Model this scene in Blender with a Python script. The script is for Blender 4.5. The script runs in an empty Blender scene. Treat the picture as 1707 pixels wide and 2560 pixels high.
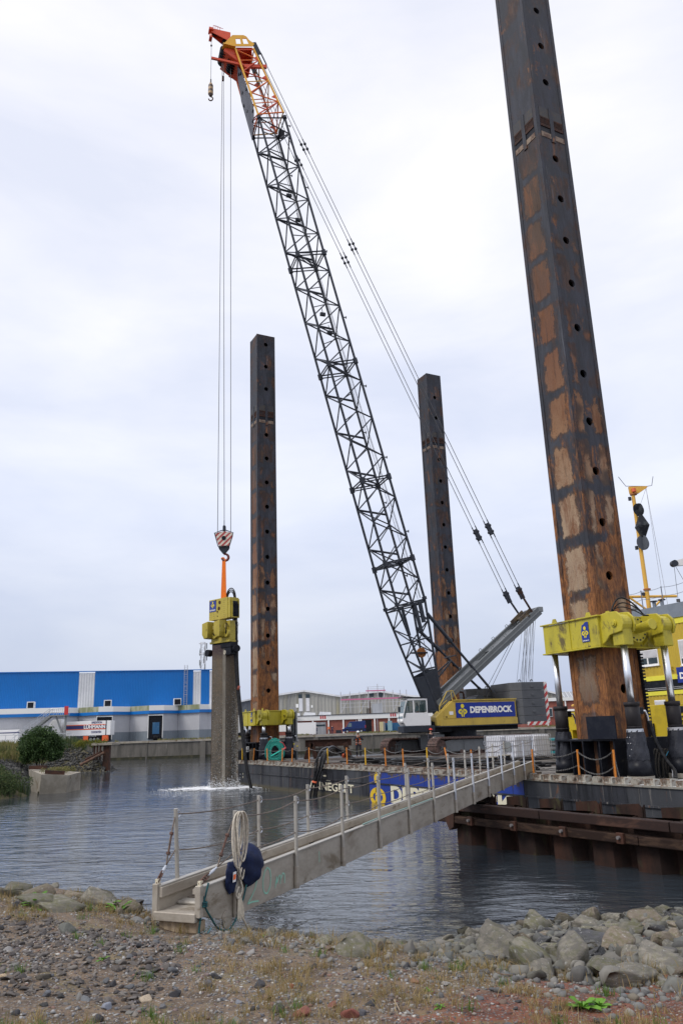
import bpy, math, random
import numpy as np
from mathutils import Vector, Matrix
random.seed(7); RN = np.random.RandomState(5)
S = bpy.context.scene
COL = S.collection
pi = math.pi
# ------------------------------------------------------------------ camera
TH = math.radians(15.76); RO = math.radians(2.0); EYE = 3.3
ct, st, cr, sr = math.cos(TH), math.sin(TH), math.cos(RO), math.sin(RO)
FW = Vector((0, ct, st)); RT = Vector((cr, -sr*-st, -sr*ct)); UP = Vector((sr, cr*-st, cr*ct))
cd = bpy.data.cameras.new('camera'); cam = bpy.data.objects.new('camera', cd); COL.objects.link(cam)
cd.sensor_fit = 'VERTICAL'; cd.sensor_height = 36.0; cd.lens = 1942.0/2560*36; cd.clip_start = 0.1; cd.clip_end = 6000
m = Matrix((RT, UP, -FW)).transposed().to_4x4(); m.translation = (0, 0, EYE); cam.matrix_world = m
S.camera = cam
def ray(x, y):
    return FW + RT*((x-853.5)/1942) + UP*((1280-y)/1942)
def atY(x, y, Y):            # the point a measured direction reaches at distance Y
    d = ray(x, y); t = Y/d.y; return Vector((d.x*t, Y, EYE+d.z*t))
def atZ(x, y, Z):
    d = ray(x, y); t = (Z-EYE)/d.z; return Vector((d.x*t, d.y*t, Z))
# ------------------------------------------------------------------ world, sun, exposure
W = bpy.data.worlds.new('World'); S.world = W; W.use_nodes = True
nt = W.node_tree; nt.nodes.clear()
def wn(t, **k):
    n = nt.nodes.new(t)
    for a, b in k.items(): setattr(n, a, b)
    return n
SUN_EL, SUN_AZ = math.radians(48), math.radians(-125)   # azimuth clockwise from +Y: behind and left of the viewer
sky = wn('ShaderNodeTexSky', sky_type='NISHITA', sun_disc=False, sun_elevation=SUN_EL, sun_rotation=SUN_AZ, air_density=1.2, dust_density=2.0)
bg1 = wn('ShaderNodeBackground'); bg1.inputs[1].default_value = 0.10; nt.links.new(sky.outputs[0], bg1.inputs[0])
tc = wn('ShaderNodeTexCoord'); sep = wn('ShaderNodeSeparateXYZ'); nt.links.new(tc.outputs['Generated'], sep.inputs[0])
ramp = wn('ShaderNodeValToRGB'); nt.links.new(sep.outputs[2], ramp.inputs[0])
cs = ramp.color_ramp; cs.elements[0].position = 0.0; cs.elements[0].color = (.42, .47, .61, 1)
cs.elements[1].position = .85; cs.elements[1].color = (.765, .76, .81, 1)
for p, c in ((.10, (.515, .555, .66, 1)), (.26, (.64, .675, .785, 1)), (.5, (.725, .738, .81, 1))):
    e = cs.elements.new(p); e.color = c
mp = wn('ShaderNodeMapping'); mp.inputs['Scale'].default_value = (1.0, 1.0, 3.2); mp.inputs['Location'].default_value = (1.7, .3, .2); nt.links.new(tc.outputs['Generated'], mp.inputs[0])
nz = wn('ShaderNodeTexNoise'); nz.inputs['Scale'].default_value = 2.3; nz.inputs['Detail'].default_value = 6; nz.inputs['Roughness'].default_value = .52
nz.inputs['Distortion'].default_value = .25; nt.links.new(mp.outputs[0], nz.inputs[0])
cr2 = wn('ShaderNodeValToRGB'); nt.links.new(nz.outputs[0], cr2.inputs[0])
cr2.color_ramp.elements[0].position = .34; cr2.color_ramp.elements[0].color = (.86, .89, .95, 1)
cr2.color_ramp.elements[1].position = .68; cr2.color_ramp.elements[1].color = (1.11, 1.095, 1.06, 1)
mx = wn('ShaderNodeMix', data_type='RGBA', blend_type='MULTIPLY'); mx.inputs[0].default_value = 1
nt.links.new(ramp.outputs[0], mx.inputs[6]); nt.links.new(cr2.outputs[0], mx.inputs[7])
bg2 = wn('ShaderNodeBackground'); bg2.inputs[1].default_value = 1.0; nt.links.new(mx.outputs[2], bg2.inputs[0])
ms = wn('ShaderNodeMixShader'); ms.inputs[0].default_value = .93
nt.links.new(bg1.outputs[0], ms.inputs[1]); nt.links.new(bg2.outputs[0], ms.inputs[2])
wo = wn('ShaderNodeOutputWorld'); nt.links.new(ms.outputs[0], wo.inputs[0])
sd = bpy.data.lights.new('sun', 'SUN'); sd.energy = 1.5; sd.angle = math.radians(22); sd.color = (1, .95, .88)
so = bpy.data.objects.new('sun', sd); COL.objects.link(so)
sdir = Vector((math.sin(SUN_AZ)*math.cos(SUN_EL), math.cos(SUN_AZ)*math.cos(SUN_EL), math.sin(SUN_EL)))
so.rotation_euler = sdir.to_track_quat('Z', 'Y').to_euler()
vs = S.view_settings; S.display_settings.display_device = 'sRGB'; vs.view_transform = 'Standard'; vs.look = 'None'; vs.exposure = 0.40; vs.gamma = 1; vs.use_curve_mapping = False
# ------------------------------------------------------------------ materials
class NB:
    def __init__(s, name):
        s.m = bpy.data.materials.new(name); s.m.use_nodes = True; s.t = s.m.node_tree
        s.b = s.t.nodes['Principled BSDF']; s.o = s.t.nodes['Material Output']; s.tc = None
    def n(s, t, ins=None, **k):
        q = s.t.nodes.new(t)
        for a, b in k.items(): setattr(q, a, b)
        for i, v in (ins or {}).items(): s.set(q.inputs[i], v)
        return q
    def set(s, sock, v):
        if isinstance(v, bpy.types.NodeSocket): s.t.links.new(v, sock)
        elif isinstance(v, bpy.types.Node): s.t.links.new(v.outputs[0], sock)
        elif isinstance(v, tuple) and len(v) == 3 and sock.type == 'RGBA': sock.default_value = v+(1,)
        else: sock.default_value = v
    def co(s, scale=(1, 1, 1), loc=(0, 0, 0), kind='Object'):
        if not s.tc: s.tc = s.n('ShaderNodeTexCoord')
        return s.n('ShaderNodeMapping', {0: s.tc.outputs[kind], 'Scale': scale, 'Location': loc}).outputs[0]
    def noise(s, sc, det=4, rough=.6, vec=None, dist=0):
        return s.n('ShaderNodeTexNoise', {'Vector': vec if vec is not None else s.co(), 'Scale': sc, 'Detail': det, 'Roughness': rough, 'Distortion': dist}).outputs[0]
    def ma(s, op, a, b=0.0, c=None):
        q = s.n('ShaderNodeMath', {0: a, 1: b}, operation=op)
        if c is not None: s.set(q.inputs[2], c)
        return q.outputs[0]
    def sm(s, v, lo, hi):
        q = s.n('ShaderNodeMapRange', {0: v, 1: lo, 2: hi}, interpolation_type='SMOOTHSTEP'); return q.outputs[0]
    def mix(s, f, a, b):
        q = s.n('ShaderNodeMix', data_type='RGBA'); s.set(q.inputs[0], f); s.set(q.inputs[6], a); s.set(q.inputs[7], b); return q.outputs[2]
    def ramp(s, v, els):
        q = s.n('ShaderNodeValToRGB', {0: v}); c = q.color_ramp
        c.elements[0].position = els[0][0]; c.elements[0].color = els[0][1]+(1,)
        c.elements[1].position = els[-1][0]; c.elements[1].color = els[-1][1]+(1,)
        for p, k in els[1:-1]: c.elements.new(p).color = k+(1,)
        return q.outputs[0]
    def sepx(s, vec=None):
        return s.n('ShaderNodeSeparateXYZ', {0: vec if vec is not None else s.co()}).outputs
    def bump(s, h, st_=.3, d=.02):
        q = s.n('ShaderNodeBump', {'Height': h, 'Strength': st_, 'Distance': d}); s.t.links.new(q.outputs[0], s.b.inputs['Normal'])
    def out(s, col=None, rough=None, metal=0.0, spec=None):
        if col is not None: s.set(s.b.inputs['Base Color'], col)
        if rough is not None: s.set(s.b.inputs['Roughness'], rough)
        s.b.inputs['Metallic'].default_value = metal
        if spec is not None: s.b.inputs['Specular IOR Level'].default_value = spec
        return s.m
MATS = {}
def mat(name, c1, c2=None, sc=3.0, lo=.45, hi=.6, rough=.6, metal=0.0, stretch=(1, 1, 1), bump=0.15, c3=None, amount3=.62, sc3=1.2, grain=.12, bd=.01):
    """c1 is the surface, c2 dirt or wear in blotches, c3 larger stains"""
    if name in MATS: return MATS[name]
    b = NB(name); v = b.co(stretch)
    col = b.mix(b.sm(b.noise(sc, 5, .65, v), lo, hi), c1, c2) if c2 else b.mix(0.0, c1, c1)
    if c3: col = b.mix(b.sm(b.noise(sc3, 5, .7, b.co(stretch, (5, 3, 9)), .4), amount3-.06, amount3+.05), col, c3)
    g = b.noise(sc*9, 3, .7)
    hs = b.n('ShaderNodeHueSaturation', {'Color': col, 'Value': b.ma('ADD', 1-grain*.9, b.ma('MULTIPLY', g, grain*2))})
    if bump: b.bump(g, bump, bd)
    MATS[name] = b.out(hs.outputs[0], rough, metal, spec=(.14 if max(c1) < .03 else .3 if max(c1) < .1 else None))
    return MATS[name]
Y_PAINT = mat('yellow_paint', (.48, .41, .03), (.36, .31, .03), 1.8, .45, .7, .45, bump=.06, c3=(.13, .10, .03), amount3=.61, sc3=2.2, stretch=(1, 1, .4), grain=.16)
Y_CRANE = mat('ochre_yellow_paint', (.52, .37, .07), (.42, .30, .065), 1.2, .4, .7, .42, bump=.04, c3=(.20, .14, .06), amount3=.66, sc3=3, stretch=(1, 1, .4))
Y_WALL = mat('ochre_cladding', (.50, .36, .035), (.44, .31, .03), .8, .4, .7, .5, stretch=(1, 1, .3), bump=.03)
Y_BRIGHT = mat('lemon_trim', (.75, .68, .06), (.65, .6, .06), 2, .5, .8, .45, bump=.02)
Y_MAST = mat('amber_mast_paint', (.70, .40, .06), (.5, .24, .04), 3, .6, .8, .5)
BLUE = mat('logo_blue', (.008, .03, .26), (.006, .024, .2), 2, .5, .8, .35, bump=.02, grain=.05)
WHITE = mat('white_paint', (.78, .78, .76), (.66, .66, .63), 2, .55, .8, .45, bump=.04, c3=(.4, .38, .34), amount3=.74)
WHITEP = mat('clean_white', (.8, .8, .8), (.74, .74, .75), 3, .5, .8, .4, bump=.02)
LETTER = mat('lettering_white', (.82, .82, .8), None, rough=.5, bump=0)
LOGOY = mat('lettering_yellow', (.75, .62, .03), None, rough=.5, bump=0)
DGREY = mat('dark_boom_paint', (.026, .031, .042), (.04, .044, .055), 3, .5, .7, .4, bump=.05)
MGREY = mat('grey_steel_paint', (.145, .155, .165), (.11, .12, .125), 2, .45, .7, .45, bump=.05, c3=(.16, .09, .05), amount3=.74)
CWGREY = mat('counterweight_grey', (.085, .09, .1), (.07, .075, .085), 2, .45, .7, .5, bump=.05)
LGREY = mat('frame_grey_paint', (.20, .215, .22), (.17, .18, .185), 2, .45, .7, .42, bump=.05)
BLACK = mat('black_paint', (.012, .013, .018), (.022, .024, .03), 4, .45, .7, .38, bump=.08, c3=(.05, .045, .04), amount3=.68)
BARREL = mat('cylinder_black', (.022, .02, .022), (.035, .032, .034), 3, .4, .7, .5, bump=.06, stretch=(1, 1, .3))
CANVAS = mat('black_canvas', (.02, .022, .03), (.035, .038, .05), 2, .4, .7, .4, bump=.5, bd=.04, grain=.2)
RUBBER = mat('black_rubber', (.012, .012, .014), (.02, .02, .02), 3, .5, .7, .5, bump=.05)
CHROME = mat('chrome_rod', (.80, .82, .85), None, 1.5, rough=.34, metal=1.0, bump=0, grain=.04)
ALU = mat('gangway_aluminium', (.45, .41, .35), (.32, .28, .23), 2.2, .40, .70, .50, .35, bump=.08, c3=(.22, .18, .13), amount3=.62, sc3=1.3, stretch=(1, .7, 1.8), grain=.12)
ALUP = mat('post_aluminium', (.42, .40, .36), (.28, .255, .22), 4, .5, .75, .45, .35, bump=.05)
RAILW = mat('galvanised_tube', (.5, .53, .58), (.42, .44, .48), 4, .5, .75, .4, .4, bump=.05)
RUST = mat('rusty_steel', (.065, .028, .018), (.035, .02, .015), 2.2, .4, .65, .8, bump=.35, c3=(.12, .055, .025), amount3=.67)
RUSTO = mat('orange_rust', (.36, .13, .025), (.2, .07, .02), 7, .45, .7, .75, bump=.2)
STANCH = mat('stanchion_orange', (.6, .2, .02), (.3, .09, .02), 9, .5, .75, .6, bump=.2)
STANCHY = mat('stanchion_yellow', (.68, .40, .02), (.5, .2, .02), 9, .55, .8, .6, bump=.2)
ORANGE = mat('crane_orange', (.80, .17, .015), (.66, .10, .015), 3, .5, .75, .42, bump=.04)
ORANGEY = mat('crane_yellow_orange', (.80, .42, .03), (.72, .30, .03), 1.5, .5, .75, .42, bump=.04)
RED = mat('crane_red', (.64, .07, .018), (.46, .045, .018), 3, .5, .75, .42, bump=.04)
REDP = mat('red_paint', (.5, .03, .03), None, rough=.5)
SLING = mat('orange_sling', (.88, .20, .01), (.75, .14, .01), 6, .5, .75, .7, bump=.3)
GLASS = mat('window_glass', (.03, .045, .055), (.06, .08, .09), 1, .5, .7, .06, bump=0)
def clear_glass():
    b = NB('clear_cab_glass'); b.b.inputs['Alpha'].default_value = .45; return b.out((.05, .09, .10), .05)
CGL = clear_glass()
GLASSL = mat('cab_glass', (.12, .17, .19), (.05, .08, .09), 1.5, .5, .7, .06, bump=0)
WOOD = mat('weathered_timber', (.115, .09, .07), (.065, .05, .04), 2.0, .4, .65, .85, stretch=(1, 6, 1), bump=.4, c3=(.20, .18, .15), amount3=.66)
TREE_W = mat('bark', (.07, .055, .04), (.04, .03, .02), 5, rough=.9)
ROPEW = mat('natural_rope', (.66, .60, .50), (.50, .45, .37), 30, .4, .6, .9, bump=.6)
ROPET = mat('teal_rope', (.03, .34, .27), (.015, .2, .17), 25, .4, .6, .8, bump=.6)
ROPED = mat('dark_teal_rope', (.02, .12, .13), (.01, .06, .07), 25, .4, .6, .8, bump=.5)
WIRE = mat('wire_rope', (.10, .10, .105), (.06, .06, .06), 20, rough=.5, metal=.4)
WIREB = mat('guard_wire', (.17, .13, .10), (.10, .08, .07), 20, rough=.6, metal=.2)
CHAIN = mat('chain_steel', (.20, .20, .20), (.1, .09, .08), 20, rough=.55, metal=.4)
HOSE = mat('black_hose', (.014, .014, .016), (.03, .03, .03), 8, rough=.35)
CONC = mat('quay_concrete', (.135, .125, .11), (.075, .07, .062), .5, .38, .66, .9, stretch=(2, 2, .35), bump=.3, bd=.05, c3=(.24, .22, .19), amount3=.63, sc3=.4)
CONCL = mat('pale_concrete', (.33, .30, .25), (.24, .215, .175), 1.2, .4, .66, .9, bump=.25, c3=(.17, .13, .08), amount3=.64, sc3=.9)
ASPH = mat('quay_paving', (.14, .135, .13), (.10, .10, .10), 1, rough=.9)
BLUEW = mat('blue_cladding', (.003, .155, .50), (.004, .145, .46), .15, .4, .7, .4, bump=0, grain=.04)
LILAC = mat('grey_white_cladding', (.47, .475, .50), (.41, .415, .44), .2, .4, .7, .5, bump=0, grain=.05)
LILACD = mat('plinth_cladding', (.20, .23, .26), (.17, .20, .23), .3, .4, .7, .6, bump=0)
WCLAD = mat('white_cladding', (.60, .61, .64), (.52, .53, .56), .3, .4, .7, .5, bump=0)
MOSS = mat('mossy_fascia', (.36, .37, .28), (.2, .22, .12), 1.2, .35, .6, .8, stretch=(1, 1, .3))
GCLAD = mat('aged_grey_cladding', (.30, .295, .27), (.20, .20, .19), .5, .4, .66, .8, stretch=(1, 1, .08), bump=0, c3=(.26, .24, .16), amount3=.6, sc3=.3)
DCLAD = mat('dark_grey_cladding', (.11, .12, .14), (.09, .1, .12), .3, rough=.6, bump=0)
BRICK = mat('red_brickwork', (.27, .085, .06), (.20, .065, .05), 1.5, .4, .66, .85, bump=.1)
ROOFW = mat('pale_roof', (.62, .63, .65), (.52, .53, .56), .3, rough=.6)
SHUT = mat('roller_door_grey', (.32, .33, .35), (.26, .27, .29), .5, rough=.5, stretch=(4, 1, .2))
SCAF = mat('scaffold_tube', (.42, .42, .44), None, rough=.5, metal=.3, bump=0)
PINK = mat('scaffold_board_edge', (.42, .12, .22), None, rough=.6, bump=0)
VAN = mat('blue_van_paint', (.012, .03, .13), (.01, .025, .11), 1, rough=.22, bump=0)
TRUCKN = mat('livery_navy', (.02, .03, .14), None, rough=.4, bump=0)
LIVO = mat('livery_orange', (.72, .12, .03), None, rough=.45, bump=0)
CBLUE = mat('blue_container', (.02, .10, .22), (.03, .13, .24), .6, rough=.5, c3=(.1, .2, .26), amount3=.64)
TEALP = mat('teal_steel', (.02, .20, .22), (.015, .14, .16), 2, rough=.5)
SKIN = mat('skin', (.42, .24, .17), None, rough=.6, bump=0)
HIVIS = mat('hi_vis_orange', (.85, .17, .02), (.75, .13, .02), 6, rough=.7)
REFL = mat('reflective_tape', (.6, .6, .58), None, rough=.4, bump=0)
CLOTH = mat('dark_workwear', (.03, .03, .04), (.045, .045, .055), 6, rough=.85)
NAVY = mat('navy_fabric', (.012, .022, .07), (.008, .014, .045), 5, rough=.75, bump=.4)
GREYM = mat('roof_edge_grey', (.20, .23, .27), (.17, .2, .24), 2, rough=.5)
SHUTTER = mat('roller_blind', (.62, .62, .64), (.55, .55, .57), 2, rough=.5)
CHALK = mat('green_chalk', (.28, .56, .44), (.33, .45, .37), 20, .5, .7, .9, bump=0)
IBCP = mat('translucent_white_tank', (.74, .75, .80), (.66, .67, .72), 2, rough=.35, bump=.03)
def striped(name, a, b_, n, axis, ang=.785, ax2='Z'):
    k = NB(name); s = k.sepx(); i = 'XYZ'
    v = k.ma('ADD', k.ma('MULTIPLY', s[i.index(axis)], n*math.cos(ang)), k.ma('MULTIPLY', s[i.index(ax2)], n*math.sin(ang)))
    f = k.ma('GREATER_THAN', k.ma('FRACT', v), .5)
    wear = k.sm(k.noise(9, 4), .58, .7)
    return k.out(k.mix(wear, k.mix(f, a, b_), (.42, .34, .24)), .5)
STRIPE = striped('red_white_stripes', (.55, .035, .04), (.75, .72, .68), 2.6, 'X')
STRIPEH = striped('worn_hook_stripes', (.40, .05, .05), (.68, .62, .52), 3.6, 'X', -.785)
def spud_mat(name, h_orange, patch_hi):
    b = NB(name); co = b.co(); s = b.sepx(co); z = s[2]
    n1 = b.noise(2.2, 7, .72, b.co((1, 1, .22)), .3); n2 = b.noise(1.0, 7, .7, b.co((1, 1, .33), (4, 2, 7)), .6); n3 = b.noise(7, 6, .8, b.co((1, 1, .32)), .6)
    fine = b.noise(32, 4, .75, b.co((1, 1, .6))); blot = b.noise(4.5, 6, .8, b.co((1, 1, .5), (6, 2, 4)), .5)
    hgt = b.ma('DIVIDE', z, 34.0)
    grey = b.mix(b.sm(n1, .35, .68), (.022, .024, .031), (.058, .062, .078))
    brown = b.mix(b.sm(blot, .38, .64), (.034, .021, .018), (.085, .044, .029))
    rustc = b.mix(b.sm(n3, .38, .64), (.125, .05, .022), (.30, .125, .04))
    low = b.sm(hgt, h_orange+.16, h_orange-.22)
    bandz = b.sm(b.ma('ABSOLUTE', b.ma('SUBTRACT', b.ma('FRACT', b.ma('DIVIDE', b.ma('ADD', z, .25), 2.0)), .5)), .30, .47)
    bandz = b.ma('MULTIPLY', b.ma('MULTIPLY', bandz, b.sm(z, 6.5, 8.5)), b.sm(b.noise(.6, 3, .6, b.co((1, 1, 1), (8, 3, 3))), .36, .52))
    base = b.mix(b.sm(b.ma('SUBTRACT', b.ma('ADD', n2, b.ma('MULTIPLY', low, .17)), b.ma('MULTIPLY', bandz, .16)), .46, .64), grey, brown)
    f2 = b.sm(b.ma('ADD', b.noise(1.6, 7, .78, b.co((1, 1, .26), (9, 1, 3)), .5), b.ma('SUBTRACT', b.ma('MULTIPLY', low, .23), b.ma('MULTIPLY', bandz, .2))), .56, .68)
    base = b.mix(f2, base, rustc)
    wob = b.ma('ADD', b.ma('MULTIPLY', b.ma('SUBTRACT', b.noise(4.5, 7, .85, b.co((1, 1, .5), (1, 8, 2))), .5), .80), b.ma('MULTIPLY', b.ma('SUBTRACT', b.noise(1.0, 3, .6, b.co((1, 1, .7), (5, 5, 2))), .5), .70))
    zz = b.ma('ABSOLUTE', b.ma('SUBTRACT', b.ma('FRACT', b.ma('DIVIDE', b.ma('ADD', z, .25), 2.0)), .5))
    inz = b.sm(b.ma('ADD', zz, b.ma('MULTIPLY', wob, .42)), .45, .36)
    iny = b.sm(b.ma('ADD', b.ma('ABSOLUTE', s[1]), wob), .52, .40)
    inx = b.sm(b.ma('ADD', b.ma('ABSOLUTE', b.ma('SUBTRACT', b.ma('ABSOLUTE', s[0]), .42)), wob), .20, .10)
    left = b.ma('GREATER_THAN', b.ma('ABSOLUTE', s[0]), .76)
    cell = b.ma('MULTIPLY', inz, b.n('ShaderNodeMix', {0: left, 2: inx, 3: iny}).outputs[0])
    cell = b.ma('MULTIPLY', cell, b.sm(z, patch_hi, patch_hi-2.5))
    cell = b.ma('MULTIPLY', cell, b.sm(b.ma('ADD', b.noise(.45, 2, .5, b.co((1, 1, 1), (3, 3, 1))), b.ma('MULTIPLY', left, .22)), .42, .54))
    pc = b.ramp(b.ma('DIVIDE', z, 34.0), [(.10, (.09, .05, .033)), (.17, (.30, .22, .15)), (.30, (.35, .25, .165)), (.42, (.25, .135, .07)), (.52, (.155, .065, .033)), (.66, (.085, .05, .032)), (.8, (.06, .042, .032))])
    pc = b.mix(b.sm(b.noise(1.6, 7, .8, b.co((1, 1, .35), (7, 7, 1)), .5), .44, .66), pc, (.17, .07, .03))
    pc = b.mix(b.sm(b.noise(22, 4, .8, b.co((1, 1, .5))), .56, .68), pc, (.10, .05, .03))
    ring = b.ma('MULTIPLY', b.ma('MULTIPLY', cell, b.ma('SUBTRACT', 1.0, cell)), 2.6)
    col = b.mix(cell, base, pc); col = b.mix(ring, col, (.028, .02, .018))
    col = b.mix(b.ma('MULTIPLY', b.sm(b.noise(2.2, 7, .8, b.co((1, 1, .06), (2, 9, 5)), .2), .57, .72), .8), col, (.15, .155, .18))
    col = b.mix(b.ma('MULTIPLY', b.sm(b.noise(7, 5, .8, b.co((1, 1, .07), (8, 3, 5))), .56, .70), .7), col, (.02, .016, .015))
    hs = b.n('ShaderNodeHueSaturation', {'Color': col, 'Value': b.ma('ADD', .52, b.ma('ADD', b.ma('MULTIPLY', fine, .55), b.ma('MULTIPLY', n3, .45)))})
    b.bump(b.ma('ADD', b.ma('MULTIPLY', fine, .5), b.ma('ADD', n3, b.ma('MULTIPLY', cell, .4))), .45, .015)
    return b.out(hs.outputs[0], b.n('ShaderNodeMapRange', {0: n1, 1: .3, 2: .7, 3: .45, 4: .8}).outputs[0], spec=.3)
SPUD = spud_mat('leg_steel_rusted', .37, 28)
def hull_mat():
    b = NB('hull_black_paint'); s = b.sepx(); stv = b.co((1, 1, .12))
    n1 = b.noise(3.0, 6, .7, stv, .2); n2 = b.noise(1.2, 5, .7, b.co((1, .6, .25), (3, 1, 2)), .4); f = b.noise(25, 3, .7)
    c = b.mix(b.sm(n1, .4, .65), (.014, .015, .019), (.034, .036, .044))
    c = b.mix(b.sm(n2, .57, .63), c, (.012, .012, .014))
    big = b.noise(.35, 2, .5, b.co((1, 1, .1), (1, 5, 0)))
    c = b.mix(b.sm(big, .5, .54), c, b.mix(.45, c, (.085, .09, .10)))
    c = b.mix(b.sm(b.noise(2.4, 6, .75, b.co((1, 1, .25), (8, 2, 2)), .5), .62, .68), c, (.13, .06, .035))
    c = b.mix(b.sm(b.noise(6, 4, .7, b.co((1, 1, .04), (0, 4, 0))), .60, .68), c, (.16, .15, .14))
    c = b.mix(b.sm(b.ma('ADD', s[2], b.ma('MULTIPLY', n1, .25)), .42, .25), c, (.085, .075, .05))
    b.bump(f, .25, .01)
    return b.out(b.n('ShaderNodeHueSaturation', {'Color': c, 'Value': b.ma('ADD', .8, b.ma('MULTIPLY', f, .4))}).outputs[0], .5, spec=.3)
HULL = hull_mat()
def worn(name, c, under, thr):
    b = NB(name); n = b.noise(3, 6, .75, b.co((1, 1, .35)), .4); s = b.sepx()
    k = b.sm(b.ma('ADD', n, b.ma('MULTIPLY', b.sm(s[2], .9, 1.4), .22)), thr, thr+.06)
    return b.out(b.mix(k, c, under), .5)
HBLUE = worn('hull_blue_panel', (.010, .035, .24), (.07, .05, .045), .66)
HWHITE = worn('hull_lettering', (.66, .62, .47), (.10, .08, .07), .66)
HYEL = worn('hull_logo_yellow', (.66, .44, .02), (.2, .12, .03), .72)
# ------------------------------------------------------------------ mesh helpers
class MB:
    def __init__(s): s.v = []; s.f = []; s.m = []
    def add(s, vs, fs, mi=0):
        o = len(s.v); s.v += [tuple(v) for v in vs]; s.f += [tuple(i+o for i in f) for f in fs]; s.m += [mi]*len(fs); return s
    def box(s, x0, x1, y0, y1, z0, z1, mi=0):
        return s.add([(x, y, z) for z in (z0, z1) for y in (y0, y1) for x in (x0, x1)],
                     [(0, 2, 3, 1), (4, 5, 7, 6), (0, 1, 5, 4), (2, 6, 7, 3), (0, 4, 6, 2), (1, 3, 7, 5)], mi)
    def tube(s, p, q, r, r2=None, n=8, mi=0):
        p, q = Vector(p), Vector(q); r2 = r if r2 is None else r2; d = (q-p)
        if d.length < 1e-6: return s
        d.normalize(); a = d.orthogonal().normalized(); b = d.cross(a)
        vs = [c+(a*math.cos(2*pi*i/n)+b*math.sin(2*pi*i/n))*rr for c, rr in ((p, r), (q, r2)) for i in range(n)]
        fs = [(i, (i+1) % n, n+(i+1) % n, n+i) for i in range(n)]+[tuple(range(n-1, -1, -1)), tuple(range(n, 2*n))]
        return s.add(vs, fs, mi)
    def beam(s, p, q, w, h, up=(0, 0, 1), mi=0):
        p, q = Vector(p), Vector(q); d = (q-p).normalized(); a = d.cross(Vector(up))
        if a.length < 1e-4: a = d.orthogonal()
        a.normalize(); b = a.cross(d); a = a*w/2; b = b*h/2
        return s.add([p-a-b, p+a-b, p+a+b, p-a+b, q-a-b, q+a-b, q+a+b, q-a+b],
                     [(0, 3, 2, 1), (4, 5, 6, 7), (0, 1, 5, 4), (1, 2, 6, 5), (2, 3, 7, 6), (3, 0, 4, 7)], mi)
    def path(s, pts, r, n=6, mi=0, close=False):
        P = [Vector(p) for p in pts]; L = len(P); vs = []; prev = None
        for i in range(L):
            d = (P[(i+1) % L]-P[i-1]) if close else (P[min(i+1, L-1)]-P[max(i-1, 0)])
            d.normalize()
            a = (prev-d*prev.dot(d)) if prev is not None else d.orthogonal()
            a = a.normalized() if a.length > 1e-6 else d.orthogonal().normalized()
            prev = a; b = d.cross(a); rr = r[i] if isinstance(r, (list, tuple)) else r
            vs += [P[i]+(a*math.cos(2*pi*k/n)+b*math.sin(2*pi*k/n))*rr for k in range(n)]
        fs = []
        for i in range(L if close else L-1):
            j = (i+1) % L
            fs += [(i*n+k, i*n+(k+1) % n, j*n+(k+1) % n, j*n+k) for k in range(n)]
        if not close: fs += [tuple(range(n-1, -1, -1)), tuple((L-1)*n+k for k in range(n))]
        return s.add(vs, fs, mi)
    def ext(s, poly, vec, mi=0):
        n = len(poly); vec = Vector(vec); P = [Vector(p) for p in poly]
        return s.add(P+[p+vec for p in P], [tuple(range(n)), tuple(range(2*n-1, n-1, -1))]+[(i, n+i, n+(i+1) % n, (i+1) % n) for i in range(n)], mi)
    def ball(s, c, r, n=10, m_=6, mi=0, sc=(1, 1, 1)):
        vs = []; fs = []
        for j in range(m_+1):
            t = pi*j/m_
            for i in range(n): vs.append((c[0]+r*sc[0]*math.sin(t)*math.cos(2*pi*i/n), c[1]+r*sc[1]*math.sin(t)*math.sin(2*pi*i/n), c[2]+r*sc[2]*math.cos(t)))
        for j in range(m_):
            for i in range(n): fs.append((j*n+i, (j+1)*n+i, (j+1)*n+(i+1) % n, j*n+(i+1) % n))
        return s.add(vs, fs, mi)
    def disc(s, c, nrm, r, thick=.01, n=20, mi=0):
        c = Vector(c); nn = Vector(nrm).normalized(); return s.tube(c, c+nn*thick, r, n=n, mi=mi)
    def corr(s, p0, p1, z0, z1, pitch, depth, mi=0, z0b=None, z1b=None):
        """corrugated sheet standing on the plan line p0-p1; a real zigzag in plan"""
        p0, p1 = Vector(p0), Vector(p1); L = (p1-p0).length; n = max(1, int(L/pitch)); d = (p1-p0)/L; nn = Vector((d.y, -d.x))
        vs = []; fs = []; z0b = z0 if z0b is None else z0b; z1b = z1 if z1b is None else z1b
        k = 0
        for i in range(n):
            for t, o in ((0, 0), (.35, 0), (.5, depth), (.85, depth)):
                a = (i+t)/n; q = p0+d*L*a+nn*o
                vs += [(q.x, q.y, z0+(z0b-z0)*a), (q.x, q.y, z1+(z1b-z1)*a)]; k += 1
        q = p1; vs += [(q.x, q.y, z0b), (q.x, q.y, z1b)]; k += 1
        for i in range(k-1): fs.append((2*i, 2*i+2, 2*i+3, 2*i+1))
        return s.add(vs, fs, mi)
FRAMES = {'W': (Vector((0, 0, 0)), 0.0)}
HANG = math.atan2(.4618, .887)
FRAMES['B'] = (Vector((9.0, 24.0, 0)), HANG)                 # barge: x = inward (w), y = along the hull (u)
FRAMES['K'] = (Vector((7.9, 58.96, 1.45)), .318+pi)           # crane: x = forward (f), y = towards the viewer (s)
FRAMES['G'] = (Vector((-1.62, 11.23, 0)), -math.atan2(.4, .9167))
FRAMES['V'] = (Vector((-8.30, 53.64, 0)), math.radians(-42))  # hammer
TH_ = {}
def f2w(fr, p):
    o, a = FRAMES[fr]; p = Vector(p); c, s_ = math.cos(a), math.sin(a)
    return Vector((o.x+p.x*c-p.y*s_, o.y+p.x*s_+p.y*c, o.z+p.z))
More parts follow.
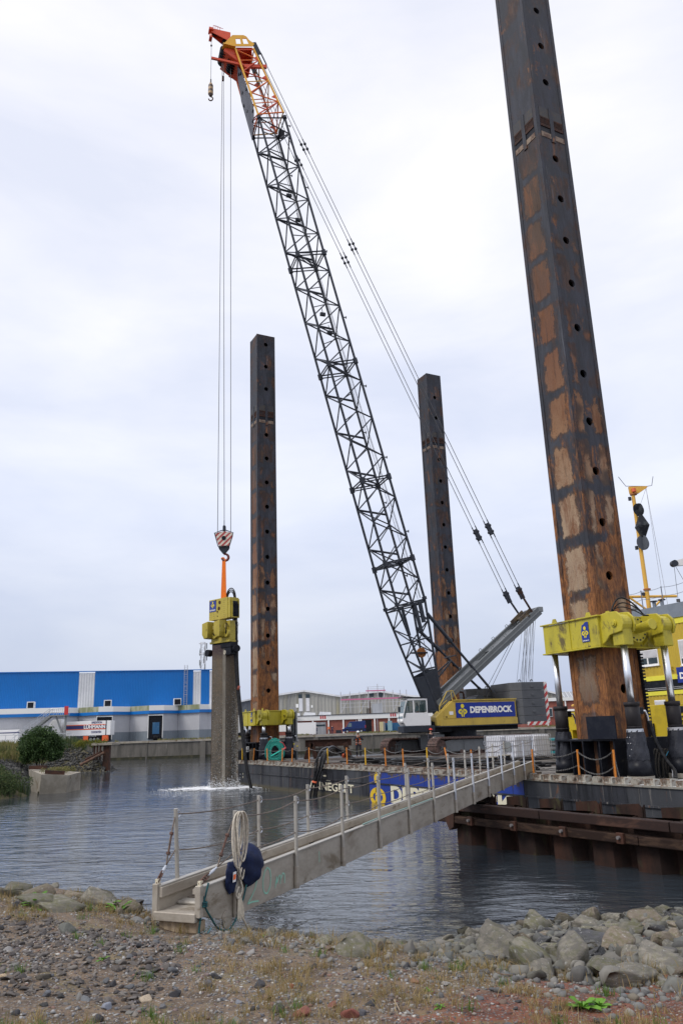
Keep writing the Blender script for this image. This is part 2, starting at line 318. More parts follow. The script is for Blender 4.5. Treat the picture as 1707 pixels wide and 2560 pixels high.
def w2f(fr, p):
    o, a = FRAMES[fr]; d = Vector(p)-o; c, s_ = math.cos(a), math.sin(a)
    return Vector((d.x*c+d.y*s_, -d.x*s_+d.y*c, d.z))
def tag(o, label=None, cat=None, group=None, kind=None):
    if label: o['label'] = label
    if cat: o['category'] = cat
    if group: o['group'] = group
    if kind: o['kind'] = kind
    return o
def thing(name, label, cat, base=(0, 0, 0), fr='W', group=None, rz=0.0, kind=None):
    o = bpy.data.objects.new(name, None); COL.objects.link(o); o.empty_display_size = .3
    o.location = f2w(fr, base); o.rotation_euler = (0, 0, FRAMES[fr][1]+rz)
    TH_[o.name] = Vector(base) if rz == 0 else None
    return tag(o, label, cat, group, kind)
def mkmesh(name, mb, mats, off=None, smooth=False):
    me = bpy.data.meshes.new(name)
    v = mb.v if off is None else [(a-off[0], b-off[1], c-off[2]) for a, b, c in mb.v]
    me.from_pydata(v, [], mb.f)
    for q in (mats if isinstance(mats, (list, tuple)) else [mats]): me.materials.append(q)
    if any(mb.m): me.polygons.foreach_set('material_index', mb.m)
    if smooth: me.polygons.foreach_set('use_smooth', [True]*len(me.polygons))
    me.update(); return me
def root(o):
    while o.parent: o = o.parent
    return o
def part(parent, name, mb, mats, label=None, smooth=False, bevel=0, kind=None):
    off = TH_.get(root(parent).name) or Vector((0, 0, 0))
    o = bpy.data.objects.new(name, mkmesh(name, mb, mats, off, smooth)); COL.objects.link(o); o.parent = parent
    if label: o['label'] = label
    if kind: o['kind'] = kind
    if bevel: bv(o, bevel)
    return o
def bv(o, w):
    q = o.modifiers.new('bevel', 'BEVEL'); q.width = w; q.segments = 2; q.limit_method = 'ANGLE'; q.angle_limit = .6
def solo(name, label, cat, mb, mats, base=(0, 0, 0), fr='W', group=None, smooth=False, bevel=0, kind=None):
    o = bpy.data.objects.new(name, mkmesh(name, mb, mats, Vector(base), smooth)); COL.objects.link(o)
    o.location = f2w(fr, base); o.rotation_euler = (0, 0, FRAMES[fr][1]); TH_[o.name] = Vector(base)
    if bevel: bv(o, bevel)
    return tag(o, label, cat, group, kind)
def inst(parent, name, me, mtx, label=None):
    o = bpy.data.objects.new(name, me); COL.objects.link(o)
    if parent: o.parent = parent
    o.matrix_local = mtx
    if label: o['label'] = label
    return o
def struct(name, mb, mats, label=None, smooth=False):
    o = bpy.data.objects.new(name, mkmesh(name, mb, mats, None, smooth)); COL.objects.link(o); o['kind'] = 'structure'
    if label: o['label'] = label
    return o
def copy_tree(o, parent=None):
    c = o.copy(); COL.objects.link(c)
    if parent: c.parent = parent
    for ch in list(o.children): copy_tree(ch, c)
    if o.name in TH_: TH_[c.name] = TH_[o.name]
    return c
def text(string, size, org, xd, yd, mb=None, mi=0, align='LEFT', bold=.02, depth=.01, width=None, sy=1.0):
    cu = bpy.data.curves.new('t', 'FONT'); cu.body = string; cu.size = size; cu.align_x = align; cu.offset = bold*size; cu.resolution_u = 3
    ob = bpy.data.objects.new('t', cu); COL.objects.link(ob)
    bpy.context.view_layer.update()
    me = bpy.data.meshes.new_from_object(ob.evaluated_get(bpy.context.evaluated_depsgraph_get()))
    xs = [v.co.x for v in me.vertices]; k = 1.0
    if width and xs: k = width/(max(xs)-min(xs))
    org, xd, yd = Vector(org), Vector(xd).normalized(), Vector(yd).normalized(); nn = xd.cross(yd)*depth
    mb = mb or MB()
    mb.add([org+xd*v.co.x*k+yd*v.co.y*sy+nn for v in me.vertices], [tuple(p.vertices) for p in me.polygons], mi)
    bpy.data.objects.remove(ob); bpy.data.curves.remove(cu); bpy.data.meshes.remove(me)
    return mb
def logo(mb, org, xd, yd, h, mi=0, depth=.012):
    """figure mark: round head over two back-to-back loops on a tapering stem"""
    org, xd, yd = Vector(org), Vector(xd).normalized(), Vector(yd).normalized(); nn = xd.cross(yd)*depth
    P = lambda x, y: org+xd*x*h+yd*y*h+nn
    n = 20; mb.add([P(.15*math.cos(2*pi*i/n), .83+.16*math.sin(2*pi*i/n)) for i in range(n)], [tuple(range(n))], mi)
    for sg in (1, -1):
        R = []; n = 12
        for i in range(n+1):
            a = -pi/2+pi*i/n; R.append((P(sg*(.03+.36*math.cos(a)), .40+.22*math.sin(a)), P(sg*(.03+.21*math.cos(a)), .40+.11*math.sin(a))))
        vs = [q for r_ in R for q in r_]
        fs = [(2*i, 2*i+2, 2*i+3, 2*i+1) for i in range(n)] if sg > 0 else [(2*i, 2*i+1, 2*i+3, 2*i+2) for i in range(n)]
        mb.add(vs, fs, mi)
        f = [P(sg*.03, .62), P(sg*.03, 0), P(sg*.11, 0), P(sg*.14, .2), P(sg*.10, .62)]
        mb.add(f, [tuple(range(5)) if sg < 0 else tuple(range(4, -1, -1))], mi)
    return mb
def catenary(p, q, sag, n=10):
    p, q = Vector(p), Vector(q); return [p.lerp(q, i/n)-Vector((0, 0, sag*4*(i/n)*(1-i/n))) for i in range(n+1)]
def sub(pts, n=5):
    out = []; P_ = [Vector(p) for p in pts]
    for i in range(len(P_)-1):
        p0, p1, p2, p3 = P_[max(i-1, 0)], P_[i], P_[i+1], P_[min(i+2, len(P_)-1)]
        for k in range(n):
            t = k/n; out.append(.5*((2*p1)+(p2-p0)*t+(2*p0-5*p1+4*p2-p3)*t*t+(-p0+3*p1-3*p2+p3)*t**3))
    return out+[P_[-1]]
# ================================================================== SETTING
import bmesh
def ico(sub):
    bm = bmesh.new(); bmesh.ops.create_icosphere(bm, subdivisions=sub, radius=1)
    v = np.array([q.co[:] for q in bm.verts]); f = np.array([[w_.index for w_ in q.verts] for q in bm.faces]); bm.free(); return v, f
ICO = {k: ico(k) for k in (1, 2, 3, 4)}
def rock_v(sub, rs, cuts=9, lo=.55, hi=.92, rough=.05):
    v = ICO[sub][0].copy()
    for _ in range(cuts):
        n = rs.normal(size=3); n /= np.linalg.norm(n); d = rs.uniform(lo, hi)
        v -= np.maximum(0, v@n-d)[:, None]*n
    if rough:
        ph = rs.uniform(0, 6, 3); v *= (1+rough*(np.sin(v[:, [0]]*5+ph[0])*np.sin(v[:, [1]]*6+ph[1])+.6*np.sin(v[:, [2]]*11+v[:, [0]]*9+ph[2])))
    return v
def rotm(rs, tilt=1.0):
    a = rs.uniform(0, 2*pi); t = rs.normal()*tilt*.5; b_ = rs.uniform(0, 2*pi)
    return np.array((Matrix.Rotation(a, 3, 'Z')@Matrix.Rotation(t, 3, 'X')@Matrix.Rotation(b_, 3, 'Z')))
def np_mesh(name, V, F, mats, smooth=False):
    me = bpy.data.meshes.new(name); me.vertices.add(len(V)); me.vertices.foreach_set('co', np.asarray(V, dtype=np.float32).ravel())
    k = F.shape[1]; me.loops.add(F.size); me.loops.foreach_set('vertex_index', F.ravel().astype(np.int32))
    me.polygons.add(len(F)); me.polygons.foreach_set('loop_start', np.arange(0, F.size, k, dtype=np.int32))
    try: me.polygons.foreach_set('loop_total', np.full(len(F), k, dtype=np.int32))
    except Exception: pass
    for q in (mats if isinstance(mats, (list, tuple)) else [mats]): me.materials.append(q)
    if smooth: me.polygons.foreach_set('use_smooth', np.ones(len(F), dtype=bool))
    me.update(calc_edges=True); me.validate(); return me
def np_obj(name, V, F, mats, kind='stuff', label=None, cat=None, smooth=False, group=None):
    o = bpy.data.objects.new(name, np_mesh(name, V, F, mats, smooth)); COL.objects.link(o)
    return tag(o, label, cat, group, kind)
def island(name, cols, rough=.85, bump=.3, sc=14, trans=0.0, grain=.25, tint=None):
    b = NB(name); g = b.n('ShaderNodeNewGeometry'); r = g.outputs['Random Per Island']
    n = len(cols); q = b.ramp(r, [(i/(n-1), c) for i, c in enumerate(cols)])
    f = b.noise(sc, 4, .7)
    c = b.n('ShaderNodeHueSaturation', {'Color': q, 'Value': b.ma('ADD', 1-grain, b.ma('MULTIPLY', f, grain*2))}).outputs[0]
    if bump: b.bump(f, bump, .01)
    if trans: b.b.inputs['Subsurface Weight'].default_value = 0.0
    b.out(c, rough, spec=.3)
    if trans:
        t = b.n('ShaderNodeBsdfTranslucent', {'Color': c}); mxs = b.n('ShaderNodeMixShader', {0: trans, 1: b.b.outputs[0], 2: t.outputs[0]}); b.t.links.new(mxs.outputs[0], b.o.inputs[0])
    return b.m
# ---- water
def water_mat():
    b = NB('harbour_water'); s = b.sepx()
    v1 = b.co((.55, 1.25, 1)); v2 = b.co((1.6, 3.6, 1), (3, 1, 0)); v3 = b.co((5, 10, 1), (1, 7, 0))
    r_ = b.n('ShaderNodeVectorRotate', {0: b.co((1, 1, 1)), 'Angle': .35}, rotation_type='Z_AXIS').outputs[0]
    mpp = b.n('ShaderNodeMapping', {0: r_, 'Scale': (1.3, 3.4, 1)}).outputs[0]
    h = b.ma('ADD', b.ma('MULTIPLY', b.noise(.9, 3, .5, v1, .6), .95), b.ma('MULTIPLY', b.noise(1.0, 4, .6, mpp, .8), .42))
    h = b.ma('ADD', h, b.ma('MULTIPLY', b.noise(1.0, 3, .6, v3, .4), .05))
    h = b.ma('ADD', h, b.ma('MULTIPLY', b.noise(.9, 3, .6, v2, .5), .22))
    patch = b.sm(b.noise(.09, 3, .6, b.co((1, 2, 1), (4, 4, 0))), .35, .7)
    st_ = b.ma('MULTIPLY', b.ma('ADD', .5, b.ma('MULTIPLY', patch, .5)), b.n('ShaderNodeMapRange', {0: s[1], 1: 14.0, 2: 60.0, 3: 1.0, 4: .32}).outputs[0])
    q = b.n('ShaderNodeBump', {'Height': h, 'Strength': st_, 'Distance': .11}); b.t.links.new(q.outputs[0], b.b.inputs['Normal'])
    b.b.inputs['IOR'].default_value = 1.45
    return b.out((.030, .038, .047), .03)
WATER = water_mat()
w = MB(); w.add([(-900, -60, 0), (900, -60, 0), (900, 142, 0), (-900, 142, 0)], [(0, 1, 2, 3)])
struct('water', w, WATER)
# ---- near bank
CX = np.array([-40, -5.5, -4.4, -3.2, -2, -.7, 0, .9, 1.5, 2.0, 2.7, 5, 8, 40.]); CC = np.array([13, 12.3, 12.2, 11.8, 10.7, 9.7, 9.0, 8.2, 7.8, 7.5, 7.2, 6.8, 6.6, 6.5]); CW = np.array([15.5, 14.6, 14.4, 14.0, 12.8, 12.2, 12.4, 13.2, 13.7, 14.2, 14.5, 15.2, 15.5, 15.5])
def gz(x, y, fine=True):
    x = np.asarray(x, float); y = np.asarray(y, float)
    yc = np.interp(x, CX, CC); yw = np.interp(x, CX, CW)
    z = 1.66-.50*np.clip((y-2)/(yc-2), -3, 1)*1.0
    z = z-.22*np.exp(-((x+2.0)/1.1)**2)*np.clip((y-8.4)/1.3, 0, 1)+.10*np.exp(-((x+4.2)/2.2)**2)*np.clip((y-6)/4, 0, 1)
    t = np.clip((y-yc)/(yw-yc), 0, None); z = np.where(y > yc, z-1.16*np.minimum(t, 1)**1.15-1.5*np.clip(t-1, 0, 1.6), z)
    if fine:
        z = z+.035*np.sin(x*1.7+y*.6)*np.cos(y*1.3-x*.4)+.02*np.sin(x*4.1+1)*np.sin(y*3.7)+.010*np.sin(x*11+y*5)*np.sin(y*9.3-x*3)
    return z
def ground_mat():
    b = NB('gravelly_ground'); s = b.sepx()
    big = b.noise(.8, 4, .6, b.co((1, 1, 1)), .4); md = b.noise(5, 5, .7); fn = b.noise(60, 4, .7)
    vor = b.n('ShaderNodeTexVoronoi', {'Vector': b.co(), 'Scale': 45.0}); vc = b.sepx(vor.outputs['Color'])
    soil = b.mix(b.sm(md, .4, .62), (.21, .155, .108), (.105, .08, .06))
    # reddish brick-dust soil on the right, greyer gravel in the middle, dry moss to the left
    redm = b.sm(b.ma('ADD', b.ma('ADD', b.ma('MULTIPLY', s[0], .24), b.ma('MULTIPLY', big, .9)), b.ma('MULTIPLY', b.ma('ABSOLUTE', b.ma('SUBTRACT', s[1], 5.6)), -.13)), .42, .62)
    soil = b.mix(redm, soil, b.mix(b.sm(md, .4, .6), (.22, .085, .055), (.115, .052, .038)))
    moss = b.sm(b.noise(1.3, 5, .7, b.co((1, 1.6, 1), (2, 7, 1))), .54, .64)
    soil = b.mix(b.ma('MULTIPLY', moss, .65), soil, (.19, .16, .08))
    peb = b.ramp(vc[0], [(0, (.05, .052, .06)), (.3, (.15, .15, .16)), (.55, (.26, .24, .22)), (.78, (.13, .09, .07)), (1, (.45, .43, .40))])
    pm = b.ma('MULTIPLY', b.sm(vor.outputs['Distance'], .55, .35), b.sm(b.ma('ADD', vc[1], b.ma('MULTIPLY', big, .5)), .62, .70))
    col = b.mix(pm, soil, peb)
    wet = b.sm(s[2], .25, .05)
    col = b.mix(b.ma('MULTIPLY', wet, .75), col, (.018, .018, .013))
    hs = b.n('ShaderNodeHueSaturation', {'Color': col, 'Value': b.ma('ADD', .7, b.ma('MULTIPLY', fn, .6))})
    b.bump(b.ma('ADD', b.ma('MULTIPLY', pm, .6), b.ma('ADD', fn, md)), .7, .02)
    return b.out(hs.outputs[0], .92, spec=.25)
GROUND = ground_mat()
xs = np.concatenate([np.linspace(-200, -14, 24)[:-1], np.arange(-14, 14.01, .09), np.linspace(14, 200, 24)[1:]])
ys = np.concatenate([np.linspace(-150, 1.5, 30)[:-1], np.arange(1.5, 16, .09), np.array([17, 19, 22.])])
XX, YY = np.meshgrid(xs, ys); ZZ = gz(np.clip(XX, -40, 40), YY)
nx, ny = len(xs), len(ys); I = np.arange(nx*ny).reshape(ny, nx)
F = np.stack([I[:-1, :-1], I[:-1, 1:], I[1:, 1:], I[1:, :-1]], -1).reshape(-1, 4)
o = bpy.data.objects.new('ground', np_mesh('ground', np.stack([XX, YY, ZZ], -1).reshape(-1, 3), F, GROUND, True)); COL.objects.link(o); o['kind'] = 'structure'
# ---- far land, quay, opposite bank
land = MB(); land.add([(-2500, 137, 2.85), (2500, 137, 2.85), (2500, 4000, 2.85), (-2500, 4000, 2.85)], [(0, 1, 2, 3)])
struct('quay_apron', land, ASPH)
QY = 135.0
wall = thing('quay_wall', 'long stained concrete quay wall with panel joints across the harbour', 'quay wall', (0, QY, 0))
for i in range(30):
    x0 = -62+i*9.4; q = MB().box(x0+.06, x0+9.34, QY, QY+2.0, -1.5, 2.55+random.uniform(-.02, .02)); part(wall, 'wall_panel', q, CONC)
    q = MB().box(x0-.45, x0+.45, QY-.28, QY+.5, -1.5, 2.5) if i % 2 == 0 else MB().box(x0-.12, x0+.12, QY-.1, QY+.5, -1.5, 2.5)
    part(wall, 'buttress', q, CONC)
part(wall, 'cap_beam', MB().box(-62, 225, QY-.18, QY+2.4, 2.555, 2.87), CONCL)
part(wall, 'tide_band', MB().box(-62, 225, QY-.06, QY+.1, -1.2, .35), mat('algae_band', (.03, .03, .018), (.06, .055, .03), 1, rough=.7))
def blades(name, pts, hts, mats, wd=.012, lean=.5, rs=RN, label=None, cat=None, kind='stuff', seg=2):
    n = len(pts); a = rs.uniform(0, 2*pi, n); t = rs.uniform(0, 2*pi, n); l = np.abs(rs.normal(size=n))*lean
    wv = np.stack([np.cos(a), np.sin(a), 0*a], -1)*(wd*(.5+rs.rand(n)))[:, None] if np.isscalar(wd) else np.stack([np.cos(a), np.sin(a), 0*a], -1)*wd[:, None]
    ld = np.stack([np.cos(t), np.sin(t), 0*t], -1)*(l*hts)[:, None]; up = np.stack([0*t, 0*t, hts], -1)
    P = np.asarray(pts, float); mid = P+ld*.35+up*.6; top = P+ld+up*np.clip(1-l*.25, .5, 1)[:, None]
    V = np.stack([P-wv, P+wv, mid+wv*.7, mid-wv*.7, top], 1).reshape(-1, 3)
    b0 = np.arange(n)*5
    F = np.concatenate([np.stack([b0, b0+1, b0+2], -1), np.stack([b0, b0+2, b0+3], -1), np.stack([b0+3, b0+2, b0+4], -1)])
    return np_obj(name, V, F, mats, kind, label, cat)
def leaves(rs, centers, radii, n, size, squash=1.0):
    """leaf quads on the skins of many overlapping lumps, some filling inside"""
    k = rs.randint(0, len(centers), n); d = rs.normal(size=(n, 3)); d /= np.linalg.norm(d, axis=1)[:, None]
    rr = radii[k]*(rs.rand(n)**.35)*(1+.10*rs.normal(size=n)); P = centers[k]+d*rr[:, None]*np.array([1, 1, squash])
    u = rs.normal(size=(n, 3)); u /= np.linalg.norm(u, axis=1)[:, None]; v = np.cross(u, d+.6*rs.normal(size=(n, 3))); v /= np.linalg.norm(v, axis=1)[:, None]
    s_ = size*(.6+.8*rs.rand(n))[:, None]
    V = np.stack([P-u*s_, P+v*s_*.5, P+u*s_, P-v*s_*.5], 1).reshape(-1, 3); b0 = np.arange(n)*4
    return V, np.stack([b0, b0+1, b0+2, b0+3], -1)
POLY = [(-200, 30), (-60, 40), (-24.5, 49.6), (-21.6, 50.2), (-20.6, 52.5), (-24.6, 58), (-28.5, 70), (-30.6, 84), (-29, 87), (-25.9, 86.8), (-26.5, 92), (-47, 134), (-47, 140), (-200, 140)]
def sdist(x, y):
    x = np.asarray(x, float); y = np.asarray(y, float); dmin = np.full(x.shape, 1e9); ins = np.zeros(x.shape, bool)
    for i in range(len(POLY)):
        (x0, y0), (x1, y1) = POLY[i], POLY[(i+1) % len(POLY)]
        dx, dy = x1-x0, y1-y0; t = np.clip(((x-x0)*dx+(y-y0)*dy)/(dx*dx+dy*dy), 0, 1)
        dmin = np.minimum(dmin, np.hypot(x-x0-t*dx, y-y0-t*dy)); c = ((y0 > y) != (y1 > y)) & (x < (x1-x0)*(y-y0)/((y1-y0)+1e-9)+x0); ins ^= c
    return np.where(ins, dmin, -dmin)
def bz(x, y):
    d = sdist(x, y); top = 2.9+.15*np.sin(x*.3)*np.cos(y*.21)
    k = np.where(y < 70, 7.0, 4.2)
    t = np.clip(d/k, -.6, 1); return np.where(d < 0, d*.5, top*np.clip(t, 0, 1)**.8)
bx = np.concatenate([np.linspace(-200, -50, 30)[:-1], np.arange(-50, -17, .5)]); by = np.arange(28, 141, .6)
XX, YY = np.meshgrid(bx, by); ZZ = bz(XX, YY)+.06*np.sin(XX*2.3)*np.sin(YY*1.9); nx, ny = len(bx), len(by); I = np.arange(nx*ny).reshape(ny, nx)
F = np.stack([I[:-1, :-1], I[:-1, 1:], I[1:, 1:], I[1:, :-1]], -1).reshape(-1, 4)
bank_m = mat('bank_soil', (.10, .09, .045), (.13, .11, .06), 1.5, rough=.95, c3=(.05, .045, .035), amount3=.55)
o = bpy.data.objects.new('embankment', np_mesh('embankment', np.stack([XX, YY, ZZ], -1).reshape(-1, 3), F, bank_m, True)); COL.objects.link(o); o['kind'] = 'structure'
# rubble on the embankment
STONE = island('rubble_stone', [(.035, .035, .037), (.08, .08, .08), (.05, .05, .045), (.12, .115, .105), (.065, .065, .065), (.16, .155, .14)], .85, .4, 8)
def pile_stones(rs, pts, sizes, sub=1, var=24, flat=.75, rough=.0):
    base = [rock_v(sub, rs, 12 if sub > 1 else 5, .25 if sub > 1 else .35, .62 if sub > 1 else .8, rough) for _ in range(var)]; fb = ICO[sub][1]; nv = len(base[0]); Vs = []; n = len(pts)
    for i in range(n):
        s_ = sizes[i]; sc = np.array([1, rs.uniform(.65, 1), rs.uniform(.45, .85)*flat/.75])*s_
        Vs.append((base[i % var]*sc)@rotm(rs, .6).T+pts[i])
    return np.concatenate(Vs), (fb[None]+(np.arange(n)*nv)[:, None, None]).reshape(-1, 3)
rs = np.random.RandomState(11); P = []
while len(P) < 3600:
    x, y = rs.uniform(-31.6, -24), rs.uniform(64, 92); d = sdist(x, y)
    if -.8 < d < 4.3 and (d < 2.6 or rs.rand() < .5): P.append((x, y, float(bz(x, y))+.05))
V, F = pile_stones(rs, np.array(P), rs.uniform(.10, .25, len(P)))
np_obj('rubble', V, F, STONE, 'stuff', 'grey rubble stones lying on the slope below the green bush', 'rubble')
# weeds and grass on the embankment
GR_Y = island('dry_grass', [(.22, .18, .07), (.14, .16, .045), (.28, .22, .11), (.10, .13, .04), (.22, .21, .07)], .9, 0, 3, .3)
GR_G = island('green_weeds', [(.045, .075, .028), (.075, .12, .04), (.035, .055, .03), (.12, .15, .05), (.07, .085, .05)], .85, 0, 3, .3)
GR_B = island('brown_weeds', [(.11, .075, .05), (.07, .06, .035), (.13, .11, .06), (.06, .07, .03)], .9, 0, 3, .2)
def bank_pts(n, cond, x0=-60, x1=-20, y0=44, y1=95):
    out = []
    while len(out) < n:
        x = rs.uniform(x0, x1, 4000); y = rs.uniform(y0, y1, 4000); d = sdist(x, y); k = cond(x, y, d)
        z = bz(x, y); out += [(a, b_, c) for a, b_, c, q in zip(x, y, z, k) if q]
    return np.array(out[:n])
p = bank_pts(26000, lambda x, y, d: (d > 1.2) & ((y < 66) | ((x < -31) & (y < 86))) & (x > -48) & (np.sin(x*.9+y*.4)+.6*rs.normal(size=x.shape) > -.7))
blades('dry_grass', p, rs.uniform(.25, .8, len(p)), GR_Y, .03, .5, rs, 'tall yellowing grass covering the left embankment', 'grass')
cl = bank_pts(120, lambda x, y, d: (d > -.1) & (d < 3.2) & (y < 60) & (x > -32)); V = []; F = []; k = 0
cen = []; rad = []
for c in cl: 
    for _ in range(3): cen.append(c+np.array([rs.normal()*.35, rs.normal()*.35, rs.uniform(.1, .9)])); rad.append(rs.uniform(.25, .55))
V, F = leaves(rs, np.array(cen), np.array(rad), 26000, .055)
np_obj('shore_weeds', V, F, GR_G, 'stuff', 'dark green weeds overhanging the water at the left edge', 'weeds')
p = np.concatenate([bank_pts(5000, lambda x, y, d: (d > -.1) & (d < 3.5) & (y < 62) & (x > -32)), bank_pts(2500, lambda x, y, d: (d > 3) & (y > 62) & (x > -33) & (x < -26))])
blades('reeds', p, rs.uniform(.4, 1.15, len(p)), GR_G, .022, .35, rs, 'upright green reeds growing along the left shore', 'reeds')
p = bank_pts(3500, lambda x, y, d: (d > 2.8) & (y > 62)& (x > -55))
blades('bank_top_grass', p, rs.uniform(.2, .7, len(p)), GR_Y, .03, .5, rs, 'yellow green grass along the top of the rubble bank', 'grass')
cen = []; rad = []
for _ in range(60):
    q = bank_pts(1, lambda x, y, d: (d > 3.2) & (y < 70) & (x > -42) & (x < -26))[0]
    cen.append(q+np.array([0, 0, .35])); rad.append(rs.uniform(.3, .7))
V, F = leaves(rs, np.array(cen), np.array(rad), 9000, .05)
np_obj('brown_weeds', V, F, GR_B, 'stuff', 'brownish seed-head weeds on the left bank behind the reeds', 'weeds')
# the round bush
bc = atY(104, 1862, 76); bush = thing('bush', 'rounded dense green willow bush on the rubble bank', 'bush', (bc.x, bc.y, 1.1))
rs = np.random.RandomState(3); cen = []; rad = []
for _ in range(150):
    a = rs.uniform(0, 2*pi); e = rs.uniform(-.75, 1); r_ = rs.uniform(.5, .95)
    cen.append((bc.x+2.15*r_*math.cos(a)*math.sqrt(max(.05, 1-.75*e*e)), bc.y+1.9*r_*math.sin(a)*math.sqrt(max(.05, 1-.75*e*e)), 2.75+1.75*e*r_)); rad.append(rs.uniform(.34, .66))
V, F = leaves(rs, np.array(cen), np.array(rad), 30000, .085)
LEAF = island('bush_leaves', [(.02, .048, .013), (.035, .075, .02), (.06, .11, .028), (.025, .055, .016), (.09, .15, .04)], .6, 0, 3, .25)
V = V-np.array([bc.x, bc.y, 1.1]); o = np_obj('foliage', V, F, LEAF, None); o.parent = bush
q = MB()
for i in range(9): a = i*.7; q.tube((bc.x+.2*math.cos(a), bc.y+.2*math.sin(a), 1.0), (bc.x+1.2*math.cos(a), bc.y+1.1*math.sin(a), 3.1+.3*(i % 3)), .05, .02, 6)
part(bush, 'stem', q, TREE_W)
# yellow flowering clump above the pier
c0 = atY(226, 1852, 88); cen = [(c0.x+rs.uniform(-1.6, 1.4), c0.y+rs.uniform(-1, 1), 2.7+rs.uniform(0, .5)) for _ in range(26)]
V, F = leaves(rs, np.array(cen), np.full(26, .32), 4200, .05)
np_obj('flowering_weeds', V, F, island('yellow_weeds', [(.10, .13, .03), (.2, .2, .03), (.06, .09, .03), (.3, .26, .03)], .9, 0, 3, .3), 'stuff', 'yellow flowering weeds on the bank end beside the timber pier', 'weeds')
# timber dolphin at the end of the rubble bank
XO = -.85
pr = thing('timber_pier', 'dark rusty mooring post with leaning timber brace at the rubble bank end', 'mooring post', (-25.4, 87.5, 0))
z_top = 2.95
part(pr, 'post', MB().box(-26.5, -25.85, 87.2, 87.9, -1.5, z_top-.25), RUST, bevel=.03)
part(pr, 'deck_slab', MB().box(-27.7, -25.5, 86.9, 90, z_top-.22, z_top), CONCL)
for k in range(3): part(pr, 'pile', MB().box(-27.5+k*.32, -27.36+k*.32, 87.1, 87.25, 1.2, z_top-.24), RUST)
part(pr, 'brace', MB().tube((-28.5, 86.0, .8), (-26.4, 87.2, 1.95), .15, n=10), mat('brown_timber', (.14, .075, .05), (.08, .05, .035), 3, rough=.85))
part(pr, 'brace', MB().tube((-28.2, 86.6, 1.3), (-26.6, 87.3, 2.1), .11, n=10), RUST)
# concrete block in the water
blk = thing('concrete_block', 'weathered concrete mooring block with tapering sides standing in the water', 'concrete block', (-20.8, 54.5, 0))
fl_, fr_ = atZ(97, 1985, 0), atZ(163, 1982, 0); tl_, tr_ = atY(104, 1936, fl_.y-.5), atY(172, 1938, fr_.y-.5); bl_ = atY(72, 1923, fl_.y+3.2); br_ = Vector((tr_.x-.3, tr_.y+3.4, tr_.z+.05))
dn = lambda p: (p.x, p.y, -1)
q = MB(); q.add([dn(fl_), dn(fr_), (br_.x, br_.y, -1), (bl_.x+.5, bl_.y, -1), tl_, tr_, br_, bl_], [(0, 1, 5, 4), (1, 2, 6, 5), (2, 3, 7, 6), (3, 0, 4, 7), (4, 5, 6, 7)]); part(blk, 'block', q, CONCL)
part(blk, 'waterline_growth', MB().add([(fl_.x-.03, fl_.y-.05, -.2), (fr_.x+.03, fr_.y-.05, -.2), (fr_.x+.06, fr_.y-.1, .16), (fl_.x-.03, fl_.y-.12, .16)], [(0, 1, 2, 3)]), mat('dark_algae', (.03, .028, .012), (.05, .045, .02), 4, rough=.6))
part(blk, 'rust_beam', MB().beam(Vector((tl_.x+.15, tl_.y+.25, tl_.z+.14)), Vector((tr_.x-.35, tr_.y+.25, tr_.z+.14)), .26, .24), RUST)
part(blk, 'rust_beam', MB().beam(Vector((bl_.x+.4, bl_.y-.8, bl_.z+.12)), Vector((bl_.x+1.6, bl_.y-.9, bl_.z+.12)), .26, .24), RUST)
cen = [(tl_.x-.3+rs.uniform(0, 1.6), tl_.y+1.8+rs.uniform(-1, 1), tl_.z+.2) for _ in range(20)]; V, F = leaves(rs, np.array(cen), np.full(20, .22), 1500, .04)
np_obj('moss_tufts', V, F, GR_Y, 'stuff', 'yellow tufts growing on top of the concrete mooring block', 'weeds')
# ---- blue warehouse
WY = 150.0
def XZ(x, y, Y=WY): q = atY(x, y, Y); return q.x, q.z
WR = .26
bw = thing('blue_warehouse', 'long blue corrugated warehouse with white strips and sawtooth loading docks', 'warehouse', (-45, WY, 2.85))
TOP = 15.9; B0 = 9.25
def wx(x):      # distance along the slightly turned front
    d = ray(x, 1760); c_, s_ = math.cos(WR), math.sin(WR); P_ = (-45.0, WY)
    t = (P_[1]*c_-P_[0]*s_)/(d.y*c_-d.x*s_); return P_[0]+(d.x*t-P_[0])*c_+(d.y*t-P_[1])*s_
bw.rotation_euler = (0, 0, WR)
segs = [(-60, 191, BLUEW), (191, 232, WCLAD), (232, 486, BLUEW), (486, 506, WCLAD), (506, 528, BLUEW), (528, 536, WCLAD)]
for a, b_, mm in segs:
    q = MB().corr((wx(a)+.01, WY+4), (wx(b_), WY+4), B0-.6, TOP+(.15 if mm is BLUEW else -.1), .30 if mm is BLUEW else .42, .06); part(bw, 'cladding_panel', q, mm)
xr = wx(536)
part(bw, 'side_wall', MB().box(xr-.3, xr, WY+4.05, WY+60, 2.85, TOP-.2), DCLAD)
part(bw, 'roof', MB().box(wx(-60), xr, WY+4.1, WY+60, TOP-.6, TOP-.15), ROOFW)
part(bw, 'fascia_cap', MB().box(wx(-60), xr, WY+3.8, WY+4.3, TOP+.15, TOP+.3), BLUEW)
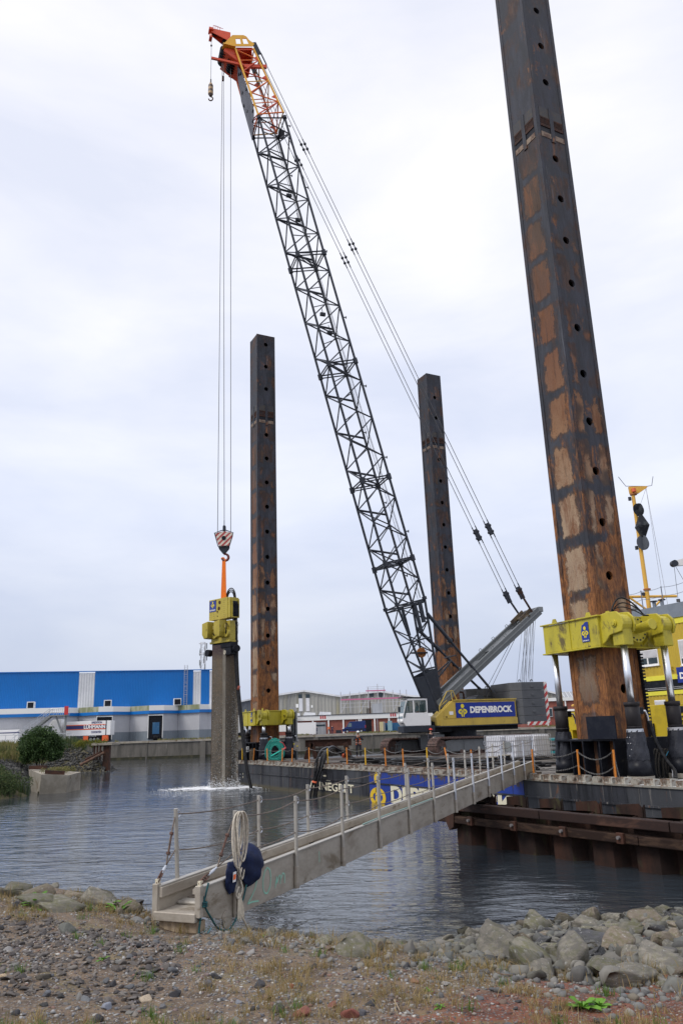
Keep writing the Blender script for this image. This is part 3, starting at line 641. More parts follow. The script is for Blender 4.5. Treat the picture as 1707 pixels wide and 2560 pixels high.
# dock building in front, sawtooth plan
zig = [(-60, 0), (60, 0), (130, 0), (164, .0), (197, 3.2), (249, .0), (285, .3), (327, 3.4), (373, .1), (410, .3), (447, 3.4), (498, .1), (520, 1.4), (540, 1.4)]
PT = [(wx(x), WY-1.5+o_) for x, o_ in zig]; FT = 9.2; FM = 8.25
for (a, b_) in zip(PT[:-1], PT[1:]):
    part(bw, 'dock_wall', MB().corr(a, b_, 4.55, 7.75, .35, .03), LILAC)
    part(bw, 'plinth', MB().corr(a, b_, 2.85, 4.55, .6, .03), LILACD)
for i, (a, b_) in enumerate(zip(PT[:-1], PT[1:])):
    q = MB(); d0, d1 = a[1]-.5, b_[1]-.5
    q.add([(a[0], d0, FM-.0), (b_[0], d1, FM), (b_[0], d1, FT), (a[0], d0, FT), (a[0], WY+4, FT), (b_[0], WY+4, FT)], [(0, 1, 2, 3), (3, 2, 5, 4)])
    part(bw, 'fascia', q, MOSS if i in (4, 7, 10) else WHITE, label='green stained fascia panel' if i in (4, 7, 10) else None)
    q = MB(); q.add([(a[0], d0-.06, FM-.55), (b_[0], d1-.06, FM-.55), (b_[0], d1-.06, FM), (a[0], d0-.06, FM), (a[0], a[1]+.1, FM-.55), (b_[0], b_[1]+.1, FM-.55)], [(0, 1, 2, 3), (0, 4, 5, 1)])
    part(bw, 'blue_trim', q, BLUEW)
for x, y0_ in ((76, 1768), (269, 1765), (444, 1763)):
    a, c = wx(x-9), wx(x+10); q = MB().box(a, c, WY+.6, WY+2.5, FT, FT+1.3); v = part(bw, 'roof_unit', q, WHITE); part(v, 'grille', MB().box(a+.15, c-.15, WY+.52, WY+.58, FT+.15, FT+1.15), BLACK)
for x0, x1 in ((373, 407), (246, 283)):
    a, c = wx(x0), wx(x1); q = MB().box(a, c, WY-1.55, WY+1.6, 3.1, 7.3); dk = part(bw, 'dock_opening', q, BLACK); 
    part(dk, 'dock_frame', MB().box(a-.12, a, WY-1.75, WY-1.5, 3.3, 7.35).box(c, c+.12, WY-1.75, WY-1.5, 3.3, 7.35).box(a-.12, c+.12, WY-1.75, WY-1.5, 7.35, 7.5), WHITE)
# cat ladder with cage
lx = wx(466); q = MB(); q.tube((lx-.25, WY+3.7, B0), (lx-.25, WY+3.7, TOP+1.2), .05).tube((lx+.35, WY+3.7, B0), (lx+.35, WY+3.7, TOP+1.2), .05)
for i in range(22): q.tube((lx-.25, WY+3.7, B0+.35*i), (lx+.35, WY+3.7, B0+.35*i), .03, n=4)
for i in range(8):
    zz = B0+2+.8*i; q.path([(lx-.3+.7*t, WY+3.7-.8*math.sin(pi*t), zz) for t in [0, .25, .5, .75, 1]], .03, 4)
part(bw, 'cage_ladder', q, SCAF)
tk = thing('box_lorry', 'blue rear of a lorry backed into the open dock bay', 'lorry', (-45, WY, 2.85)); tk.rotation_euler = (0, 0, WR)
a, c = wx(383), wx(400)
part(tk, 'body', MB().box(a, c, WY-1.62, WY+1, 4.0, 6.1), CBLUE, bevel=.03); part(tk, 'bumper', MB().box(a-.1, c+.1, WY-1.85, WY-1.65, 3.5, 3.85), BLACK)
for s_ in (a+.2, c-.6): part(tk, 'wheel', MB().tube((s_, WY-1.6, 3.3), (s_+.4, WY-1.6, 3.3), .45, n=12), RUBBER)
# steel stair platform
sp = thing('stair_platform', 'grey steel stair with raised platform and red end panel before the warehouse', 'stair platform', (wx(140), 132, 2.85))
def X2(x, Y=141): return atY(x, 1800, Y).x
SY = 141.; g = MB(); zt = 8.3-.35; zt = atY(150, 1787, SY).z
x0, x1, xs_ = X2(124), X2(167), X2(35); zb = 3.1
part(sp, 'platform_deck', MB().box(x0, x1, SY, SY+1.3, zt-.2, zt), LGREY)
part(sp, 'column', MB().box(x1-.5, x1-.2, SY+.4, SY+.7, 2.9, zt-.2), LGREY)
part(sp, 'column', MB().beam((X2(138), SY+.5, zt-.2), (x1-.3, SY+.5, 3.3), .25, .25), LGREY)
st = MB().beam((x0+.1, SY, zt-.1), (X2(70), SY, 4.6), .12, .35).beam((x0+.1, SY+1.2, zt-.1), (X2(70), SY+1.2, 4.6), .12, .35)
for i in range(14): t = i/14; st.box(x0+(X2(70)-x0)*t-.15, x0+(X2(70)-x0)*t+.15, SY, SY+1.2, zt-.1+(4.5-zt)*t, zt-.04+(4.5-zt)*t)
part(sp, 'stair_flight', st, LGREY)
rl = MB()
for yy in (SY, SY+1.2):
    for h_ in (.55, 1.1): rl.tube((x0, yy, zt+h_), (x1, yy, zt+h_), .04, n=5).tube((x0, yy, zt+h_), (xs_, yy, zb+h_+.4), .04, n=5)
    for k in range(5): rl.tube((x0+(x1-x0)*k/4, yy, zt), (x0+(x1-x0)*k/4, yy, zt+1.1), .04, n=5)
    for k in range(6): t = k/6; rl.tube((x0+(xs_-x0)*t, yy, zt+(zb-zt)*t), (x0+(xs_-x0)*t, yy, zt+1.1+(zb+.4-zt)*t), .04, n=5)
part(sp, 'handrail', rl, RAILW)
part(sp, 'end_panel', MB().box(x1-.45, x1+.25, SY-.1, SY-.04, zt+.0, zt+1.45), REDP)
# lorry with lettered trailer
LYY = 143.0
def X3(x): return atY(x, 1820, LYY).x
def Z3(y, x=220): return atY(x, y, LYY).z
lo_ = thing('articulated_lorry', 'white refrigerated trailer with navy and orange haulier livery at the dock', 'lorry', (X3(220), LYY, 2.9))
xa, xb, xc = X3(160), X3(277), X3(265); zt, zm0, zm1, zbot = Z3(1803), Z3(1822), Z3(1813.5), Z3(1839)
part(lo_, 'trailer_body', MB().box(xa, xb, LYY, LYY+2.5, zbot, zt), WHITEP, bevel=.04)
part(lo_, 'navy_band', MB().box(xa+.1, xc, LYY-.02, LYY-.005, zm0, zm1), TRUCKN)
part(lo_, 'orange_line', MB().box(xa+.1, xc, LYY-.03, LYY-.005, zm1, zm1+.15).box(xa+.1, xc, LYY-.03, LYY-.005, zm0-.15, zm0), LIVO)
part(lo_, 'rear_post', MB().box(xc, xc+.12, LYY-.05, LYY-.005, zbot, zt), DGREY)
part(lo_, 'lettering', text('L\u00dcHMANN', .95, (X3(210), LYY-.035, zm0+.04), (1, 0, 0), (0, 0, 1), bold=.04, width=xc-X3(210)-.1, sy=.86), LETTER)
part(lo_, 'lettering', text('SPEDITION', .5, (X3(229), LYY-.035, zm1+.3), (1, 0, 0), (0, 0, 1), bold=.03, width=X3(255)-X3(229)), TRUCKN)
part(lo_, 'lettering', text('CUXHAVEN', .5, (X3(229), LYY-.035, zm0-.75), (1, 0, 0), (0, 0, 1), bold=.03, width=X3(254)-X3(229)), TRUCKN)
part(lo_, 'side_locker', MB().box(X3(210), X3(222), LYY-.02, LYY+.6, 3.05, zbot-.05), LIVO); part(lo_, 'side_locker', MB().box(X3(257), X3(271), LYY-.02, LYY+.6, 3.1, zbot-.05), LIVO)
for xw in (229, 237.5, 246, 150, 128):
    w_ = part(lo_, 'wheel', MB().tube((X3(xw), LYY+.02, 3.4), (X3(xw), LYY+.4, 3.4), .52, n=14), RUBBER); part(w_, 'rim', MB().disc((X3(xw), LYY+.02, 3.4), (0, -1, 0), .25, .02), LGREY)
q = MB().ext([(X3(119), LYY, 3.5), (X3(119), LYY, 5.4), (X3(124), LYY, 6.4), (X3(132), LYY, 7.0), (X3(152), LYY, 7.1), (X3(152), LYY, 3.5)], (0, 2.4, 0))
cb = part(lo_, 'cab', q, WHITEP, bevel=.05); part(cb, 'window', MB().box(X3(122), X3(131), LYY-.03, LYY-.01, 4.9, 5.9), GLASS)
# low white trailer and railings at left
wt = thing('parked_trailer', 'low white trailer parked behind the railings at the far left', 'trailer', (X3(40), 141, 2.9))
part(wt, 'body', MB().box(X3(-30), X3(62), 141, 143.4, 3.2, 5.5), WHITEP, bevel=.05); part(wt, 'side_band', MB().box(X3(-30), X3(62), 140.96, 140.99, 4.95, 5.1), TRUCKN)
fence = thing('railing', 'white tubular safety railing along the quay edge by the lorry', 'railing', (X3(100), 136, 2.9))
for i in range(24):
    xx = X3(-30)+i*1.55
    if xx < X3(212): part(fence, 'post', MB().tube((xx, 136.3, 2.9), (xx, 136.3, 4.6 if i % 3 else 5.2), .05, n=6), RAILW)
part(fence, 'rail', MB().tube((X3(-30), 136.3, 4.55), (X3(212), 136.3, 4.55), .045, n=6), RAILW); part(fence, 'rail', MB().tube((X3(-30), 136.3, 3.8), (X3(212), 136.3, 3.8), .045, n=6), RAILW)
part(fence, 'kick_board', MB().box(X3(165), X3(212), 136.25, 136.35, 2.9, 3.2), WHITE)
# telecom mast
mb_ = thing('telecom_mast', 'slender lattice telecom mast rising behind the warehouse', 'mast', (atY(508, 1700, 205).x, 205, 2.9))
mx0 = atY(508, 1640, 205).x; mz = atY(508, 1606, 205).z; q = MB(); hw = .55
for sx in (-hw, hw):
    for sy in (-hw, hw): q.tube((mx0+sx, 205+sy, 2.9), (mx0+sx, 205+sy, mz), .07, n=5)
for i in range(18):
    z0 = 3+i*(mz-3)/18; z1 = z0+(mz-3)/18; q.tube((mx0-hw, 205-hw, z0), (mx0+hw, 205-hw, z1), .05, n=4).tube((mx0+hw, 205-hw, z1), (mx0-hw, 205-hw, z1), .05, n=4).tube((mx0+hw, 205-hw, z0), (mx0+hw, 205+hw, z1), .05, n=4)
part(mb_, 'lattice_tower', q, SCAF)
q = MB()
for i in range(10):
    a = i*1.3; z0 = mz-1-6*(i/10); q.box(mx0+.95*math.cos(a)-.12, mx0+.95*math.cos(a)+.12, 205+.95*math.sin(a)-.1, 205+.95*math.sin(a)+.1, z0-.7, z0+.7)
part(mb_, 'antenna_panel', q, LGREY)
q = MB()
for zz in (mz-.3, mz-3.0): q.path([(mx0+1.1*math.cos(a*pi/6), 205+1.1*math.sin(a*pi/6), zz) for a in range(12)], .06, 4, close=True)
part(mb_, 'platform_ring', q, SCAF)
# ---- brick warehouse and gabled halls
BY = 188.
def bxp(x, Y=BY): return atY(x, 1800, Y).x
br = thing('brick_warehouse', 'long low brick warehouse with white pilasters and white parapet', 'warehouse', (0, BY, 2.85))
z1 = atY(860, 1785.5, BY).z; zb1 = atY(860, 1796, BY).z
part(br, 'brick_wall', MB().box(bxp(560), 75, BY, BY+30, 2.85, zb1+.1), BRICK)
part(br, 'parapet', MB().box(bxp(560), 75, BY-.35, BY+.2, zb1-.25, z1), WHITE); part(br, 'roof', MB().box(bxp(560), 75, BY+.25, BY+30, z1-.5, z1-.3), ROOFW)
part(br, 'parapet_line', MB().box(bxp(560), 75, BY-.5, BY-.36, z1-.12, z1), DGREY)
for x in (741, 782, 821, 858, 897, 902, 936, 972, 1010, 1060, 1110, 1160, 1210, 1260, 1310, 1366, 1420, 1480):
    part(br, 'pilaster', MB().box(bxp(x)-.17, bxp(x)+.17, BY-.3, BY-.02, 2.85, zb1-.26), WHITE)
d_ = part(br, 'roller_door', MB().box(bxp(788), bxp(814), BY-.12, BY-.02, 2.85, zb1-.7), SHUT)
part(d_, 'window_strip', MB().box(bxp(790), bxp(813), BY-.16, BY-.13, 4.6, 5.0), GLASS)
part(br, 'doorway', MB().box(bxp(905), bxp(928), BY-.06, BY-.015, 2.85, zb1-.5), BLACK)
part(br, 'drain_pipe', MB().tube((bxp(890), BY-.2, 2.9), (bxp(890), BY-.2, zb1), .08).tube((bxp(943), BY-.2, 2.9), (bxp(943), BY-.2, zb1), .08), SCAF)
for x in (807, 982):
    q = MB()
    for k in range(3): q.box(bxp(x)-.6+.5*k, bxp(x)-.3+.5*k, BY-.39, BY-.355, zb1+.05, zb1+.75)
    part(br, 'lettering', q, REDP)
for i in range(3):
    part(br, 'roof_light', MB().ext([(bxp(712+i*40), BY+6, z1-.3), (bxp(746+i*40), BY+6, z1-.3), (bxp(746+i*40), BY+6, z1+.7), (bxp(718+i*40), BY+6, z1+.9)], (0, 1.2, 0)), ROOFW)
hb = thing('rooftop_hut', 'grey corrugated plant hut standing on the brick warehouse roof', 'hut', (bxp(946), BY+5, z1))
part(hb, 'cladding', MB().box(bxp(933), bxp(960), BY+5, BY+8, z1-.3, z1+2.35), SHUT); part(hb, 'side_box', MB().box(bxp(918), bxp(930), BY+5, BY+8, z1-.3, z1+1.3), CONC)
part(hb, 'chimney', MB().tube((bxp(927), BY+5, z1), (bxp(927), BY+5, z1+2.9), .13, n=8), RUST)
GY = 215.
def gp(x, y, Y=GY): q = atY(x, y, Y); return (q.x, q.z)
def hall(pts, label, yy, win=()):
    h_ = thing('gabled_hall', label, 'hall', (gp(pts[0][0], 1780)[0], yy, 2.85))
    P_ = [gp(x, y, yy) for x, y in pts]
    for i, (a, b_) in enumerate(zip(P_[:-1], P_[1:])):
        part(h_, 'gable_cladding', MB().corr((a[0], yy), (b_[0], yy), 2.85, a[1], .9, .12, z1b=b_[1]), GCLAD)
        q = MB().beam((a[0], yy-.3, a[1]+.1), (b_[0], yy-.3, b_[1]+.1), .7, .45); part(h_, 'verge_trim', q, ROOFW)
        part(h_, 'roof', MB().add([(a[0], yy, a[1]), (b_[0], yy, b_[1]), (b_[0], yy+60, b_[1]), (a[0], yy+60, a[1])], [(0, 1, 2, 3)]), ROOFW)
    for (x0, y0_, x1, y1_, mm) in win:
        a, c = gp(x0, y0_, yy), gp(x1, y1_, yy); part(h_, 'window' if mm is GLASS else 'wall_patch', MB().box(a[0], c[0], yy-.2, yy-.14, c[1], a[1]), mm)
    return h_
hall([(690, 1739), (760, 1728), (847, 1741)], 'aged grey cladding hall with shallow gable and patched panels', GY, [(746, 1736, 755, 1745, GLASS), (764, 1736, 775, 1745, GLASS), (747, 1746, 757, 1778, WCLAD), (765, 1745, 774, 1778, SHUTTER), (740, 1760, 746, 1769, WHITE), (778, 1763, 782, 1769, WHITE)])
hall([(847, 1741), (950, 1729.5), (1030, 1741), (1100, 1746)], 'aged grey hall with shallow gable behind scaffolding', GY, [(924, 1733, 934, 1742, GLASS), (946, 1733, 957, 1742, GLASS)])
hall([(1240, 1745), (1300, 1724), (1348, 1724), (1362, 1728), (1390, 1735)], 'distant grey hall seen between the counterweight and the steel leg', 225.)
gh = thing('dark_hall', 'dark grey corrugated hall with sloping roof behind the left steel leg', 'hall', (gp(620, 1780)[0], 200, 2.85))
a, c = gp(560, 1763, 200), gp(690, 1737, 200); part(gh, 'cladding', MB().corr((a[0], 200), (c[0], 200), 2.85, a[1], .5, .1, z1b=c[1]), DCLAD)
part(gh, 'verge_trim', MB().beam((a[0], 199.7, a[1]+.1), (c[0], 199.7, c[1]+.1), .5, .35), ROOFW)
lp = thing('low_white_shed', 'low white shed wall behind the left steel leg', 'shed', (gp(640, 1800, 186)[0], 184, 2.85))
part(lp, 'wall', MB().box(gp(560, 1800, 184)[0], gp(742, 1800, 184)[0], 184, 187, 3.7, gp(640, 1787, 184)[1]), WHITE)
part(lp, 'brick_base', MB().box(gp(560, 1800, 184)[0], gp(742, 1800, 184)[0], 184.05, 187, 2.85, 3.69), BRICK)
# pitched brick house at right
rh = thing('brick_house', 'brick building with ribbed grey roof seen beside the near steel leg', 'building', (gp(1400, 1760, 150)[0], 150, 2.85))
a, c = gp(1376, 1750, 150), gp(1480, 1734, 150)
part(rh, 'wall', MB().box(a[0]-4, c[0]+8, 150, 160, 2.85, gp(1400, 1748, 150)[1]), BRICK)
part(rh, 'cornice', MB().box(a[0]-4, c[0]+8, 149.7, 150, gp(1400, 1748, 150)[1]-.3, gp(1400, 1744, 150)[1]), WHITE)
zr0, zr1 = gp(1400, 1744, 150)[1], gp(1420, 1727, 150)[1]
part(rh, 'roof', MB().add([(a[0]+1.6, 150, zr0), (c[0]+8, 150, zr0), (c[0]+8, 154, zr1), (a[0]+3.4, 154, zr1)], [(0, 1, 2, 3)]), SHUT)
for k in range(16): xx = a[0]+2.6+k*.75; part(rh, 'roof_rib', MB().beam((xx, 149.95, zr0+.05), (xx+.5, 153.95, zr1+.05), .1, .1), ROOFW)
for x in (1398, 1366, 1414): part(rh, 'pilaster', MB().box(gp(x, 1780, 150)[0]-.12, gp(x, 1780, 150)[0]+.12, 149.8, 149.98, 2.85, zr0-.5), WHITE)
for x in (1399, 1372): w_ = part(rh, 'window', MB().box(gp(x, 1780, 150)[0]-.1, gp(x, 1780, 150)[0]+.55, 149.75, 149.97, 4.6, 6.2), WHITE); part(w_, 'pane', MB().box(gp(x, 1780, 150)[0]-.02, gp(x, 1780, 150)[0]+.47, 149.7, 149.74, 4.7, 6.1), GLASS)
# scaffold before the second hall
sc_ = thing('scaffolding', 'tubular scaffolding with pink edge boards in front of the grey hall', 'scaffold', (gp(930, 1780, 208)[0], 208, 2.85))
q = MB(); xs2 = [gp(x, 1780, 208)[0] for x in (853, 876, 900, 922, 946, 962, 984, 1002, 1018)]; zlo = gp(930, 1780, 208)[1]
for i, xx in enumerate(xs2):
    tp = gp(930, (1727, 1727, 1728, 1718, 1710, 1718, 1727, 1727, 1727)[i], 208)[1]; q.tube((xx, 208, zlo), (xx, 208, tp), .10, n=5)
for i in range(len(xs2)-1):
    if i % 2 == 0: q.tube((xs2[i], 208, zlo), (xs2[i+1], 208, zlo+4.3), .08, n=4)
part(sc_, 'standard', q, SCAF)
part(sc_, 'board', MB().box(xs2[0], xs2[-1], 207.8, 208.1, gp(930, 1747, 208)[1]-.15, gp(930, 1747, 208)[1]+.18), PINK)
part(sc_, 'board', MB().box(xs2[3]-.6, xs2[5]+.4, 207.8, 208.1, gp(930, 1727, 208)[1]-.12, gp(930, 1727, 208)[1]+.16), PINK)
q = MB()
for yy in (1756, 1766): z_ = gp(930, yy, 208)[1]; q.tube((xs2[0], 208, z_), (xs2[-1], 208, z_), .07, n=4)
for yy in (1717, 1722): z_ = gp(930, yy, 208)[1]; q.tube((xs2[3]-.4, 208, z_), (xs2[5]+.2, 208, z_), .06, n=4)
part(sc_, 'ledger', q, SCAF)
# vehicles and containers on the far quay
def container(name, label, x0, x1, y0_, y1_, Y, m_, dep=2.4, ribs=True, cat='container'):
    a, c = atY(x0, y1_, Y), atY(x1, y0_, Y); t = thing(name, label, cat, ((a.x+c.x)/2, Y, 2.87)); z0, z1_ = 2.95, c.z
    part(t, 'body', MB().box(a.x, c.x, Y, Y+dep, z0, z1_), m_)
    part(t, 'corner_post', MB().box(a.x-.03, a.x+.15, Y-.06, Y+.1, z0, z1_+.03).box(c.x-.15, c.x+.03, Y-.06, Y+.1, z0, z1_+.03), m_)
    if ribs: part(t, 'side_panel', MB().corr((a.x+.16, Y-.01), (c.x-.16, Y-.01), z0+.1, z1_-.1, .28, .05), m_)
    return t
container('white_container', 'plain white container standing before the brick wall on the quay', 740, 789, 1805.5, 1836, 178, WHITEP, ribs=False)
container('blue_container', 'blue shipping container with lighter end doors on the quay', 962, 1035, 1805, 1831, 182, CBLUE)
container('cream_container', 'narrow cream container end next to the blue container', 950, 957, 1804.5, 1831, 181, mat('cream_paint', (.55, .48, .28), None, rough=.6), ribs=False)
container('grey_container', 'narrow grey container end between cream and blue containers', 957.5, 961.5, 1804.5, 1831, 181.2, SHUT, ribs=False)
t = thing('door_panel', 'pale blue container door leaning open at the container end', 'container door', (atY(974, 1820, 181).x, 180.8, 2.9)); part(t, 'panel', MB().box(atY(969, 1820, 181).x, atY(980, 1820, 181).x, 180.8, 180.87, 3.1, 5.2), mat('pale_blue', (.22, .36, .40), None, rough=.5))
# blue van
VY = 176.; vx0, vx1 = atY(856, 1825, VY).x, atY(914, 1825, VY).x; L_ = vx1-vx0; vz = 2.87
van = thing('delivery_van', 'dark blue panel van parked facing left on the far quay', 'van', ((vx0+vx1)/2, VY, vz))
prof = [(0, .35), (.0, .95), (.05, 1.12), (.17, 1.3), (.27, 2.15), (.34, 2.42), (.98, 2.5), (1, 2.35), (1, .35)]
part(van, 'body', MB().ext([(vx0+a*L_, VY, vz+b_) for a, b_ in prof], (0, 2.0, 0)), VAN, bevel=.06)
part(van, 'side_window', MB().ext([(vx0+a*L_, VY-.02, vz+b_) for a, b_ in [(.22, 1.35), (.29, 2.1), (.40, 2.1), (.40, 1.3)]], (0, .01, 0)), GLASSL)
part(van, 'windscreen', MB().add([(vx0+.175*L_, VY+.1, vz+1.34), (vx0+.27*L_, VY+.1, vz+2.16), (vx0+.27*L_, VY+1.9, vz+2.16), (vx0+.175*L_, VY+1.9, vz+1.34)], [(0, 1, 2, 3)]), GLASSL)
part(van, 'headlight', MB().box(vx0-.02, vx0+.35, VY-.03, VY+.3, vz+.95, vz+1.15), WHITEP); part(van, 'tail_light', MB().box(vx1-.08, vx1+.03, VY-.03, VY+.15, vz+1.0, vz+1.6), REDP)
for a in (.2, .81):
    w_ = part(van, 'wheel', MB().tube((vx0+a*L_, VY-.03, vz+.36), (vx0+a*L_, VY+.25, vz+.36), .37, n=16), RUBBER); part(w_, 'rim', MB().disc((vx0+a*L_, VY-.03, vz+.36), (0, -1, 0), .2, .02, 12), SCAF)
part(van, 'rub_strip', MB().box(vx0+.05*L_, vx1, VY-.03, VY-.005, vz+.75, vz+.87), BLACK)
container('scrap_skip', 'low dark skip of scrap beside the blue van', 840, 853, 1825, 1834, 177, DGREY, ribs=False, cat='skip')
dv = thing('dark_car', 'dark car half hidden behind the left steel leg on the quay', 'car', (atY(602, 1835, 165).x, 165, 2.87)); cx0 = atY(594, 1835, 165).x
part(dv, 'body', MB().ext([(cx0+a, 165, 2.87+b_) for a, b_ in [(0, .3), (0, .8), (.7, .95), (1.3, 1.42), (2.6, 1.45), (3.2, .98), (3.8, .9), (3.8, .3)]], (0, 1.7, 0)), BLACK, bevel=.05)
for a in (.7, 3.0): part(dv, 'wheel', MB().tube((cx0+a, 164.97, 3.18), (cx0+a, 165.2, 3.18), .32, n=14), RUBBER)
# grass fringe on the quay edge
n = 5000; px_ = np.random.RandomState(4).uniform(-40, 60, n); p = np.stack([px_, np.random.RandomState(5).uniform(QY+2.3, QY+4, n), np.full(n, 2.86)], -1)
k = (np.sin(px_*.21)+np.sin(px_*.57)) > -.3; p = p[k]
blades('quay_grass', p, np.random.RandomState(6).uniform(.1, .42, len(p)), GR_Y, .05, .5, RN, 'grass fringe along the far quay edge', 'grass')
# ================================================================== BARGE  (frame B: x = w inward, y = u along the hull)
DZ = 1.45; UE, UR, WB = 40.6, -9.0, 21.0
barge = thing('work_barge', 'long black flat work barge with blue lettered side panel and timber covered deck', 'barge', (0, 16, 0), 'B')
q = MB(); q.box(0, WB, UR, UE, -1.2, DZ-.02)
part(barge, 'hull', q, HULL, bevel=.04)
part(barge, 'rubbing_strake', MB().box(-.06, -.003, UR, UE, .84, .90), HULL)
part(barge, 'edge_plate', MB().box(-.05, .45, UR, UE, DZ-.05, DZ+.0), mat('deck_edge_plate', (.24, .23, .20), (.13, .085, .06), 2.5, .45, .62, .8, bump=.2, c3=(.3, .3, .28), amount3=.6))
part(barge, 'blue_panel', MB().box(-.012, -.004, 6.15, 17.55, -.15, DZ-.06), HBLUE)
for u in np.arange(-8, 40, 2.95): part(barge, 'hull_seam', MB().box(-.012, -.003, u, u+.03, .0, DZ-.1), HULL)
l1 = text('DEPENBROCK', .98, (-.03, 15.55, .14), (0, -1, 0), (0, 0, 1), bold=.045, width=8.85, sy=.98); part(barge, 'lettering', l1, HWHITE)
l2 = text('ANNEGRET', .56, (-.03, 24.4, .32), (0, -1, 0), (0, 0, 1), bold=.02, width=5.3, sy=1.0); part(barge, 'lettering', l2, HWHITE)
l3 = text('22', .2, (-.02, 5.35, .42), (0, -1, 0), (0, 0, 1), bold=.02); part(barge, 'lettering', l3, HWHITE)
part(barge, 'painted_mark', MB().logo if False else logo(MB(), (-.03, 16.75, -.5), (0, -1, 0), (0, 0, 1), 1.92, depth=0), HYEL)
part(barge, 'draught_marks', MB().box(-.02, -.01, 35.1, 35.2, .72, .85).box(-.02, -.01, 35.1, 35.2, .5, .62).box(-.02, -.01, 22.3, 22.7, 1.0, 1.08).box(-.02, -.01, 21.8, 22.3, .8, .84), HWHITE)
# pocket brackets along the deck edge
bk = MB(); bk.box(.02, .30, 0, .05, 0, .2).box(.02, .30, .36, .41, 0, .2).box(.24, .30, .05, .36, 0, .2).box(.02, .24, .05, .36, .0, .03)
BRK = mat('bracket_paint', (.40, .39, .35), (.19, .13, .09), 4, .46, .6, .8, bump=.15)
me1 = mkmesh('edge_bracket', bk, BRK)
bk = MB(); bk.ext([(.04, 0, 0), (.04, 0, .14), (.04, .05, .2), (.04, .27, .2), (.04, .32, .14), (.04, .32, 0)], (.24, 0, 0)); me2 = mkmesh('edge_bracket', bk, mat('bracket_rusty', (.12, .085, .065), (.30, .28, .24), 5, .40, .6, .85))
bb = Vector((0, 16, 0)); u = UR+.3
while u < UE-.6:
    inst(barge, 'edge_bracket', me1 if random.random() < .68 else me2, Matrix.Translation(Vector((random.uniform(-.01, .02), u, DZ+.0))-bb)@Matrix.Diagonal((1, 1, random.uniform(.8, 1.05), 1))); u += random.uniform(.5, .62)
# timber mats on deck
pm = [mat('deck_timber_%s' % k, c, (c[0]*.55, c[1]*.55, c[2]*.55), 2.0, .4, .62, .88, stretch=(6, 1, 1), bump=.4) for k, c in (('brown', (.12, .095, .08)), ('grey', (.15, .135, .125)), ('dark', (.075, .06, .05)), ('pale', (.20, .185, .17)))]
mes = []
for mm in pm:
    mes.append(mkmesh('deck_plank', MB().box(0, 1, 0, .44, 0, .09), mm))
u = 6.2; k = 0
while u < 33.5:
    w0 = .55+random.uniform(-.1, .12)
    for w1 in (.0, 4.9, 9.8):
        if random.random() < .04: continue
        inst(barge, 'deck_plank', random.choice(mes), Matrix.Translation(Vector((w0+w1, u, DZ-.01+random.uniform(0, .03)))-bb)@Matrix.Rotation(random.uniform(-.012, .012), 4, 'Z')@Matrix.Rotation(random.uniform(-.003, .003), 4, 'Y')@Matrix.Diagonal((4.8, 1, 1, 1))); k += 1
    u += .475
part(barge, 'deck_runner', MB().box(.48, .75, 6, 33.4, DZ, DZ+.2), mat('rusty_runner', (.085, .045, .03), (.14, .11, .085), 2, rough=.85, bump=.3))
part(barge, 'white_deck', MB().box(.05, 6.5, UR, 1.35, DZ+.004, DZ+.012), mat('white_deck_paint', (.62, .63, .64), (.5, .5, .5), 1.5, rough=.5))
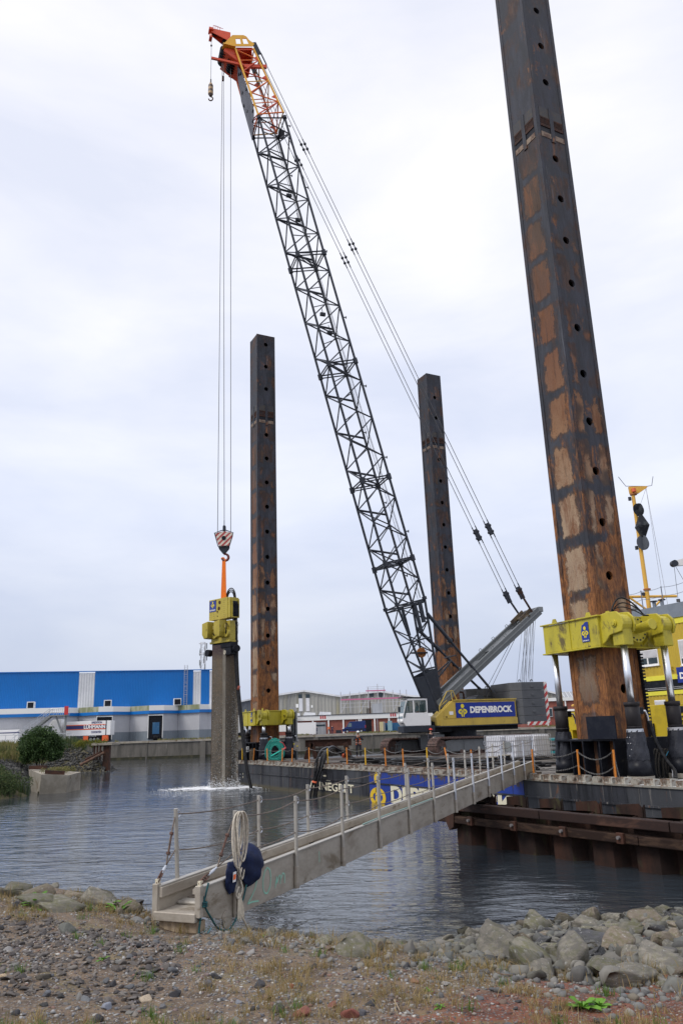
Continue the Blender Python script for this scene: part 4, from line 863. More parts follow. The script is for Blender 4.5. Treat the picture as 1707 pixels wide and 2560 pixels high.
# ------------------------------------------------------------------ legs
def leg(label, wc, uc, a, top, zb=-2.0, hz0=0.43, face_hole='-y'):
    t = thing('jack_up_leg', label, 'leg', (wc, uc, 0), 'B', 'square steel legs of the barge')
    h = a/2; q = MB(); zs = []; z = hz0
    holes = [z_ for z_ in [hz0+2.0*i for i in range(-1, 20)] if zb+.6 < z_ < top-.5]
    # three plain faces and one face (towards the open water side) pierced by pin holes
    V3 = lambda x, z_: (x, -h, z_)
    q.add([(-h, -h, zb), (-h, h, zb), (-h, h, top), (-h, -h, top)], [(0, 3, 2, 1)]); q.add([(h, -h, zb), (h, h, zb), (h, h, top), (h, -h, top)], [(0, 1, 2, 3)]); q.add([(-h, h, zb), (h, h, zb), (h, h, top), (-h, h, top)], [(0, 3, 2, 1)])
    q.add([(-h, -h, top), (h, -h, top), (h, h, top), (-h, h, top)], [(0, 1, 2, 3)])
    r = .17; n = 16; prev = zb
    for z_ in holes:
        z0, z1 = z_-.4, z_+.4; q.add([V3(-h, prev), V3(h, prev), V3(h, z0), V3(-h, z0)], [(0, 1, 2, 3)]); prev = z1
        ring = []; sq = []
        for i in range(n):
            an = 2*pi*i/n+pi/4; c_, s_ = math.cos(an), math.sin(an); k = 1/max(abs(c_), abs(s_)); ring.append((r*c_, z_+r*s_)); sq.append((.4*k*c_, z_+.4*k*s_))
        vs = [V3(*p) for p in ring]+[V3(*p) for p in sq]+[(p[0], -h+.12, p[1]) for p in ring]
        fs = [(i, n+i, n+(i+1) % n, (i+1) % n)[::-1] for i in range(n)]+[(2*n+i, i, (i+1) % n, 2*n+(i+1) % n) for i in range(n)]
        q.add(vs, fs); q.add([V3(-h, z0), V3(-.4, z0), V3(-.4, z1), V3(-h, z1)], [(0, 1, 2, 3)]); q.add([V3(.4, z0), V3(h, z0), V3(h, z1), V3(.4, z1)], [(0, 1, 2, 3)])
        q.add([(-.3, -h+.5, z_-.3), (.3, -h+.5, z_-.3), (.3, -h+.5, z_+.3), (-.3, -h+.5, z_+.3)], [(0, 1, 2, 3)], 1)
        q.add([(x, y, z__) for x, y, z__ in [(-.3, -h+.12, z_-.3), (.3, -h+.12, z_-.3), (.3, -h+.5, z_-.3), (-.3, -h+.5, z_-.3)]], [(0, 1, 2, 3)], 1)
    q.add([V3(-h, prev), V3(h, prev), V3(h, top), V3(-h, top)], [(0, 1, 2, 3)])
    off = TH_[t.name]; q.v = [(x+off.x, y+off.y, z_+off.z) for x, y, z_ in q.v]
    part(t, 'leg_shell', q, [SPUD, BLACK])
    # corner angle strips
    for sx, sy in ((-1, -1), (1, -1), (-1, 1)):
        for dx, dy in ((1, 0), (0, 1)):
            q = MB(); e = .02+h
            if dx: q.box(*sorted((sx*e-sx*.17+off.x, sx*e+off.x)), *sorted((sy*(e)+off.y, sy*(h-.002)+off.y)), zb, top-.01)
            else: q.box(*sorted((sx*(e)+off.x+.001*sx, sx*(h-.002)+off.x)), *sorted((sy*e-sy*.17+off.y, sy*e+off.y)), zb, top-.012)
            part(t, 'corner_plate', q, SPUD)
    # bolted splice: recessed slots with teeth
    zs_ = 27.9
    for fx in (0, 1):
        for sg in (-1, 1):
            q = MB(); k = MB(); c0 = sg*.36
            def bx_(x0, x1, z0, z1, d0, d1, mb_, mi=0):
                if fx: mb_.box(off.x-h-d1, off.x-h-d0, off.y+x0, off.y+x1, z0, z1, mi)
                else: mb_.box(off.x+x0, off.x+x1, off.y-h-d1, off.y-h-d0, z0, z1, mi)
            bx_(c0-.26, c0+.26, zs_-.02, zs_+.10, .0, .035, q); bx_(c0-.26, c0+.26, zs_+.42, zs_+.48, .0, .03, q)
            for i in range(7): bx_(c0-.25+.075*i, c0-.215+.075*i, zs_+.1, zs_+.42, .0, .03, q)
            part(t, 'splice_teeth', q, RUST)
            bx_(c0-.27, c0+.27, zs_-.30, zs_-.02, .001, .005, k); part(t, 'splice_slot', k, BLACK)
            k = MB(); bx_(c0-.27, c0+.27, zs_-.55, zs_-.30, .001, .02, k); part(t, 'splice_lip', k, mat('slot_lip', (.25, .19, .14), (.12, .07, .05), 4, rough=.8))
            k = MB(); bx_(c0-.27, c0+.27, zs_+.5, zs_+1.0, .001, .012, k); part(t, 'splice_plate', k, mat('patch_plate', (.05, .05, .055), (.07, .06, .05), 3, rough=.6))
        k = MB(); bx_(-.10, .10, zs_-.7, zs_+1.05, .005, .045, k); part(t, 'splice_strap', k, SPUD)
    return t
leg('square steel leg standing nearest the viewer, running out of the top of the view', 2.28, 3.89, 1.63, 38.5, hz0=.40)
leg('square steel leg at the far left end of the barge beside the hanging pile', 2.67, 37.9, 1.54, 35.2, hz0=.35)
leg('square steel leg seen behind the crane boom and pendant ropes', 19.0, 37.57, 1.50, 34.6, hz0=.3)
# ------------------------------------------------------------------ jacking gear
def jack(label, wc, uc, zt, zb, detail=True, bar_top=3.88):
    t = thing('jacking_collar', label, 'jacking collar', (wc, uc, DZ), 'B', 'yellow jacking collars round the legs')
    H = 1.38; w0, w1, u0, u1 = wc-H, wc+H, uc-H, uc+H; s = .84
    q = MB()
    q.box(w0, wc-s, u0, u1, zb, zt).box(wc+s, w1, u0, u1, zb, zt).box(wc-s, wc+s, uc+s, u1, zb, zt).box(wc-s, wc+s, u0, uc-s, zb, zt)
    part(t, 'collar_beam', q, Y_PAINT, bevel=.03)
    q = MB(); e = .07
    for z_ in (zt, zb-.05): q.box(w0-e, w0+.02, u0-e, u1+e, z_, z_+.05).box(w0+.02, w1+e, u0-e, u0+.02, z_, z_+.05).box(w0+.02, w1+e, u1-.02, u1+e, z_, z_+.05).box(w1-.02, w1+e, u0+.02, u1-.02, z_, z_+.05)
    part(t, 'flange', q, Y_PAINT, bevel=.012)
    q = MB(); q.box(w0-.03, w0-.002, uc-.02, uc+.02, zb, zt); part(t, 'stiffener', q, Y_PAINT)
    pl = part(t, 'logo_plate', MB().ext([(w0-.02, uc-.95, zb+.2), (w0-.02, uc-.6, zb+.2), (w0-.02, uc-.58, zb+.55), (w0-.02, uc-.64, zb+.78), (w0-.02, uc-.74, zb+.82), (w0-.02, uc-.82, zb+.88), (w0-.02, uc-.95, zb+.88)], (-.008, 0, 0)), BLUE)
    part(pl, 'figure_mark', logo(MB(), (w0-.035, uc-.77, zb+.34), (0, -1, 0), (0, 0, 1), .40, depth=0), LOGOY)
    part(pl, 'lettering', text('DEPENBROCK', .06, (w0-.035, uc-.63, zb+.225), (0, -1, 0), (0, 0, 1), depth=0, width=.3), LETTER)
    # lifting lugs on top
    for (a, b_) in ((w0+.12, u0+.55), (w0+.12, u1-.5), (w0+.6, u0+.1)):
        part(t, 'lifting_lug', MB().ext([(a, b_-.14, zt+.04), (a, b_-.06, zt+.22), (a, b_+.06, zt+.22), (a, b_+.14, zt+.04)], (.05, 0, 0)), Y_PAINT)
    for su in (-1, 1):
        uo = u0 if su < 0 else u1
        for wl in (wc-.95, wc+.95):
            uc_ = uo+su*.62 if su < 0 else uo-.02
            for dw in ((-.27, .27) if su < 0 else ()):     # cheek plates with rounded noses
                pts = [(wl+dw-.04, uo-su*.05, zt+.05), (wl+dw-.04, uo+su*.35, zt+.10), (wl+dw-.04, uo+su*.75, zt+.07), (wl+dw-.04, uo+su*.95, zt-.12), (wl+dw-.04, uo+su*1.0, zt-.38), (wl+dw-.04, uo+su*.9, zt-.6), (wl+dw-.04, uo+su*.35, zt-.68), (wl+dw-.04, uo+su*.18, zt-.85), (wl+dw-.04, uo-su*.05, zb+.02)]
                part(t, 'cheek_plate', MB().ext(pts, (.08, 0, 0)), Y_PAINT, bevel=.02)
            if su < 0:
             q = MB().tube((wl-.36, uc_, zt-.32), (wl+.36, uc_, zt-.32), .12, n=16).tube((wl-.40, uc_, zt-.32), (wl-.36, uc_, zt-.32), .08, n=8); part(t, 'pivot_pin', q, Y_PAINT, bevel=.01)
             q = MB().tube((wl-.2, uc_, zt-.32), (wl+.2, uc_, zt-.32), .32, n=20).box(wl-.22, wl+.22, uc_-.24, uc_+.24, zb-.05, zt-.4); part(t, 'rod_eye', q, Y_PAINT, bevel=.03)
            part(t, 'cylinder_rod', MB().tube((wl, uc_, bar_top-.1), (wl, uc_, zb-.05), .115, n=20), CHROME, smooth=True)
            cy = part(t, 'cylinder_barrel', MB().tube((wl, uc_, 3.0), (wl, uc_, bar_top), .235, n=24).tube((wl, uc_, bar_top-.1), (wl, uc_, bar_top+.03), .255, n=24).tube((wl, uc_, 3.1), (wl, uc_, 3.14), .245, n=24), BARREL)
            for p in cy.data.polygons: p.use_smooth = len(p.vertices) == 4
            part(cy, 'port_block', MB().box(wl+.16, wl+.42, uc_-.1, uc_+.1, bar_top-.36, bar_top-.14), BLACK, bevel=.02)
            part(cy, 'hose_fitting', MB().path([(wl+.42, uc_, bar_top-.25), (wl+.55, uc_-.02, bar_top-.26), (wl+.62, uc_-.03, bar_top-.42), (wl+.64, uc_-.03, bar_top-.6)], .035, 8), CHROME)
            # loose canvas gaiter
            q = MB(); n = 28; L = []; prof = [(3.02, .25), (2.9, .262), (2.72, .30), (2.55, .285), (2.38, .33), (2.22, .335), (2.12, .34), (2.08, .33)]
            for j, (z_, r_) in enumerate(prof): L.append([(wl+(r_+.034*math.sin(i*2.1+j*1.7)+.012*math.sin(i*5+j))*math.cos(2*pi*i/n), uc_+(r_+.022*math.sin(i*2.1+j*1.7))*math.sin(2*pi*i/n), z_) for i in range(n)])
            q.add([p for r_ in L for p in r_], [(j*n+(i+1) % n, j*n+i, (j+1)*n+i, (j+1)*n+(i+1) % n) for j in range(len(L)-1) for i in range(n)]); part(cy, 'gaiter', q, CANVAS, smooth=True)
            if su < 0: part(cy, 'strap', MB().tube((wl, uc_, 2.96), (wl, uc_, 3.06), .268, n=24), RAILW if wl < wc else SCAF)
            q = MB().tube((wl, uc_, DZ+.16), (wl, uc_, 2.1), .40, .34, n=28); o_ = part(cy, 'base_tube', q, BLACK)
            for p in o_.data.polygons: p.use_smooth = len(p.vertices) == 4
            part(cy, 'base_ring', MB().tube((wl, uc_, DZ), (wl, uc_, DZ+.155), .42, n=28), CONCL)
            if wl < wc and su < 0:
                for j in range(4):
                    for dx in (-.05, .05): part(cy, 'rivet', MB().ball((wl-.31+.01*j-.02*(j == 3), uc_+dx+.02, 2.8-.19*j), .018, 6, 4), SCAF)
    # lower housing: open front with ribs
    hw0, hw1, hu0, hu1, ht = wc-1.30, wc+1.30, uc-1.38, uc+1.38, 2.76
    q = MB(); q.box(hw0, hw1, hu0, hu1, ht-.07, ht).box(hw0+.05, hw1, hu1-.05, hu1, DZ, ht-.07).box(hw0+.7, hw0+.75, hu0+.05, hu1-.05, DZ, ht-.07).box(hw0+.05, hw1, hu0, hu0+.05, DZ, ht-.07)
    hs = part(t, 'housing', q, BLACK, bevel=.008)
    for k in (-1.38, -.72, .05, .62, 1.3): part(hs, 'rib', MB().box(hw0, hw0+.7, uc+k, uc+k+.05, DZ, ht-.071), BLACK)
    for k in (-.35, .35): part(hs, 'guide_tube', MB().tube((hw0+.5, uc+k, DZ), (hw0+.5, uc+k, ht-.08), .19, n=18), BLACK, smooth=True)
    return t
J1 = jack('large yellow jacking collar with chrome cylinders round the nearest leg', 2.28, 3.95, 6.80, 5.80)
J2 = jack('smaller looking yellow jacking collar round the far left leg', 2.67, 37.7, 4.86, 3.94, bar_top=3.35)
# horizontal locking cylinder on the near collar
wc, uc = 2.28, 3.95; u0 = uc-1.38
q = MB().tube((wc, u0+.1, 6.35), (wc, u0-.35, 6.35), .42, n=28); part(J1, 'locking_drum', q, Y_PAINT, smooth=False, bevel=.02)
q = MB().tube((wc, u0-.35, 6.33), (wc, u0-.42, 6.33), .44, n=28); fl = part(J1, 'bolt_flange', q, Y_PAINT, bevel=.01)
for i in range(14): a = 2*pi*i/14; part(fl, 'bolt', MB().tube((wc+.36*math.cos(a), u0-.42, 6.33+.36*math.sin(a)), (wc+.36*math.cos(a), u0-.45, 6.33+.36*math.sin(a)), .03, n=6), DGREY)
part(J1, 'locking_cylinder', MB().tube((wc-.05, u0-.4, 6.33), (wc-.10, u0-1.15, 6.42), .16, n=20).tube((wc-.10, u0-1.13, 6.42), (wc-.104, u0-1.19, 6.425), .185, n=20), Y_PAINT, bevel=.01)
q = MB()
for k, (dx, r_, hh) in enumerate(((0, .03, .62), (.05, .022, .45), (-.04, .018, .3))):
    q.path([(wc-.9+.9*t+dx, u0-.2-.75*t*t, 6.85+hh*math.sin(pi*min(1, t*1.08))**.8-.1*t) for t in [i/14 for i in range(15)]], r_, 7)
part(J1, 'hydraulic_hose', q, HOSE, smooth=True)
part(J1, 'blanking_plate', MB().box(.86, .90, 2.32, 3.60, 2.76, 3.50), mat('near_black_plate', (.010, .012, .02), (.016, .018, .026), 3, rough=.5)); part(J1, 'plate_stand', MB().box(.905, .95, 3.15, 3.2, 2.76, 3.3), BLACK)
part(J1, 'rack_strip', MB().box(2.28+.84, 2.28+.9, 3.89-.92, 3.89-.82, 1.5, 5.75), BLACK)
for i in range(34): part(J1, 'rack_tooth', MB().box(2.28+.83, 2.28+.95, 3.89-.98, 3.89-.915, 1.75+.115*i, 1.81+.115*i), BLACK)
# pressure hoses down from the port blocks
for (wl, ul) in ((wc-.95, uc-2.0), (wc+.95, uc-2.0)):
    q = MB()
    for k in range(2): q.path(sub([(wl+.64+.06*k, ul-.03, 3.3), (wl+.72+.06*k, ul-.1, 2.7), (wl+.9+.05*k, ul-.25, 2.1), (wl+1.0, ul-.45-.05*k, 1.75), (wl+.8+.1*k, ul-.6, DZ+.05)]), .04, 8)
    part(J1, 'hydraulic_hose', q, HOSE, smooth=True)
# ------------------------------------------------------------------ sheet pile wall with walings in front of the barge
wp = [atZ(1145, 2109, 0), atZ(1360, 2150, 0), atZ(1700, 2195, 0)]
P0 = wp[0]; dd = (wp[2]-wp[0]).normalized(); nn = Vector((-dd.y, dd.x, 0)) # nn points towards the barge? 
if nn.y < 0: nn = -nn
FRAMES['S'] = (Vector((P0.x, P0.y, 0)), math.atan2(dd.y, dd.x))
sw = thing('sheet_pile_wall', 'dark rusty sheet pile wall with double timber walings at the waterline by the barge', 'sheet pile wall', (3, 0, 0), 'S')
DR = mat('dark_pile_rust', (.024, .016, .014), (.052, .026, .019), 1.6, .4, .66, .75, stretch=(1, 1, .4), bump=.3, c3=(.05, .045, .025), amount3=.6)
def vb(): return None
for i in range(12):
    x = -.02+i*1.28
    q = MB(); prof = [(x, .0), (x+.62, .0), (x+.80, .38), (x+1.1, .38), (x+1.28, .0)] if i % 1 == 0 else []
    zt = 1.16+.0*i; v = []; f = []
    n = len(prof)
    for z_, ex in ((-1.5, 0), (zt, 0)):
        for (a, b_) in prof: v.append((a, b_, z_))
        for (a, b_) in reversed(prof): v.append((a, b_+.045, z_))
    m_ = 2*n; f = [tuple(range(m_, 2*m_))]+[(j, (j+1) % m_, m_+(j+1) % m_, m_+j) for j in range(m_)]
    q.add(v, f); part(sw, 'sheet_pile', q, DR, bevel=.01)
    q = MB(); q.add([(x+.5, .42, 1.0), (x+1.28, .40, 1.0), (x+1.28, .40, 1.34), (x+1.2, .40, 1.42), (x+.5, .42, 1.36)], [(0, 1, 2, 3, 4)]); q.ext([(x+.5, .43, 1.0), (x+1.3, .43, 1.0), (x+1.3, .43, 1.40), (x+1.24, .43, 1.31), (x+.5, .43, 1.35)], (0, .05, 0)); part(sw, 'pile_head', q, DR)
WAL = mat('waling_rust', (.030, .016, .013), (.022, .013, .012), 2.2, .4, .65, .8, bump=.35, stretch=(.4, 1, 1), c3=(.08, .04, .028), amount3=.64)
for i in range(4):
    part(sw, 'waling', MB().box(-.25+3.9*i, 3.62+3.9*i, -.24, -.02, .94, 1.16), WAL, bevel=.02); part(sw, 'waling', MB().box(-1.1+3.9*i, 2.78+3.9*i, -.27, -.02, .60, .80), mat('wet_timber', (.026, .016, .013), (.055, .034, .024), 2, rough=.75, stretch=(1, 5, 5), bump=.3), bevel=.02)
for i in range(7):
    part(sw, 'bracket_block', MB().box(.9+i*1.75, 1.10+i*1.75, -.36, -.275, .60, .84), RUST, bevel=.015); part(sw, 'bolt', MB().tube((1.0+i*1.75, -.36, .74), (1.0+i*1.75, -.43, .74), .04, n=8), mat('dull_bolt', (.16, .15, .15), None, rough=.6))
part(sw, 'end_bracket', MB().ext([(-.3, -.3, .9), (-.3, -.3, 1.3), (.3, -.3, 1.3), (.2, -.3, .5), (.0, -.3, .4)], (0, .25, 0)), RUST)
# ------------------------------------------------------------------ guard posts with chain at the deck edge
ug = [38.9, 37.9, 36.3, 34.2, 31.6, 29.2, 27.7, 25.2, 22.8, 20.5, 18.5, 16.5, 14.9, 12.9, 11.2, 9.6]
tops = []
for i, uu in enumerate(ug):
    yel = i in (2, 8, 10, 13); lean = {3: -.25, 14: .30, 5: -.08, 6: -.12, 4: .08}.get(i, random.uniform(-.04, .04)); h_ = 1.0+random.uniform(-.05, .05)
    if i in (0, 1, 2, 3, 4): h_ = .95
    where = ['leftmost, behind the water hose', 'beside the white notice', 'bright yellow, at the left leg', 'leaning outward by the black locker', 'in front of the teal rope coil', 'below the control box', 'right of the control box', 'left of the rusty trestle foot', 'yellow, below the trestle', 'in front of the black hose bundle', 'yellow, before the hi-vis worker', 'rust red, left of the left crawler track', 'between the two crawler tracks', 'bright yellow, before the near crawler track', 'strongly tilted, below the near crawler track', 'rightmost before the gangway posts'][i]
    t = thing('guard_post', 'thin %s guard post on the barge edge, %s' % ('yellow' if yel else 'orange', where), 'guard post', (.35, uu, DZ), 'B', 'guard posts along the barge edge')
    top = (.35, uu+lean, DZ+h_); tops.append(top)
    part(t, 'post', MB().tube((.35, uu, DZ), top, .034, n=7), STANCHY if yel else STANCH); part(t, 'socket', MB().tube((.35, uu, DZ), (.35, uu+lean*.15, DZ+.2), .055, n=8), RUST)
q = MB()
for a, b_ in zip(tops[:-1], tops[1:]): q.path(catenary((a[0], a[1], a[2]-.06), (b_[0], b_[1], b_[2]-.06), random.uniform(.08, .22), 8), .014, 5)
solo('guard_chain', 'sagging wire and chain strung between the orange guard posts', 'chain', q, CHAIN, (.35, 25, DZ+.9), 'B')
near = [(5.35, .95), (3.65, .95), (6.9, 1.0)]
pts = []
for (x, y, lab) in ((1335, 1942, 'orange guard post where the gangway meets the barge deck'), (1449, 1938, 'orange guard post with chain left of the black leg housing front'), (1540, 1944, 'orange guard post with chain at the corner of the black leg housing')):
    g = w2f('B', atZ(x, y, DZ)); w_ = .25; t_ = Vector((w_, g.y-(g.x-w_)*.45, DZ)); uu = t_.y
    # solve position on the edge line so that it stands in front of the housing
    best = min([(abs((lambda p: (853.5+1942*(p-Vector((0, 0, EYE))).dot(RT)/(p-Vector((0, 0, EYE))).dot(FW)))(f2w('B', (w_, uu_, DZ)))-x), uu_) for uu_ in np.arange(0, 9, .02)])[1]
    t = thing('guard_post', lab, 'guard post', (w_, best, DZ), 'B', 'guard posts along the barge edge'); hh = 1.0
    part(t, 'post', MB().tube((w_, best, DZ), (w_, best-.03, DZ+hh), .034, n=8), STANCH); part(t, 'socket', MB().tube((w_, best, DZ), (w_, best, DZ+.14), .06, n=8), RUST); pts.append((w_, best, DZ+hh))
def chain(mb, p, q_, sag, r=.008):
    P_ = catenary(p, q_, sag, 44)
    for i in range(44):
        c = (P_[i]+P_[i+1])/2; d = (P_[i+1]-P_[i])
        L = d.length*.72; d.normalize(); s_ = d.cross(Vector((1, 0, 0)) if i % 2 else Vector((0, 0, 1))).normalized()
        mb.path([c+d*L*math.cos(a)*.95+s_*.018*math.sin(a) for a in [2*pi*k/6 for k in range(6)]], r, 4, close=True)
q = MB()
pe = (pts[0][0], pts[0][1], pts[0][2])
for dz in (-.05, -.5):
    chain(q, (pts[0][0], pts[0][1], pts[0][2]+dz), (pts[1][0], pts[1][1], pts[1][2]+dz), .2); chain(q, (pts[1][0], pts[1][1], pts[1][2]+dz), (pts[2][0], pts[2][1], pts[2][2]+dz), .26)
chain(q, (pts[2][0], pts[2][1], pts[2][2]-.05), (pts[2][0]+.05, pts[2][1]-.12, DZ+.1), 0)
solo('guard_chain', 'double galvanised chain hanging in front of the black leg housing', 'chain', q, CHAIN, (.25, 4, DZ+.9), 'B')
# ================================================================== CRANE (frame K: x = forward f, y = towards the viewer s, z above deck)
crane = thing('crawler_crane', 'large crawler crane with dark lattice boom, orange boom head and yellow machinery house', 'crane', (0, 0, 0), 'K')
TRD = HANG-(.318+pi)+pi+.12   # the tracks point along the barge's inward axis
cT, sT = math.cos(TRD), math.sin(TRD)
def T(x, y, z): return (x*cT-y*sT, x*sT+y*cT, z)     # track axes: x forward, y sideways (towards viewer positive)
# direction check: forward of the tracks must be forward of the crane
if cT < 0:
    cT, sT = -cT, -sT
TRL, TRG = 9.7, 5.3
TR_M = mat('track_rust', (.11, .065, .055), (.06, .04, .035), 5, .4, .65, .75, bump=.3, c3=(.2, .15, .13), amount3=.64)
shoe = MB(); shoe.box(-.17, .17, -.46, .46, -.05, .035).box(-.06, .06, -.40, .40, .035, .075).box(-.15, .15, -.12, .12, -.16, -.05); shoe_me = mkmesh('track_shoe', shoe, TR_M)
def track(y0):
    R = .56; hl = TRL/2-R-.1
    q = MB(); q.ext([T(-hl-.2, y0-.26, .45), T(-hl, y0-.26, 1.0), T(hl-.9, y0-.26, 1.06), T(hl+.25, y0-.26, .85), T(hl+.35, y0-.26, .45), T(hl-.3, y0-.26, .28), T(-hl+.2, y0-.26, .28)], Vector(T(0, .52, 0)))
    tf = part(crane, 'crawler_frame', q, MGREY, bevel=.02)
    q = MB(); sd_ = .27 if y0 > 0 else .27
    q.ext([T(hl-.5, y0+sd_, .42), T(hl-.3, y0+sd_, .62), T(hl+.2, y0+sd_, .66), T(hl+.2, y0+sd_, .42)], Vector(T(0, .03, 0))).box(0, 0, 0, 0, 0, 0)
    part(tf, 'cover_plate', q, LGREY)
    for k in (-2.2, .2, 2.1): part(tf, 'weld_rib', MB().ext([T(k, y0+.26, .35), T(k+.05, y0+.26, .35), T(k+.05, y0+.26, .98), T(k, y0+.26, .98)], Vector(T(0, .04, 0))), MGREY)
    part(tf, 'shackle', MB().path([Vector(T(.3, y0+.30, .72))+Vector(T(.09*math.cos(a), 0, .12*math.sin(a))) for a in [2*pi*k/10 for k in range(10)]], .03, 6, close=True), RAILW)
    for sg in (-1, 1): part(tf, 'sprocket', MB().tube(T(sg*(hl+.05), y0-.3, R+.08), T(sg*(hl+.05), y0+.3, R+.08), R*.86, n=20), TR_M)
    for k in range(8): part(tf, 'roller', MB().tube(T(-hl+.5+k*.87, y0-.3, .24), T(-hl+.5+k*.87, y0+.3, .24), .16, n=12), TR_M)
    P = []; per = 2*2*hl+2*pi*R; n = int(per/.36)
    for i in range(n):
        d = per*i/n
        if d < 2*hl: x, z, a = -hl+d, 2*R+.08-.05*math.sin(pi*d/(2*hl))*1.2, 0
        elif d < 2*hl+pi*R: t = (d-2*hl)/R; x, z, a = hl+R*math.sin(t), R+.08+R*math.cos(t), t
        elif d < 4*hl+pi*R: x, z, a = hl-(d-2*hl-pi*R), .08, pi
        else: t = (d-4*hl-pi*R)/R; x, z, a = -hl-R*math.sin(t), R+.08-R*math.cos(t), pi+t
        M = Matrix.Translation(Vector(T(x, y0, z)))@Matrix.Rotation(math.atan2(sT, cT), 4, 'Z')@Matrix.Rotation(a+random.uniform(-.05, .05), 4, 'Y')
        inst(tf, 'track_shoe', shoe_me, M)
track(TRG/2); track(-TRG/2)
part(crane, 'car_body', MB().ext([T(-1.9, -TRG/2+.3, .5), T(1.9, -TRG/2+.3, .5), T(1.9, TRG/2-.3, .5), T(-1.9, TRG/2-.3, .5)], (0, 0, .75)), BLACK, bevel=.03)
part(crane, 'tool_box', MB().ext([T(1.95, -.55, .45), T(3.1, -.55, .45), T(3.1, .75, .45), T(1.95, .75, .45)], (0, 0, .95)), MGREY, bevel=.02)
q = MB()
for k in (0, .5): q.beam(T(3.6+k*.9, -TRG/2+.3, .1), T(3.4+k*.9, -TRG/2+.3, .9), .05, .05)
for z_ in (.3, .55, .8): q.beam(T(3.5, -TRG/2+.3, z_), T(4.0, -TRG/2+.3, z_), .05, .05)
part(crane, 'access_ladder', q, LGREY)
part(crane, 'slew_ring', MB().tube((0, 0, 1.25), (0, 0, 1.62), 1.35, n=36), BLACK)
# upperworks
part(crane, 'turntable_frame', MB().box(-4.3, 2.3, -1.2, 1.2, 1.6, 1.98).box(1.2, 4.3, -.3, 1.5, 1.55, 1.9), BLACK, bevel=.02)
part(crane, 'running_board', MB().box(-4.3, 2.4, 1.2, 1.78, 1.9, 1.98), DGREY)
mh = MB(); mh.ext([(2.28, 1.55, 2.0), (2.34, 1.55, 2.6), (1.05, 1.55, 3.68), (-4.08, 1.55, 3.68), (-4.08, 1.55, 2.0)], (0, -1.0, 0)); mh.box(-4.08, .9, -1.5, .54, 2.0, 3.5)
M_ = part(crane, 'machinery_house', mh, Y_CRANE, bevel=.03)
part(M_, 'house_roof_edge', MB().box(-4.13, 1.0, 1.48, 1.62, 3.69, 3.76), Y_CRANE); part(M_, 'lower_skirt', MB().box(-4.1, 2.05, 1.555, 1.585, 1.98, 2.42), Y_CRANE)
lp_ = part(M_, 'logo_panel', MB().box(-3.97, .78, 1.56, 1.575, 2.49, 3.54), BLUE)
part(lp_, 'figure_mark', logo(MB(), (.26, 1.585, 2.56), (-1, 0, 0), (0, 0, 1), .9, depth=0), LOGOY)
part(lp_, 'lettering', text('DEPENBROCK', .62, (-.32, 1.585, 2.83), (-1, 0, 0), (0, 0, 1), bold=.05, width=3.4, sy=.95, depth=0), LETTER)
for f_ in (-.95, -1.9, -2.85): part(lp_, 'panel_joint', MB().box(f_, f_+.012, 1.576, 1.579, 2.49, 3.54), DGREY)
dr = part(M_, 'access_door', MB().ext([(.82, 1.56, 2.47), (1.75, 1.56, 2.47), (1.75, 1.56, 3.0), (1.02, 1.56, 3.58), (.82, 1.56, 3.58)], (0, .02, 0)), Y_CRANE)
part(dr, 'notice_plate', MB().box(1.02, 1.32, 1.585, 1.59, 2.72, 2.95), WHITEP); part(dr, 'latch', MB().box(1.5, 1.6, 1.585, 1.6, 2.55, 2.62), BLACK)
q = MB().path([(2.05, 1.5, 2.75), (2.0, 1.5, 3.35), (1.35, 1.5, 4.35), (.9, 1.5, 4.4), (.62, 1.5, 3.75)], .035, 6).path([(1.05, 1.5, 4.38), (.98, 1.5, 3.72)], .03, 6).path([(2.0, 1.5, 3.3), (1.4, 1.5, 3.75)], .025, 6)
part(M_, 'handrail', q, Y_CRANE)
part(M_, 'exhaust', MB().tube((-.35, .3, 3.5), (-1.1, .3, 3.5), .24, n=14).path([(-.55, .3, 3.6), (-.55, .3, 4.15), (-.5, .3, 4.32), (-.25, .3, 4.34)], .07, 8), RUST)
part(M_, 'winch_drum', MB().tube((-1.6, -.8, 3.7), (-1.6, .8, 3.7), .38, n=20).tube((1.2, -.8, 3.1), (1.2, .8, 3.1), .4, n=20), DGREY)
for f_ in (-3.2, -.1, .5): part(M_, 'roof_vent', MB().tube((f_, .9, 3.68), (f_, .9, 3.8), .14, n=10), DGREY)
# counterweights: slabs in two stacks
cwp = [(-3.92, -1.75), (-3.92, 1.1), (-4.55, 1.78), (-6.42, 1.78), (-6.42, -1.75)]
for i in range(5):
    g = .008; z0 = 1.92+i*.6
    s_ = part(crane, 'counterweight_slab', MB().ext([(a, b_, z0) for a, b_ in cwp], (0, 0, .6-.018)), CWGREY, bevel=.012)
part(crane, 'counterweight_lug', MB().path([(-4.6+.1*math.cos(a), 1.5, 4.95+.14*math.sin(a)) for a in [pi*k/8 for k in range(9)]], .035, 6).path([(-5.6+.1*math.cos(a), 1.5, 4.95+.14*math.sin(a)) for a in [pi*k/8 for k in range(9)]], .035, 6), CWGREY)
for i in range(5): part(crane, 'lifting_eye', MB().box(-5.5, -5.3, 1.785, 1.83, 2.1+.6*i, 2.26+.6*i), CWGREY, bevel=.02)
for i in range(2): part(crane, 'counterweight_slab', MB().ext([(-2.0, -3.4, 3.45+.62*i), (-2.0, -2.2, 3.45+.62*i), (-2.6, -1.6, 3.45+.62*i), (-4.3, -1.6, 3.45+.62*i), (-4.3, -3.4, 3.45+.62*i)], (0, 0, .6)), CWGREY, bevel=.012)
part(crane, 'counterweight_lug', MB().path([(-3.6+.1*math.cos(a), -1.9, 4.68+.14*math.sin(a)) for a in [pi*k/8 for k in range(9)]], .035, 6), CWGREY)
